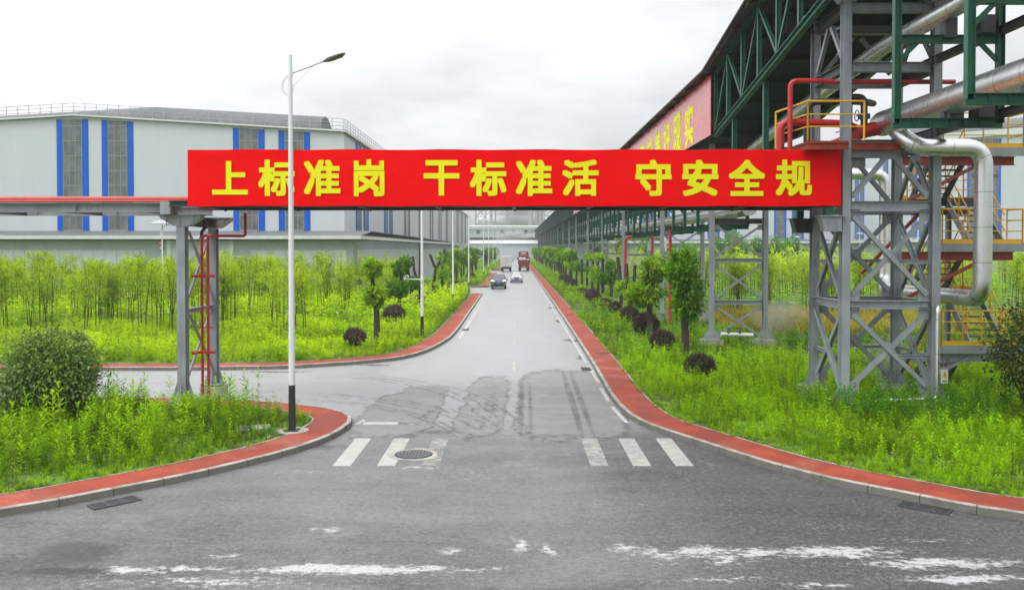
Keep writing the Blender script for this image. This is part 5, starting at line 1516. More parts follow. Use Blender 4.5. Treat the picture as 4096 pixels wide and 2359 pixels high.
# ------------------------------------------------------------------ vehicles
def wheels(o, xs, ys, r_, wd):
    for y in ys:
        for x in xs:
            s = 1 if x > 0 else -1
            mb = MB(); mb.tube([(x - wd / 2, y, r_), (x - wd / 2 + .03, y, r_), (x + wd / 2 - .03, y, r_), (x + wd / 2, y, r_)], [r_ * 0.9, r_, r_, r_ * 0.9], 22); wl = mb.build('wheel', M['tyre'], o, True, True)
            mb = MB(); mb.tube([(x + s * (wd / 2 - .0), y, r_), (x + s * (wd / 2 + .012), y, r_)], r_ * 0.62, 16); mb.build('rim', M['rim'], wl, False, True)
def car(name, loc, label, cat, mat, st, tyre, wheel_y, track, glass, front):
    """st: stations front to back (y, z_bottom, z_belt, z_top, half width belt, half width top)"""
    o = thing(name, loc, label, cat)
    mb = MB(); rings = []
    for (y, zb, zm, zt, hw, ht) in st:
        rings.append([Vector(p) for p in ((-hw * .92, y, zb), (-hw, y, zb + (zm - zb) * .35), (-hw, y, zm - .06), (-hw * .97, y, zm), (-ht, y, zt - .03), (-ht * .86, y, zt), (0, y, zt + .015), (ht * .86, y, zt), (ht, y, zt - .03), (hw * .97, y, zm), (hw, y, zm - .06), (hw, y, zb + (zm - zb) * .35), (hw * .92, y, zb))])
    mb.loft(rings); body = mb.build('body', mat, o, True, True)
    # windows: between stations i and i+1
    def gpt(i, side, t, f):
        (y, zb, zm, zt, hw, ht) = st[i]
        return Vector((side * (hw * .97 + (ht - hw * .97) * t) , y, zm + (zt - .03 - zm) * t))
    gi = glass
    a, b = gi[0], gi[1]
    A, B = st[a], st[b]
    dv = Vector((0, -0.02, 0.015))
    mb = MB(); mb.add([Vector((-A[4] * .86, A[0], A[2] + .03)) + dv, Vector((A[4] * .86, A[0], A[2] + .03)) + dv, Vector((B[5] * .88, B[0], B[3] - .03)) + dv, Vector((-B[5] * .88, B[0], B[3] - .03)) + dv], [(0, 1, 2, 3)])
    mb.build('windscreen', M['carglass'], o, False, True)
    for s in (-1, 1):
        mb = MB()
        for i in range(gi[1], gi[2]):
            p = [gpt(i, s, .08, 0), gpt(i + 1, s, .08, 0), gpt(i + 1, s, .9, 0), gpt(i, s, .9, 0)]
            q = (p[1] - p[0]) * 0.05
            mb.add([v + Vector((s * .012, 0, 0)) for v in (p[0] + q, p[1] - q, p[2] - q, p[3] + q)], [(0, 1, 2, 3)])
        mb.build('side_window', M['carglass'], o, False, True)
        mb = MB(); yb = st[gi[0]][0] + .25; mb.box((s * (st[2][4] + .12), yb, st[2][2] + .1), (0.2, 0.1, 0.15)); mb.box((s * (st[2][4] + .02), yb + .02, st[2][2] + .07), (0.12, 0.05, 0.05)); mb.build('mirror', M['plastic'] if cat != 'sedan' else mat, o, False, True, bevel=0.02)
    wheels(o, (-track, track), wheel_y, tyre, 0.22)
    front(o, st)
    return o
def suv_front(o, st):
    hw = 0.92
    for s in (-1, 1):
        mb = MB(); mb.poly([(s * .50, -2.30, .90), (s * .86, -2.18, .95), (s * .90, -2.13, 1.10), (s * .52, -2.25, 1.02)], (0, -0.05, 0)); mb.build('headlight', M['lit_lamp'], o, False, True)
        mb = MB(); mb.box((s * .72, -2.33, .56), (.2, .05, .12)); mb.build('fog_light', M['chrome'], o, False, True)
    mb = MB(); mb.box((0, -2.335, .90), (.96, .06, .24)); g = mb.build('grille', M['plastic'], o, False, True)
    mb = MB()
    for z in (.82, .9, .98): mb.box((0, -2.37, z), (.98, .03, .03))
    mb.tube([(0, -2.36, .9), (0, -2.395, .9)], .08, 14); mb.build('chrome_bar', M['chrome'], g, False, True)
    mb = MB(); mb.box((0, -2.39, .66), (.46, .02, .15)); pl = mb.build('number_plate', M['plate'], o, False, True)
    mb = MB(); mb.box((0, -2.33, .46), (1.5, .1, .2)); mb.build('bumper', M['plastic'], o, False, True, bevel=.02)
M['car_black'] = paint('dark_car_paint', (0.018, 0.028, 0.034), 0.15, 0.1, spec=0.8)
M['car_silver'] = paint('silver_car_paint', (0.42, 0.43, 0.44), 0.25, 0.06, spec=0.8)
M['lit_lamp'] = paint('lit_headlamp', (0.85, 0.88, 0.9), 0.15, 0.05)
lp_ = [n for n in M['lit_lamp'].node_tree.nodes if n.type == 'BSDF_PRINCIPLED'][0]
lp_.inputs['Emission Color'].default_value = (1, 0.97, 0.9, 1); lp_.inputs['Emission Strength'].default_value = 2.0
suv_st = [(-2.33, .38, .70, .78, .78, .60), (-2.24, .28, .86, 1.00, .90, .74), (-1.9, .24, .98, 1.06, .93, .80), (-1.05, .24, 1.06, 1.12, .93, .80), (-0.35, .24, 1.08, 1.66, .93, .66), (0.3, .24, 1.08, 1.72, .93, .67), (1.2, .24, 1.08, 1.70, .93, .66), (1.95, .26, 1.08, 1.58, .92, .62), (2.2, .34, 1.04, 1.12, .88, .74), (2.28, .42, .9, .96, .8, .7)]
suv_o = car('parked_car' if False else 'suv', (-2.06, 104.5, 0), 'dark black sport utility car driving towards the camera with headlights shining', 'car', M['car_black'], suv_st, .36, (-1.45, 1.35), .80, (3, 4, 7), suv_front)
def sedan_front(o, st):
    for s in (-1, 1):
        mb = MB(); mb.poly([(s * .42, -2.20, .66), (s * .80, -2.08, .68), (s * .82, -2.04, .80), (s * .44, -2.16, .77)], (0, -0.05, 0)); mb.build('headlight', M['lampglass'], o, False, True)
    mb = MB(); mb.box((0, -2.24, .70), (.78, .05, .10)); g = mb.build('grille', M['plastic'], o, False, True)
    mb = MB(); mb.tube([(0, -2.26, .72), (0, -2.285, .72)], .06, 12); mb.build('badge', M['chrome'], g, False, True)
    mb = MB(); mb.box((0, -2.27, .50), (.44, .02, .14)); mb.build('number_plate', M['plate'], o, False, True)
    mb = MB(); mb.box((0, -2.24, .33), (1.3, .06, .14)); mb.build('lower_grille', M['plastic'], o, False, True)
sed_st = [(-2.22, .30, .55, .60, .70, .55), (-2.14, .22, .70, .80, .82, .66), (-1.8, .2, .80, .88, .85, .72), (-0.95, .2, .90, .96, .86, .74), (-0.25, .2, .93, 1.38, .86, .58), (0.35, .2, .93, 1.43, .86, .6), (1.0, .2, .93, 1.39, .86, .58), (1.65, .2, .93, 1.04, .85, .68), (2.1, .24, .92, .98, .82, .7), (2.2, .34, .8, .86, .76, .66)]
sed_o = car('sedan', (0.15, 123, 0), 'silver sedan driving towards the camera in the middle of the road', 'sedan', M['car_silver'], sed_st, .31, (-1.35, 1.3), .76, (3, 4, 6), sedan_front)

# box truck seen from behind
M['box_white'] = paint('dirty_box_body', (0.62, 0.61, 0.57), 0.6, 0.15, rust=0.22, rustc=(0.16, 0.14, 0.12), scale=1.5)
BT = thing('box_truck', (-1.97, 179, 0), 'dirty pale box truck seen from behind in the left lane', 'truck')
def L(o, f, name, mat, **k):
    mb = MB(); f(mb); return mb.build(name, mat, o, k.get('smooth', False), True, bevel=k.get('bevel', 0))
L(BT, lambda m: m.b2((-1.22, 0, 0.98), (1.22, 5.2, 3.28)), 'cargo_box', M['box_white'], bevel=.03)
for s in (-1, 1):
    dr = L(BT, lambda m: m.b2((0.03 if s > 0 else -1.16, -0.05, 1.06), (1.16 if s > 0 else -0.03, -0.004, 3.18)), 'rear_door', M['box_white'])
    L(dr, lambda m: (m.tube([(s * .2, -.09, 1.1), (s * .2, -.09, 3.15)], .022, 6), m.box((s * .2, -.1, 1.75), (.1, .04, .06)), [m.box((s * 1.12, -.07, z), (.1, .03, .07)) for z in (1.3, 2.1, 2.9)]), 'lock_rod', M['rail_grey'])
    L(BT, lambda m: m.box((s * .95, 0.02, .86), (.36, .06, .1)), 'tail_light', M['redlamp'])
    L(BT, lambda m: (m.box((s * 1.36, 6.2, 2.2), (.2, .1, .4)), m.beam((s * 1.1, 6.3, 2.3), (s * 1.36, 6.2, 2.3), .03, .03)), 'mirror', M['plastic'])
L(BT, lambda m: (m.b2((-.9, .2, .6), (.9, 6.9, .97)), m.b2((-1.05, 0.05, .5), (1.05, .12, .62))), 'chassis', M['plastic'])
L(BT, lambda m: (m.loft([[Vector(p) for p in ((-1.05, y, .6), (1.05, y, .6), (1.05, y, zt), (-1.05, y, zt))] for y, zt in ((5.35, 2.45), (6.4, 2.45), (7.0, 1.6))])), 'cab', M['box_white'], bevel=.05)
L(BT, lambda m: m.box((0, -.03, .74), (.44, .02, .14)), 'number_plate', M['plate'])
L(BT, lambda m: [m.box((s * .85, .75, .45), (.5, .02, .35)) for s in (-1, 1)], 'mud_flap', M['plastic'])
wheels(BT, (-.86, .86), (1.3, 5.9), .42, .42)
# red lorry seen from behind
M['lorry_red'] = paint('faded_red_lorry_paint', (0.17, 0.014, 0.017), 0.5, 0.25, rust=0.2)
RL = thing('dump_truck', (1.82, 183, 0), 'red lorry seen from behind with tall cab above its loaded bed', 'truck')
L(RL, lambda m: (m.b2((-1.28, 0, 1.42), (1.28, .07, 2.35)), m.b2((-1.28, .071, 1.42), (-1.2, 6.6, 2.35)), m.b2((1.2, .071, 1.42), (1.28, 6.6, 2.35)), m.b2((-1.199, .071, 1.42), (1.199, 6.6, 1.5)), [m.b2((x, -.05, 1.42), (x + .07, -.001, 2.35)) for x in (-1.28, -.66, -.03, .6, 1.21)]), 'bed', M['lorry_red'])
L(RL, lambda m: (m.loft([[Vector(p) for p in ((-1.15, y, 1.2), (1.15, y, 1.2), (1.15, y, 2.9), (1.05, y, zt), (-1.05, y, zt), (-1.15, y, 2.9))] for y, zt in ((6.8, 4.1), (7.6, 4.15), (8.9, 3.1), (9.1, 2.4))])), 'cab', M['lorry_red'], bevel=.05)
L(RL, lambda m: (m.b2((-.55, 6.70, 3.62), (.5, 6.79, 3.92)), m.b2((-.95, 6.70, 3.3), (.95, 6.79, 3.36))), 'cab_panel', M['fascia'])
L(RL, lambda m: [m.b2((-.84 + .25 * k, -.012, 1.78), (-.84 + .25 * k + .15, -.004, 1.98)) for k in range(7)], 'tailgate_marks', M['red_pipe_old'])
L(RL, lambda m: m.b2((-.85, 6.72, 3.16), (.85, 6.79, 3.5)), 'light_bar', M['redlamp'])
L(RL, lambda m: (m.box((-.1, 3.4, 2.55), (1.1, 1.6, .7)), m.box((.85, 2.5, 2.35), (.5, 1.2, .5)), m.box((-.75, 5.3, 2.5), (.6, 1.3, .8))), 'load', M['fascia'], bevel=.15)
L(RL, lambda m: (m.b2((-.7, .3, .75), (.7, 8.8, 1.15)), m.b2((-1.15, 0, .82), (1.15, .1, 1.0)), m.b2((-1.1, .02, 1.15), (1.1, .12, 1.41)), m.b2((-1.05, .05, .6), (1.05, .14, .72))), 'chassis', M['red_steel'])
for s in (-1, 1):
    L(RL, lambda m: m.box((s * .95, -.02, 1.05), (.34, .05, .14)), 'tail_light', M['redlamp'])
    L(RL, lambda m: m.box((s * .9, .9, .6), (.6, .02, .5)), 'mud_flap', M['plastic'])
    L(RL, lambda m: (m.box((s * 1.38, 8.7, 2.6), (.22, .12, .5)), m.beam((s * 1.1, 8.8, 2.8), (s * 1.38, 8.7, 2.8), .04, .04)), 'mirror', M['plastic'])
L(RL, lambda m: m.box((0, -.02, .9), (.44, .02, .14)), 'number_plate', M['yellow'])
wheels(RL, (-.9, .9), (1.6, 2.95, 8.0), .5, .5)
HAZE = 0.0006
STEAM = 1
# ------------------------------------------------------------------ vegetation
def quads_mesh(name, V, tint, mat):
    n = len(V)
    me = bpy.data.meshes.new(name)
    me.vertices.add(n); me.vertices.foreach_set('co', np.ascontiguousarray(V, dtype=np.float32).ravel())
    q = n // 4
    me.loops.add(n); me.loops.foreach_set('vertex_index', np.arange(n, dtype=np.int32))
    me.polygons.add(q); me.polygons.foreach_set('loop_start', np.arange(0, n, 4, dtype=np.int32))
    me.update(calc_edges=True)
    a = me.attributes.new('tint', 'FLOAT', 'POINT')
    a.data.foreach_set('value', np.ascontiguousarray(np.clip(tint, 0, 1), dtype=np.float32))
    me.materials.append(mat)
    return me
def unit(a): return a / np.maximum(np.linalg.norm(a, axis=-1, keepdims=True), 1e-6)
def leaf_quads(C, A, N, L, W, droop=0.0):
    """one folded lozenge per leaf"""
    A = unit(A); S = unit(np.cross(A, N)); N = unit(np.cross(S, A))
    L = np.asarray(L)[:, None]; W = np.asarray(W)[:, None]
    mid = C + A * L * 0.45
    tip = C + A * L
    tip[:, 2] -= droop * L[:, 0]
    return np.stack([C, mid + S * W / 2 + N * W * 0.12, tip, mid - S * W / 2 + N * W * 0.12], 1).reshape(-1, 3)
def lobe(r, c, rx, ry, rz, n, ll, tb=0.45, flat=0.6, clus=None, inner=0.45, rag=0.12, sp=0.16):
    """leaf cloud: clusters spread over an uneven ellipsoid"""
    k = clus or max(10, n // 16)
    d = unit(r.normal(size=(k, 3)))
    rad = r.uniform(inner, 1.0, k) ** 0.6 * (1 + rag * r.normal(size=k))
    cc = d * rad[:, None]
    ix = r.integers(0, k, n)
    off = r.normal(size=(n, 3)) * sp
    p = cc[ix] + off
    P = np.array(c) + p * np.array([rx, ry, rz])
    out = unit(p)
    A = unit(out * 0.8 + r.normal(size=(n, 3)) * 0.6 + np.array([0, 0, -0.25]))
    N = unit(out * 0.5 + np.array([0, 0, flat]) + r.normal(size=(n, 3)) * 0.35)
    L = ll * r.uniform(0.7, 1.3, n)
    V = leaf_quads(P, A, N, L, L * 0.5, 0.12)
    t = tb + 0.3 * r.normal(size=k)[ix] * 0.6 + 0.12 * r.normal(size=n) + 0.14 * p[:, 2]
    return V, np.repeat(t, 4)
def leafobj(name, parts, mat, parent=None):
    V = np.concatenate([p[0] for p in parts]); t = np.concatenate([p[1] for p in parts])
    me = quads_mesh(name, V, t, mat)
    o = bpy.data.objects.new(name, me); col.objects.link(o)
    if parent: o.parent = parent
    return o

def pruned_tree(x, y, label, trunks, lobes, group, mat='leaf_tree', seed=0, leaf=0.15, dens=1.0):
    """trunks: list of [(dx, dy, z, r), ...]; lobes: (dx, z, rx, rz)"""
    r = np.random.default_rng(seed + 100)
    o = thing('roadside_tree', (x, y, 0.1), label, 'tree', group)
    for tr in trunks:
        P_ = []; rad = []
        for (a, b) in zip(tr[:-1], tr[1:]):
            for k in range(4):
                t = k / 4
                P_.append(Vector((a[0] + (b[0] - a[0]) * t + r.normal() * .012, a[1] + (b[1] - a[1]) * t + r.normal() * .012, a[2] + (b[2] - a[2]) * t))); rad.append((a[3] + (b[3] - a[3]) * t) * (1 + r.normal() * .05))
        P_.append(Vector(tr[-1][:3])); rad.append(tr[-1][3])
        mb = MB(); mb.tube(P_, rad, 10); mb.build('trunk', M['bark'], o, True, True)
    if lobes:
        mb = MB()
        for (dx, z, rx, rz) in lobes:
            for k in range(7):
                a = r.uniform(0, 6.28)
                mb.tube([(dx * .6, 0, z - rz * .5 + r.uniform(-.1, .3) * rz), (dx + rx * .7 * math.cos(a), rx * .7 * math.sin(a), z + rz * r.uniform(-.2, .6))], [0.02, 0.008], 5)
        mb.build('twigs', M['bark'], o, False, True)
        pts = [lobe(r, (dx, 0, z), rx, rx, rz, int(dens * 1250 * rx * (rx + rz)), leaf * 1.12) for (dx, z, rx, rz) in lobes]
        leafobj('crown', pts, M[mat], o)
    return o
GR, GL = 'pruned trees in a row along the right verge', 'pruned trees in a row along the left verge'
pruned_tree(7.3, 36.5, 'tallest full crowned roadside tree on the right, nearest to the camera', [[(0, 0, 0, .17), (-.02, 0, 1.6, .15), (.0, 0, 2.6, .12), (-.08, 0, 3.9, .07)]], [(-.12, 3.95, .62, .8), (.1, 2.75, .64, .92)], GR, 'leaf_tree', 1, 0.17, 1.5)
pruned_tree(7.0, 44, 'lime green roadside tree with two leaf balls and twin bare stems', [[(0, 0, 0, .17), (-.05, 0, 1.7, .16), (.1, 0, 2.6, .12), (.22, 0, 3.9, .09)], [(-.05, 0, 1.9, .1), (-.1, 0, 3.0, .09), (-.12, 0, 3.95, .08)]], [(.12, 3.75, .62, .6), (-.3, 2.5, .82, .62)], GR, 'leaf_lime', 2, 0.18, 1.2)
pruned_tree(8.1, 60, 'pruned tree with two bare stub stems and a small lime leaf skirt', [[(0, 0, 0, .17), (0, 0, 1.4, .16), (-.25, 0, 2.4, .14), (-.28, 0, 3.7, .13)], [(0, 0, 1.4, .13), (.3, 0, 2.4, .12), (.35, 0, 3.6, .11)]], [(-.3, 2.1, .6, .5)], GR, 'leaf_lime', 3)
pruned_tree(7.9, 64, 'leaning bare pruned tree with one small dark leaf ball low on the stem', [[(0, 0, 0, .16), (.1, 0, 1.6, .14), (-.1, 0, 3.0, .14), (-.2, 0, 4.15, .13)]], [(.2, 2.0, .52, .45)], GR, 'leaf_tree', 4)
pruned_tree(8.1, 72, 'dark green egg shaped roadside tree left of the leaning bare one', [[(0, 0, 0, .16), (0, 0, 1.7, .14), (.05, 0, 3.2, .06)]], [(0, 2.75, .52, .95)], GR, 'leaf_tree', 5, .15, 1.5)
pruned_tree(7.9, 77, 'pruned tree with bare top stub above a dark round leaf ball', [[(0, 0, 0, .17), (.02, 0, 2, .15), (.0, 0, 3.85, .14)]], [(-.1, 2.15, .66, .6)], GR, 'leaf_tree', 6)
pruned_tree(7.9, 81, 'roadside tree with a lime tuft on top and a second ball below', [[(0, 0, 0, .13), (0, 0, 2.4, .1), (0, 0, 3.9, .06)]], [(.05, 4.0, .6, .42), (-.2, 2.3, .62, .7)], GR, 'leaf_lime', 7)
pruned_tree(7.7, 85, 'dark bare stemmed pruned tree with a small leaf ball at mid height', [[(0, 0, 0, .15), (0, 0, 2, .14), (.03, 0, 3.9, .13)]], [(-.2, 2.5, .5, .52)], GR, 'leaf_tree', 8)
pruned_tree(7.6, 90, 'bare dark stub trunk with a thin pale tuft on its top', [[(0, 0, 0, .15), (0, 0, 2, .14), (0, 0, 3.8, .13)]], [(.15, 3.9, .6, .4)], GR, 'leaf_lime', 9)
pruned_tree(7.5, 96, 'slim pruned tree with one small ball, left of the bare dark stub', [[(0, 0, 0, .14), (0, 0, 2, .12), (0, 0, 3.6, .12)]], [(0, 2.6, .5, .5)], GR, 'leaf_tree', 10)
pruned_tree(7.4, 103, 'low rounded lime roadside tree before the dense far row', [[(0, 0, 0, .15), (0, 0, 1.6, .12), (0, 0, 2.6, .08)]], [(-.1, 2.7, .72, .65)], GR, 'leaf_lime', 11)
far = [pruned_tree(7.3, 111, '', [[(0, 0, 0, .16), (0, 0, 2.2, .13), (0, 0, 3.6, .08)]], [(.1, 3.6, .68, .8)], GR, 'leaf_tree', 12, .24, .7),
       pruned_tree(7.5, 117, '', [[(0, 0, 0, .16), (0, 0, 2, .13), (0, 0, 4.2, .1)]], [(0, 4.0, .62, .5), (-.1, 2.6, .62, .55)], GR, 'leaf_lime', 13, .24, .7),
       pruned_tree(7.2, 123, '', [[(0, 0, 0, .16), (0.1, 0, 2, .13), (0, 0, 3.9, .12)]], [(.1, 3.0, .68, .85)], GR, 'leaf_tree', 14, .24, .7),
       pruned_tree(7.3, 129, '', [[(0, 0, 0, .16), (0, 0, 2, .13), (0, 0, 4.0, .1)]], [(0, 3.8, .85, .8)], GR, 'leaf_lime', 15, .26, .6)]
rr = random.Random(11)
LABR = 'leafy roadside tree in the dense far row beside the green gallery'
LABL = 'leafy roadside tree in the far row beside the street lamps'
for o in far: o['label'] = LABR
y = 135.0; k = 0
while y < 345:
    if not 262 < y < 277:
        o = copy_tree(far[(k * 3 + k // 4) % 4]); o.location = (7.3 + rr.uniform(-.3, .3), y, 0.1); o.rotation_euler.z = rr.uniform(0, 6.28)
        s_ = rr.uniform(.9, 1.15); o.scale = (s_, s_, s_)
    y += rr.uniform(5, 7.5); k += 1
# left row
pruned_tree(-6.7, 41, 'nearest left tree with two small leaf balls on a bent bare stem', [[(0, 0, 0, .13), (.0, 0, 1.9, .13), (-.12, 0, 2.6, .11), (-.25, 0, 3.7, .1)]], [(-.2, 3.88, .42, .36), (-.1, 2.55, .48, .5)], GL, 'leaf_lime', 21, .17, 2.2)
pruned_tree(-7.7, 56, 'left pruned tree with bare top and one wide dark ball at mid height', [[(0, 0, 0, .15), (.05, 0, 1.6, .15), (.2, 0, 2.8, .13), (.05, 0, 3.9, .1)]], [(-.05, 3.4, .3, .5), (-.05, 2.15, .68, .5)], GL, 'leaf_tree', 22, .18, 1.5)
pruned_tree(-7.6, 62, 'left tree with leafy head on a crooked stem and lower green ball', [[(0, 0, 0, .15), (0, 0, 1.8, .14), (-.3, 0, 3.2, .13), (-.4, 0, 4.0, .1)]], [(-.5, 3.6, .48, .5), (.2, 2.3, .5, .42)], GL, 'leaf_tree', 23, .18, 1.5)
pruned_tree(-7.0, 62.5, 'tall bare dark pole of a dead pruned tree with a side fork on the left', [[(0, 0, 0, .16), (0, 0, 2.0, .15), (.02, 0, 5.2, .13)], [(-.02, 0, 2.2, .1), (-.45, 0, 3.1, .09), (-.55, 0, 4.2, .09)]], [], GL, 'leaf_tree', 24)
pruned_tree(-6.7, 69, 'forked bare pruned tree with little leaf tufts on the left', [[(0, 0, 0, .16), (.05, 0, 1.9, .14), (.2, 0, 3.2, .12), (-.25, 0, 4.3, .1)], [(.15, 0, 2.9, .09), (.5, 0, 3.6, .08), (.6, 0, 4.1, .07)]], [(.5, 4.1, .3, .3), (.05, 1.7, .4, .4)], GL, 'leaf_lime', 25)
pruned_tree(-6.4, 74, 'left tree with a hanging green ball beside the forked bare one', [[(0, 0, 0, .14), (0, 0, 2, .12), (0, 0, 3.5, .1)]], [(.1, 2.8, .6, .6)], GL, 'leaf_lime', 26)
pruned_tree(-6.9, 80, 'left tree with tall bare twin tips above a round leaf ball', [[(0, 0, 0, .15), (0, 0, 2.4, .13), (-.25, 0, 4.4, .1)], [(0, 0, 2.4, .1), (.2, 0, 4.7, .09)]], [(0, 2.7, .62, .65)], GL, 'leaf_tree', 27)
pruned_tree(-6.4, 86, 'dark left tree with drooping leaf column near the second side street', [[(0, 0, 0, .16), (0, 0, 2.4, .13), (0, 0, 3.9, .1)]], [(0, 3.0, .6, 1.0)], GL, 'leaf_tree', 28)
y = 110.0; k = 0
while y < 338:
    if not 163 < y < 188:
        o = copy_tree(far[(k * 3 + k // 4 + 1) % 4]); o.location = (-7.3 + rr.uniform(-.4, .4), y, 0.1); o.rotation_euler.z = rr.uniform(0, 6.28)
        s_ = rr.uniform(.9, 1.15); o.scale = (s_, s_, s_)
        o['label'] = LABL; o['group'] = GL
        if y < 200 and k % 2 == 0:
            o = copy_tree(far[(k * 3 + k // 4 + 2) % 4]); o.location = (-10.0 + rr.uniform(-.6, .6), y + 2, 0.1); o['label'] = LABL; o['group'] = GL
    y += rr.uniform(5.5, 8); k += 1

# clipped purple shrubs
def purple(x, y, d, h, label, seed, parent_z=0.1):
    r = np.random.default_rng(seed + 500)
    o = thing('purple_shrub', (x, y, parent_z), label, 'shrub', 'clipped purple shrubs in the verges')
    n = int(6500 * d * d); d *= 1.06
    V, t = lobe(r, (0, 0, h), d / 2, d / 2, d * .44, n, 0.07, 0.4, .5, clus=max(60, n // 9), inner=.7, rag=.03, sp=.09)
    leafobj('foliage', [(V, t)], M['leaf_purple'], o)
    mb = MB()
    for k in range(5):
        a = r.uniform(0, 6.28); mb.tube([(0, 0, 0), (d * .15 * math.cos(a), d * .15 * math.sin(a), h * .6), (d * .3 * math.cos(a), d * .3 * math.sin(a), h + .1)], [.025, .018, .008], 5)
    mb.build('stem', M['bark'], o, False, True)
    return o
for i, (x, y, d, h, lab) in enumerate((
    (6.6, 30.3, 1.1, .62, 'nearest round purple shrub on the right, in front of the tallest tree'),
    (6.6, 38.2, 1.15, .72, 'purple shrub ball just left of the tallest right tree trunk'),
    (7.0, 45.5, 1.4, .85, 'largest purple shrub ball behind the lime tree trunk'),
    (7.2, 53.5, 1.15, .75, 'purple shrub ball left of the largest one on the right'),
    (7.1, 60.5, .95, .65, 'small purple shrub under the leaning bare tree'),
    (7.0, 66.0, .9, .6, 'small dull purple shrub beside the dark egg shaped tree'),
    (6.5, 71.5, 1.25, .85, 'double purple shrub ball at the verge edge on the right'),
    (6.7, 74.0, 1.1, .95, 'purple shrub touching the back of the double ball on the right'),
    (6.4, 82.0, 1.2, .5, 'flat low purple shrub further along the right verge'),
    (6.3, 96.0, 1.5, .8, 'wide purple shrub under the slim trees on the right'),
    (6.4, 108.0, 1.7, .8, 'wide purple shrub at the start of the dense far row'),
    (6.4, 111.0, 1.6, .8, 'second wide purple shrub just behind, at the dense far row'),
    (-7.5, 39.6, .98, .75, 'nearest purple shrub on the left, near the curved path'),
    (-7.3, 51.0, 1.3, .95, 'tall purple shrub under the left tree with the wide dark ball'),
    (-7.7, 59.0, 1.2, .7, 'reddish purple shrub low among weeds on the left'),
    (-6.9, 60.5, 1.5, .85, 'wide purple shrub behind the second lamp post'),
    (-6.8, 70.0, 1.3, .9, 'dull purple shrub under the forked bare tree'),
    (-6.0, 78.0, 1.4, .9, 'purple shrub beside the third lamp post'),
    (-5.9, 84.0, 1.5, 1.0, 'larger purple shrub right of the third lamp post'),
    (-6.2, 118.0, 1.5, .8, 'purple shrub in the left verge beyond the second side street'))):
    purple(x, y, d * .9, h * .9, lab, i)

# big bushes in the foreground
def bush(x, y, label, lobes, mat, n, leaf, stems, seed, name='garden_bush'):
    r = np.random.default_rng(seed)
    o = thing(name, (x, y, 0.1), label, 'bush')
    pts = []
    tot = sum(a[3] ** 2 * a[5] for a in lobes)
    for (dx, dy, z, rx, ry, rz) in lobes:
        pts.append(lobe(r, (dx, dy, z), rx, ry, rz, int(n * rx * rx * rz / tot), leaf, .42, .7))
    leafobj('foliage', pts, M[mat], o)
    mb = MB()
    for k in range(stems):
        a = r.uniform(0, 6.28); q = r.uniform(.3, .8); (dx, dy, z, rx, ry, rz) = lobes[r.integers(0, len(lobes))]
        e = Vector((dx + rx * q * math.cos(a), dy + ry * q * math.sin(a), z + rz * r.uniform(-.3, .5)))
        m_ = Vector((e.x * .4 + r.normal() * .06, e.y * .4 + r.normal() * .06, e.z * .5))
        mb.tube([Vector((r.normal() * .05, r.normal() * .05, 0)), m_ * .5 + Vector((0, 0, .05)), m_, e], [.035, .028, .02, .008], 6)
        for j in range(3):
            t_ = m_.lerp(e, r.uniform(.3, .95)); mb.tube([t_, t_ + Vector((r.normal() * .25, r.normal() * .25, r.uniform(.05, .4)))], [.009, .004], 4)
    mb.build('stem', M['bark'], o, False, True)
bush(-12.4, 22.6, 'big round glossy green bush in the tall weeds of the corner island', [(0, 0, 1.65, 1.12, 1.05, .95), (-.15, 0, 1.15, 1.05, 1.0, .8), (.45, -.2, 1.5, .75, .7, .7), (-.6, 0, 1.0, .7, .7, .65), (.1, .2, 2.2, .7, .65, .45)], 'leaf_bush', 15000, 0.115, 26, 41)
bush(13.75, 22.3, 'loose dark olive bush with bare stems in front of the stair tower', [(0, 0, 2.2, 1.15, 1.1, 1.1), (.9, .2, 1.9, 1.0, 1.0, 1.3), (-.55, 0, 1.85, .65, .6, .6), (.2, -.2, 2.95, .7, .7, .5), (.2, -.4, 1.4, .8, .7, .6), (.5, -.2, .95, .9, .8, .6)], 'leaf_olive', 10500, 0.12, 44, 42)

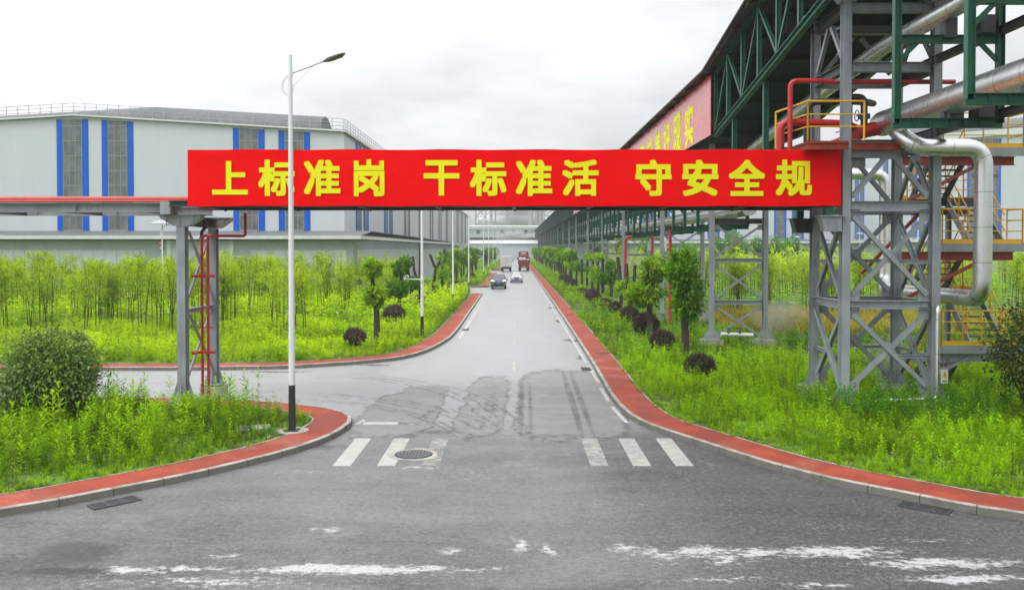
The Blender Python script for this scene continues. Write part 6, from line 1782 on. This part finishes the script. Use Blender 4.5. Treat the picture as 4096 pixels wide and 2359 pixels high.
# bamboo: clumps of thin culms with feathery tops
def bamboo_variant(seed, lo=3, hi=5):
    r = np.random.default_rng(seed + 900)
    o = thing('bamboo_clump', (0, 0, 0.1), '', 'bamboo')
    mb = MB(); parts = []
    for k in range(r.integers(lo, hi)):
        h = r.uniform(3.0, 4.2); bx, by = r.normal(size=2) * .3; lx, ly = r.normal(size=2) * .22
        P_ = [Vector((bx + lx * t * t * 1.2, by + ly * t * t * 1.2, h * t)) for t in (0, .25, .5, .75, 1)]
        mb.tube(P_, [.03, .028, .023, .014, .005], 5, caps=False)
        nb = r.integers(16, 24)
        zt = .40 + .60 * r.uniform(0, 1.0, nb) ** .7
        C = np.array([[bx + lx * t * t * 1.2, by + ly * t * t * 1.2, h * t] for t in zt])
        a = r.uniform(0, 6.28, nb); rl = (.14 + .42 * np.sin(np.pi * np.clip((zt - .22) / .85, 0, 1))) * r.uniform(.5, 1.2, nb)
        D = np.stack([np.cos(a), np.sin(a), r.uniform(.05, .7, nb)], 1)
        for j in range(nb):
            if j % 3 == 0: mb.tube([Vector(C[j]), Vector(C[j] + D[j] * rl[j] * .8)], [.007, .003], 3, caps=False)
            m = 11
            s = r.uniform(.2, 1.05, m)
            Pp = C[j] + D[j] * rl[j] * s[:, None] + r.normal(size=(m, 3)) * .07
            A = D[j] * .5 + r.normal(size=(m, 3)) * .5 + np.array([0, 0, -.45])
            N = np.array([0, 0, 1.]) + r.normal(size=(m, 3)) * .5
            L = r.uniform(.13, .27, m)
            parts.append((leaf_quads(Pp, A, N, L, L * .22, .15), np.repeat(np.clip(.25 + .42 * (zt[j] - .3) + .16 * r.normal() + .1 * r.normal(size=m), 0, 1), 4)))
    mb.build('culm', M['culm'], o, False, True)
    leafobj('foliage', parts, M['leaf_bamboo'], o)
    return o
BV = [bamboo_variant(i) for i in range(10)]
DK = [bamboo_variant(30 + i, 7, 10) for i in range(3)]
used = set()
def place(src, x, y, label, group, s=1.0, z=0.1):
    if id(src) not in used: o = src; used.add(id(src))
    else: o = copy_tree(src)
    o.location = (x, y, z); o.rotation_euler.z = rr.uniform(0, 6.28); o.scale = (s, s, s * rr.uniform(.9, 1.08))
    o['label'] = label; o['group'] = group
    return o
LGB, RGB_ = 'bamboo in the grove before the left warehouse', 'bamboo in the grove behind the pipe rack on the right'
lb = 'slender bamboo clump with feathery yellow green top in the grove across the side street'
cnt = 0
for row in range(11):
    y = 46.5 + row * 3.25
    xl = -0.66 * y - 3; xr_ = -9.2 - (1.5 if row < 2 else 0)
    n = 10 + row
    for i in range(n):
        x = xl + (xr_ - xl) * (i + rr.uniform(.1, .9)) / n
        if row < 2 and rr.random() < .45: continue
        place(BV[(i * 7 + row * 3) % 10], x, y + rr.uniform(-1.3, 1.3), lb, LGB, rr.uniform(.88, 1.08)); cnt += 1
for (px, py, lab) in ((-28.6, 47.0, 'dense dark bamboo clump at the far left of the meadow front'), (-16.6, 47.2, 'dense dark bamboo clump left of the second pair of windows, at the meadow front'), (-24.6, 51, 'dark leaning bamboo clump behind the big round bush'), (-20.3, 50, 'dark bamboo clump half way between the bush and trestle'), (-12.0, 46.0, 'dense dark bamboo clump right of the trestle columns'), (-14.1, 54, 'dark bamboo clump just behind the nearest lamp post')):
    place(DK[cnt % 3], px, py, lab, LGB, 1.0); cnt += 1
lbr = 'slender bamboo clump with feathery top in the field behind the pipe rack'
for row in range(8):
    y = 60 + row * 6.2
    xl = 14.5 + max(0, (y - 60) * .05); xr_ = .66 * y + 4
    n = 8 + row
    for i in range(n):
        x = xl + (xr_ - xl) * (i + rr.uniform(.1, .9)) / n
        place(BV[(i * 3 + row * 7) % 10], x, y + rr.uniform(-2.6, 2.6), lbr, RGB_, rr.uniform(.9, 1.1)); cnt += 1
for (px, py, lab) in ((16.3, 62, 'dark bamboo clump seen through the nearest gallery trestle'), (20.6, 70, 'dark bamboo clump between the nearest trestle and the big tower'), (21.5, 58, 'dark bamboo clump seen through the lower braces of the tower')):
    place(DK[cnt % 3], px, py, lab, RGB_, 1.0); cnt += 1
# far bamboo and shrubs before the right warehouse: one mass
parts = []
r = np.random.default_rng(77)
for k in range(330):
    y = r.uniform(108, 218); x = r.uniform(16, .64 * y + 6); h = r.uniform(3.4, 5.4)
    m = 55
    zt = r.uniform(.2, 1, m)
    Pp = np.stack([x + r.normal(size=m) * .55 * np.sin(np.pi * zt), y + r.normal(size=m) * .55, h * zt], 1)
    L = r.uniform(.4, .7, m)
    parts.append((leaf_quads(Pp, r.normal(size=(m, 3)) + np.array([0, 0, -.3]), r.normal(size=(m, 3)) * .5 + np.array([0, 0, 1.]), L, L * .4, .1), np.repeat(.3 + .35 * zt + .12 * r.normal() + .08 * r.normal(size=m), 4)))
tag(leafobj('bamboo_grove', parts, M['leaf_bamboo']), kind='stuff')
# dark round trees near the right warehouse
def round_tree(seed):
    r = np.random.default_rng(seed + 1500)
    o = thing('shade_tree', (0, 0, 0.1), '', 'tree', 'round dark trees before the right warehouse')
    mb = MB(); mb.tube([(0, 0, 0), (0.05, 0, 2.4), (0, 0, 4.4)], [.16, .13, .06], 8); mb.build('trunk', M['bark'], o, False, True)
    leafobj('crown', [lobe(r, (0, 0, 4.6), 1.3, 1.3, 1.35, 900, .32), lobe(r, (.5, 0, 3.9), .9, .9, .8, 400, .32)], M['leaf_tree'], o)
    return o
RT = [round_tree(i) for i in range(2)]
for i, (px, y, s) in enumerate(((2933, 150, 1.35), (2968, 170, 1.1), (2868, 160, 1.2), (3034, 150, 1.15), (3100, 165, 1.2), (3146, 150, 1.05), (3170, 160, 1.2), (2760, 170, 1.0), (2676, 165, 1.0), (2580, 175, 1.1), (2485, 170, 1.25), (2388, 160, 1.2), (2770, 140, .9), (3277, 160, 1.1))):
    o = RT[i] if i < 2 else copy_tree(RT[i % 2])
    o.location = ((px - 2062) / 3400 * y, y, 0.1); o.rotation_euler.z = rr.uniform(0, 6); o.scale = (s * .85, s * .85, s)
    o['label'] = 'round dark tree before the far right warehouse, seen between the gallery supports'

# ---- weeds and grass
def tpl_spike(r, n=26, w=.036):
    """upright weed: stem with spiralling narrow leaves, unit height"""
    parts = []; tt = []
    lean = r.normal(size=2) * .05
    S = np.array([[-.007, 0, 0], [.007, 0, 0], [.004 + lean[0], lean[1], .95], [-.004 + lean[0], lean[1], .95]]); parts.append(S); tt.append(np.array([.15, .15, .6, .6]))
    z = np.sort(r.uniform(.08, 1.0, n) ** .8)
    a = np.arange(n) * 2.4 + r.uniform(0, .6, n)
    C = np.stack([lean[0] * z, lean[1] * z, z], 1)
    up = .25 + .75 * (z ** 3)
    A = np.stack([np.cos(a), np.sin(a), up], 1)
    N = np.stack([-np.cos(a) * .4, -np.sin(a) * .4, np.ones(n)], 1)
    L = np.where(z > .85, .10, .20) * r.uniform(.75, 1.2, n)
    parts.append(leaf_quads(C, A, N, L, np.full(n, w) * (1 + .4 * r.random(n)), .35 * (1 - z.mean()))); tt.append(np.repeat(.12 + .55 * z + .08 * r.normal(size=n), 4))
    return np.concatenate(parts), np.concatenate(tt)
def tpl_bushy(r):
    P_ = []; T = []
    for k in range(4):
        V, t = tpl_spike(r, 15, .035); s = r.uniform(.6, 1.0)
        a = r.uniform(0, 6.28); V = V * np.array([s, s, s]); V[:, 0] += V[:, 2] * .25 * math.cos(a); V[:, 1] += V[:, 2] * .25 * math.sin(a)
        P_.append(V); T.append(t)
    return np.concatenate(P_), np.concatenate(T)
def tpl_tuft(r, n=12):
    a = r.uniform(0, 6.28, n); C = np.stack([.05 * np.cos(a), .05 * np.sin(a), np.zeros(n)], 1)
    A = np.stack([np.cos(a) * .45, np.sin(a) * .45, np.ones(n)], 1) + r.normal(size=(n, 3)) * .15
    N = np.stack([np.cos(a), np.sin(a), np.zeros(n)], 1)
    L = r.uniform(.6, 1.05, n)
    return leaf_quads(C, A, N, L, np.full(n, .035), .12), np.repeat(.3 + .25 * r.random(n), 4) + np.tile(np.array([-.25, 0, .25, 0]), n)
TS = [tpl_spike(np.random.default_rng(i)) for i in range(6)]
TF = [tpl_spike(np.random.default_rng(50 + i), 12, .046) for i in range(5)]     # coarser, for far away
TB = [tpl_bushy(np.random.default_rng(i + 20)) for i in range(5)]
TT = [tpl_tuft(np.random.default_rng(i + 40)) for i in range(5)]
def inpoly(x, y, P_):
    ins = np.zeros(len(x), bool); j = len(P_) - 1
    for i in range(len(P_)):
        xi, yi = P_[i]; xj, yj = P_[j]
        if abs(yi - yj) > 1e-9:
            c = ((yi > y) != (yj > y)) & (x < (xj - xi) * (y - yi) / (yj - yi) + xi)
            ins ^= c
        j = i
    return ins
def vnoise(x, y, s, seed):
    """smooth value noise 0..1"""
    g = np.random.default_rng(seed).random((256, 256))
    u, v = x / s + 1000, y / s + 1000
    i, j = np.floor(u).astype(int), np.floor(v).astype(int); fu, fv = u - i, v - j
    fu = fu * fu * (3 - 2 * fu); fv = fv * fv * (3 - 2 * fv)
    f = lambda a, b: g[a % 256, b % 256]
    return (f(i, j) * (1 - fu) + f(i + 1, j) * fu) * (1 - fv) + (f(i, j + 1) * (1 - fu) + f(i + 1, j + 1) * fu) * fv
def edge_dist(x, y, P_):
    d = np.full(len(x), 1e9)
    for i in range(len(P_) - 1):
        a, b = P_[i], P_[i + 1]; ab = b - a; L2 = (ab ** 2).sum()
        if L2 < 1e-9: continue
        t = np.clip(((x - a[0]) * ab[0] + (y - a[1]) * ab[1]) / L2, 0, 1)
        d = np.minimum(d, np.hypot(x - a[0] - t * ab[0], y - a[1] - t * ab[1]))
    return d
BARE = [(15.4, 39.5, 2.6, 2.2), (12.8, 32.5, 1.3, 1.2), (-6.3, 19.9, .5, .5), (9.6, 24.8, .35, .35), (12.2, 24.8, .35, .35), (-9.95, 25.4, .35, .35), (-9.95, 28, .3, .3), (11.2, 23.9, 1.0, .45)]
def scatter(box, poly, dens, tpls, hfun, seed, tint0=.5, tvar=.3, wide=1.0, kern=None, xcull=.66):
    r = np.random.default_rng(seed)
    x0, x1, y0, y1 = box
    n = int((x1 - x0) * (y1 - y0) * dens)
    x = r.uniform(x0, x1, n); y = r.uniform(y0, y1, n)
    k = inpoly(x, y, poly) & (np.abs(x) < xcull * y + 4)
    for (bx, by, rx, ry) in BARE: k &= ((x - bx) / rx) ** 2 + ((y - by) / ry) ** 2 > r.uniform(.4, 1.2, n)
    x, y = x[k], y[k]
    if kern is not None:
        k = r.random(len(x)) < kern(x, y); x, y = x[k], y[k]
    e = edge_dist(x, y, poly)
    gap = (vnoise(x, y, .8, 91) < .30) & (e < 2.2) & (y < 36) & (r.random(len(x)) < .75)      # bare soil shows through near the edges
    k = (e > .03) & ~gap; x, y, e = x[k], y[k], e[k]
    h = hfun(x, y, e, r)
    pn = vnoise(x, y, 1.8, seed // 10 + 60) * .55 + vnoise(x, y, .45, seed + 1) * .45
    t0 = tint0 + tvar * (pn - .5) * 2 + .17 * r.normal(size=len(x))
    which = r.integers(0, len(tpls), len(x)); rot = r.uniform(0, 6.28, len(x))
    Vs, Ts = [], []
    for w_ in range(len(tpls)):
        m = which == w_
        if not m.any(): continue
        TV, Tt = tpls[w_]
        c, s = np.cos(rot[m])[:, None], np.sin(rot[m])[:, None]
        hh = h[m][:, None]; hw = hh * wide
        hw = np.maximum(hw, .35 * wide)
        X = (TV[None, :, 0] * c - TV[None, :, 1] * s) * hw + x[m][:, None]
        Y = (TV[None, :, 0] * s + TV[None, :, 1] * c) * hw + y[m][:, None]
        Z = TV[None, :, 2] * hh + .10
        Vs.append(np.stack([X, Y, Z], -1).reshape(-1, 3)); Ts.append((Tt[None] - .45 + t0[m][:, None]).ravel())
    return np.concatenate(Vs), np.concatenate(Ts)
def weeds(name, lst, mat):
    o = leafobj(name, lst, M[mat]); tag(o, kind='stuff'); return o

# island on the left: tall spiky weeds behind a low ragged edge
hL = lambda x, y, e, r: np.clip(.12 + .55 * np.minimum(e / 1.4, 1) * (.5 + .8 * vnoise(x, y, 1.1, 5)), .1, 1.2) * r.uniform(.6, 1.35, len(x))
weeds('weeds', [scatter((-22, -4, 15, 28), V_L, 24, TS, hL, 1, .45, .28), scatter((-22, -4, 15, 28), V_L, 3.0, TS, lambda x, y, e, r: r.uniform(.7, 1.45, len(x)) * np.minimum(1, .25 + e / 1.2), 4, .55, .25, .8), scatter((-22, -4, 15, 28), V_L, 9, TB, hL, 2, .35, .28), scatter((-22, -4, 15, 28), V_L, 26, TT, lambda x, y, e, r: r.uniform(.12, .34, len(x)), 3, .42, .3)], 'weed')
# right verge, near
hR = lambda x, y, e, r: np.clip(.10 + (.24 + .30 * vnoise(x, y, 1.5, 8)) * np.minimum(e / .8, 1), .08, .8) * r.uniform(.6, 1.4, len(x))
hT = lambda x, y, e, r: r.uniform(.5, 1.05, len(x))
tow = lambda x, y: np.exp(-(((x - 11.2) / 2.4) ** 2 + ((y - 23.8) / 1.5) ** 2))
weeds('weeds', [scatter((3, 26, 14, 36), V_R, 15, TS, hR, 11, .48, .46, 1.15), scatter((3, 26, 14, 36), V_R, 1.2, TS, lambda x, y, e, r: r.uniform(.5, 1.0, len(x)) * np.minimum(1, .3 + e / 1.5), 18, .35, .3, .9), scatter((3, 26, 14, 36), V_R, 11, TB, hR, 12, .45, .46, 1.1), scatter((3, 26, 14, 36), V_R, 44, TT, lambda x, y, e, r: r.uniform(.12, .36, len(x)) * np.minimum(1, .4 + e), 13, .46, .42)], 'weed')
weeds('tall_weeds', [scatter((8, 14.5, 21, 27), V_R, 26, TS, hT, 14, .55, .3, 1.0, tow), scatter((8, 14.5, 21, 27), V_R, 9, TB, hT, 15, .45, .3, 1.0, tow),
                     scatter((4, 30, 36, 60), V_R, .5, TB, hT, 16, .5, .3, 1.3), scatter((13.2, 14.6, 39.5, 42), V_R, 7, TB, hT, 17, .5, .2, 1.4)], 'weed_dark')
# right verge, further on
hF = lambda x, y, e, r: (.22 + .45 * vnoise(x, y, 3, 9)) * r.uniform(.6, 1.3, len(x)) * np.where(x < 8.5, 1.35, 1.0)
field = lambda x, y: np.where(x < 12.8, 1.0, .55) * np.where((y > 47) & (x > 12.5), .55, 1.0)
weeds('weeds', [scatter((3, 44, 36, 62), V_R, 11, TF, hF, 21, .55, .3, 1.5, field), scatter((3, 44, 36, 62), V_R, 8, TT, lambda x, y, e, r: r.uniform(.2, .45, len(x)), 22, .5, .35, 1.5, field),
                scatter((3, 13, 62, 260), V_R, 3.6, TF, lambda x, y, e, r: r.uniform(.5, .95, len(x)), 23, .55, .25, 2.2), scatter((13, 90, 62, 130), V_R, .9, TF, lambda x, y, e, r: r.uniform(.6, 1.4, len(x)), 24, .65, .3, 2.4)], 'weed')
straw = lambda x, y: np.clip(1.3 - ((x - 20) / 11) ** 2 - ((y - 55) / 8.5) ** 2, 0, 1)
weeds('dry_grass', [scatter((12.6, 36, 44, 66), V_R, 16, TT, lambda x, y, e, r: r.uniform(.5, 1.05, len(x)), 25, .5, .3, 1.1, straw)], 'straw')
M['dead'] = leafmat('dead_stalk', (0.05, 0.035, 0.018), (0.20, 0.15, 0.06), 0.2)
weeds('dead_stalks', [scatter((3, 30, 14, 60), V_R, 1.1, TS, lambda x, y, e, r: r.uniform(.25, .75, len(x)), 41, .4, .3, .7), scatter((-22, -4, 15, 28), V_L, .9, TS, lambda x, y, e, r: r.uniform(.3, .9, len(x)), 42, .4, .3, .7),
                      scatter((-36, -3, 34, 60), V_M, .5, TS, lambda x, y, e, r: r.uniform(.4, 1.2, len(x)), 43, .4, .3, .7)], 'dead')
# left meadow
hM = lambda x, y, e, r: (.30 + .62 * vnoise(x, y, 2.5, 10) * np.minimum(1, .35 + e)) * r.uniform(.6, 1.3, len(x))
weeds('weeds', [scatter((-36, -3, 34, 52), V_M, 15, TF, hM, 31, .62, .25, 1.3), scatter((-36, -3, 34, 52), V_M, 4, TB, hM, 32, .55, .25, 1.3), scatter((-36, -3, 34, 46), V_M, 12, TT, lambda x, y, e, r: r.uniform(.2, .5, len(x)), 33, .6, .3, 1.3),
                scatter((-60, -3, 51, 82), V_M, 4.6, TF, lambda x, y, e, r: r.uniform(.6, 1.7, len(x)), 34, .68, .3, 1.7), ], 'weed_lime')
weeds('weeds', [scatter((-12, -3, 50, 92), V_M, 6, TF, lambda x, y, e, r: r.uniform(.5, 1.1, len(x)), 35, .48, .3, 1.5)], 'weed')
weeds('weeds', [scatter((-12.5, -3, 106, 167), V_M2, 3.2, TF, lambda x, y, e, r: r.uniform(.6, 1.1, len(x)), 36, .6, .25, 2.4), scatter((-12.5, -3, 186, 340), V_M3, 2.2, TF, lambda x, y, e, r: r.uniform(.6, 1.1, len(x)), 37, .6, .25, 3.2), scatter((3, 30, 276, 350), V_R2, 1.2, TF, lambda x, y, e, r: r.uniform(.6, 1.1, len(x)), 38, .6, .25, 3.2)], 'weed')
# tufts spilling over the path edging
def spill(P_, n, seed, ymax):
    r = np.random.default_rng(seed)
    seg = P_[1:] - P_[:-1]; L = np.hypot(seg[:, 0], seg[:, 1])
    ok = (P_[:-1, 1] < ymax) & (P_[:-1, 1] > 13.5) & (np.abs(P_[:-1, 0]) < 24) & (L < 9)
    w_ = np.where(ok, L, 0); w_ = w_ / w_.sum()
    i = r.choice(len(seg), n, p=w_); t = r.random(n)
    q = P_[i] + seg[i] * t[:, None]; nm = np.stack([-seg[i, 1], seg[i, 0]], 1) / L[i][:, None]
    keep = vnoise(q[:, 0], q[:, 1], 1.3, seed) > .42
    q = q + nm * r.normal(size=n)[:, None] * .07; q = q[keep]
    Vs, Ts = [], []
    for (x, y) in q:
        TV, Tt = TT[r.integers(0, 5)]; h = r.uniform(.08, .26); a = r.uniform(0, 6.28); c, s = math.cos(a), math.sin(a)
        Vs.append(np.stack([(TV[:, 0] * c - TV[:, 1] * s) * h * 1.3 + x, (TV[:, 0] * s + TV[:, 1] * c) * h * 1.3 + y, TV[:, 2] * h + .12], 1)); Ts.append(Tt + r.normal() * .2)
    return np.concatenate(Vs), np.concatenate(Ts)
weeds('edge_grass', [spill(V_L, 420, 61, 28), spill(V_R, 700, 62, 60), spill(V_M, 420, 63, 60)], 'weed')
# small white flowers in the meadow
r = np.random.default_rng(5)
n = 70
C = np.stack([r.uniform(-32, -8, n), r.uniform(42, 58, n), r.uniform(.9, 1.5, n)], 1)
tag(leafobj('wild_flowers', [(leaf_quads(C, r.normal(size=(n, 3)), r.normal(size=(n, 3)), np.full(n, .14), np.full(n, .12)), np.full(4 * n, .9))], M['fascia']), kind='stuff')
# rubble on the bare soil behind the tower
mb = MB()
for k in range(160):
    a = random.uniform(0, 6.28); q = math.sqrt(random.random())
    s = random.uniform(.05, .22)
    mb.box((15.4 + 2.5 * q * math.cos(a), 39.5 + 2.0 * q * math.sin(a), .1 + s * .3), (s * 1.5, s, s * .8), Matrix.Rotation(random.uniform(0, 3), 3, 'Z') @ Matrix.Rotation(random.uniform(-.4, .4), 3, 'X'))
M['rubble'] = paint('dark_rubble', (0.07, 0.045, 0.035), 0.9, 0.5, scale=4)
tag(mb.build('rubble', M['rubble']), kind='stuff')

# ------------------------------------------------------------------ steam and haze
def volume_mat(name, color, dens, noise=False):
    m = bpy.data.materials.new(name); m.use_nodes = True; t = m.node_tree; t.nodes.clear()
    o = t.nodes.new('ShaderNodeOutputMaterial'); v = t.nodes.new('ShaderNodeVolumePrincipled')
    v.inputs['Color'].default_value = (*color, 1); v.inputs['Density'].default_value = dens
    v.inputs['Anisotropy'].default_value = 0.1
    t.links.new(v.outputs[0], o.inputs['Volume'])
    return m, t, v
mh, _, _ = volume_mat('haze_air', (0.92, 0.95, 0.97), HAZE)
mb = MB(); mb.b2((-420, -45, -1.2), (420, 640, 70)); hz = mb.build('haze', mh); tag(hz, kind='stuff')
hz.display_type = 'WIRE'
def steam(name_loc, rad, dens):
    me_b = bmesh.new(); bmesh.ops.create_icosphere(me_b, subdivisions=3, radius=1.0)
    me = bpy.data.meshes.new('steam'); me_b.to_mesh(me); me_b.free()
    o = bpy.data.objects.new('steam', me); col.objects.link(o); o.location = name_loc; o.scale = rad
    m, t, v = volume_mat('steam_puff', (0.97, 0.98, 0.98), 0.0)
    tcn = t.nodes.new('ShaderNodeTexCoord'); ln = t.nodes.new('ShaderNodeVectorMath'); ln.operation = 'LENGTH'; t.links.new(tcn.outputs['Object'], ln.inputs[0])
    nz_ = t.nodes.new('ShaderNodeTexNoise'); nz_.inputs['Scale'].default_value = 1.8; nz_.inputs['Detail'].default_value = 3; t.links.new(tcn.outputs['Object'], nz_.inputs['Vector'])
    def mm(op, a, b):
        x = t.nodes.new('ShaderNodeMath'); x.operation = op; x.use_clamp = op == 'SUBTRACT' or op == 'MULTIPLY' and False
        for i, q in enumerate((a, b)):
            if isinstance(q, (int, float)): x.inputs[i].default_value = q
            else: t.links.new(q, x.inputs[i])
        return x.outputs[0]
    f = mm('SUBTRACT', mm('MULTIPLY', nz_.outputs['Fac'], 2.0), mm('ADD', ln.outputs['Value'], 0.15))
    t.links.new(mm('MULTIPLY', f, dens), v.inputs['Density'])
    me.materials.append(m); tag(o, kind='stuff')
if STEAM:
    steam((13.4, 43.5, 1.5), (1.7, 1.2, 1.2), 0.7)
    steam((12.4, 28.6, 1.3), (0.9, 0.7, 1.1), 0.8)
    steam((-2.0, 395, 10.5), (11, 5, 4.5), 0.5)
    steam((2.0, 488, 27), (22, 9, 11), 0.35)
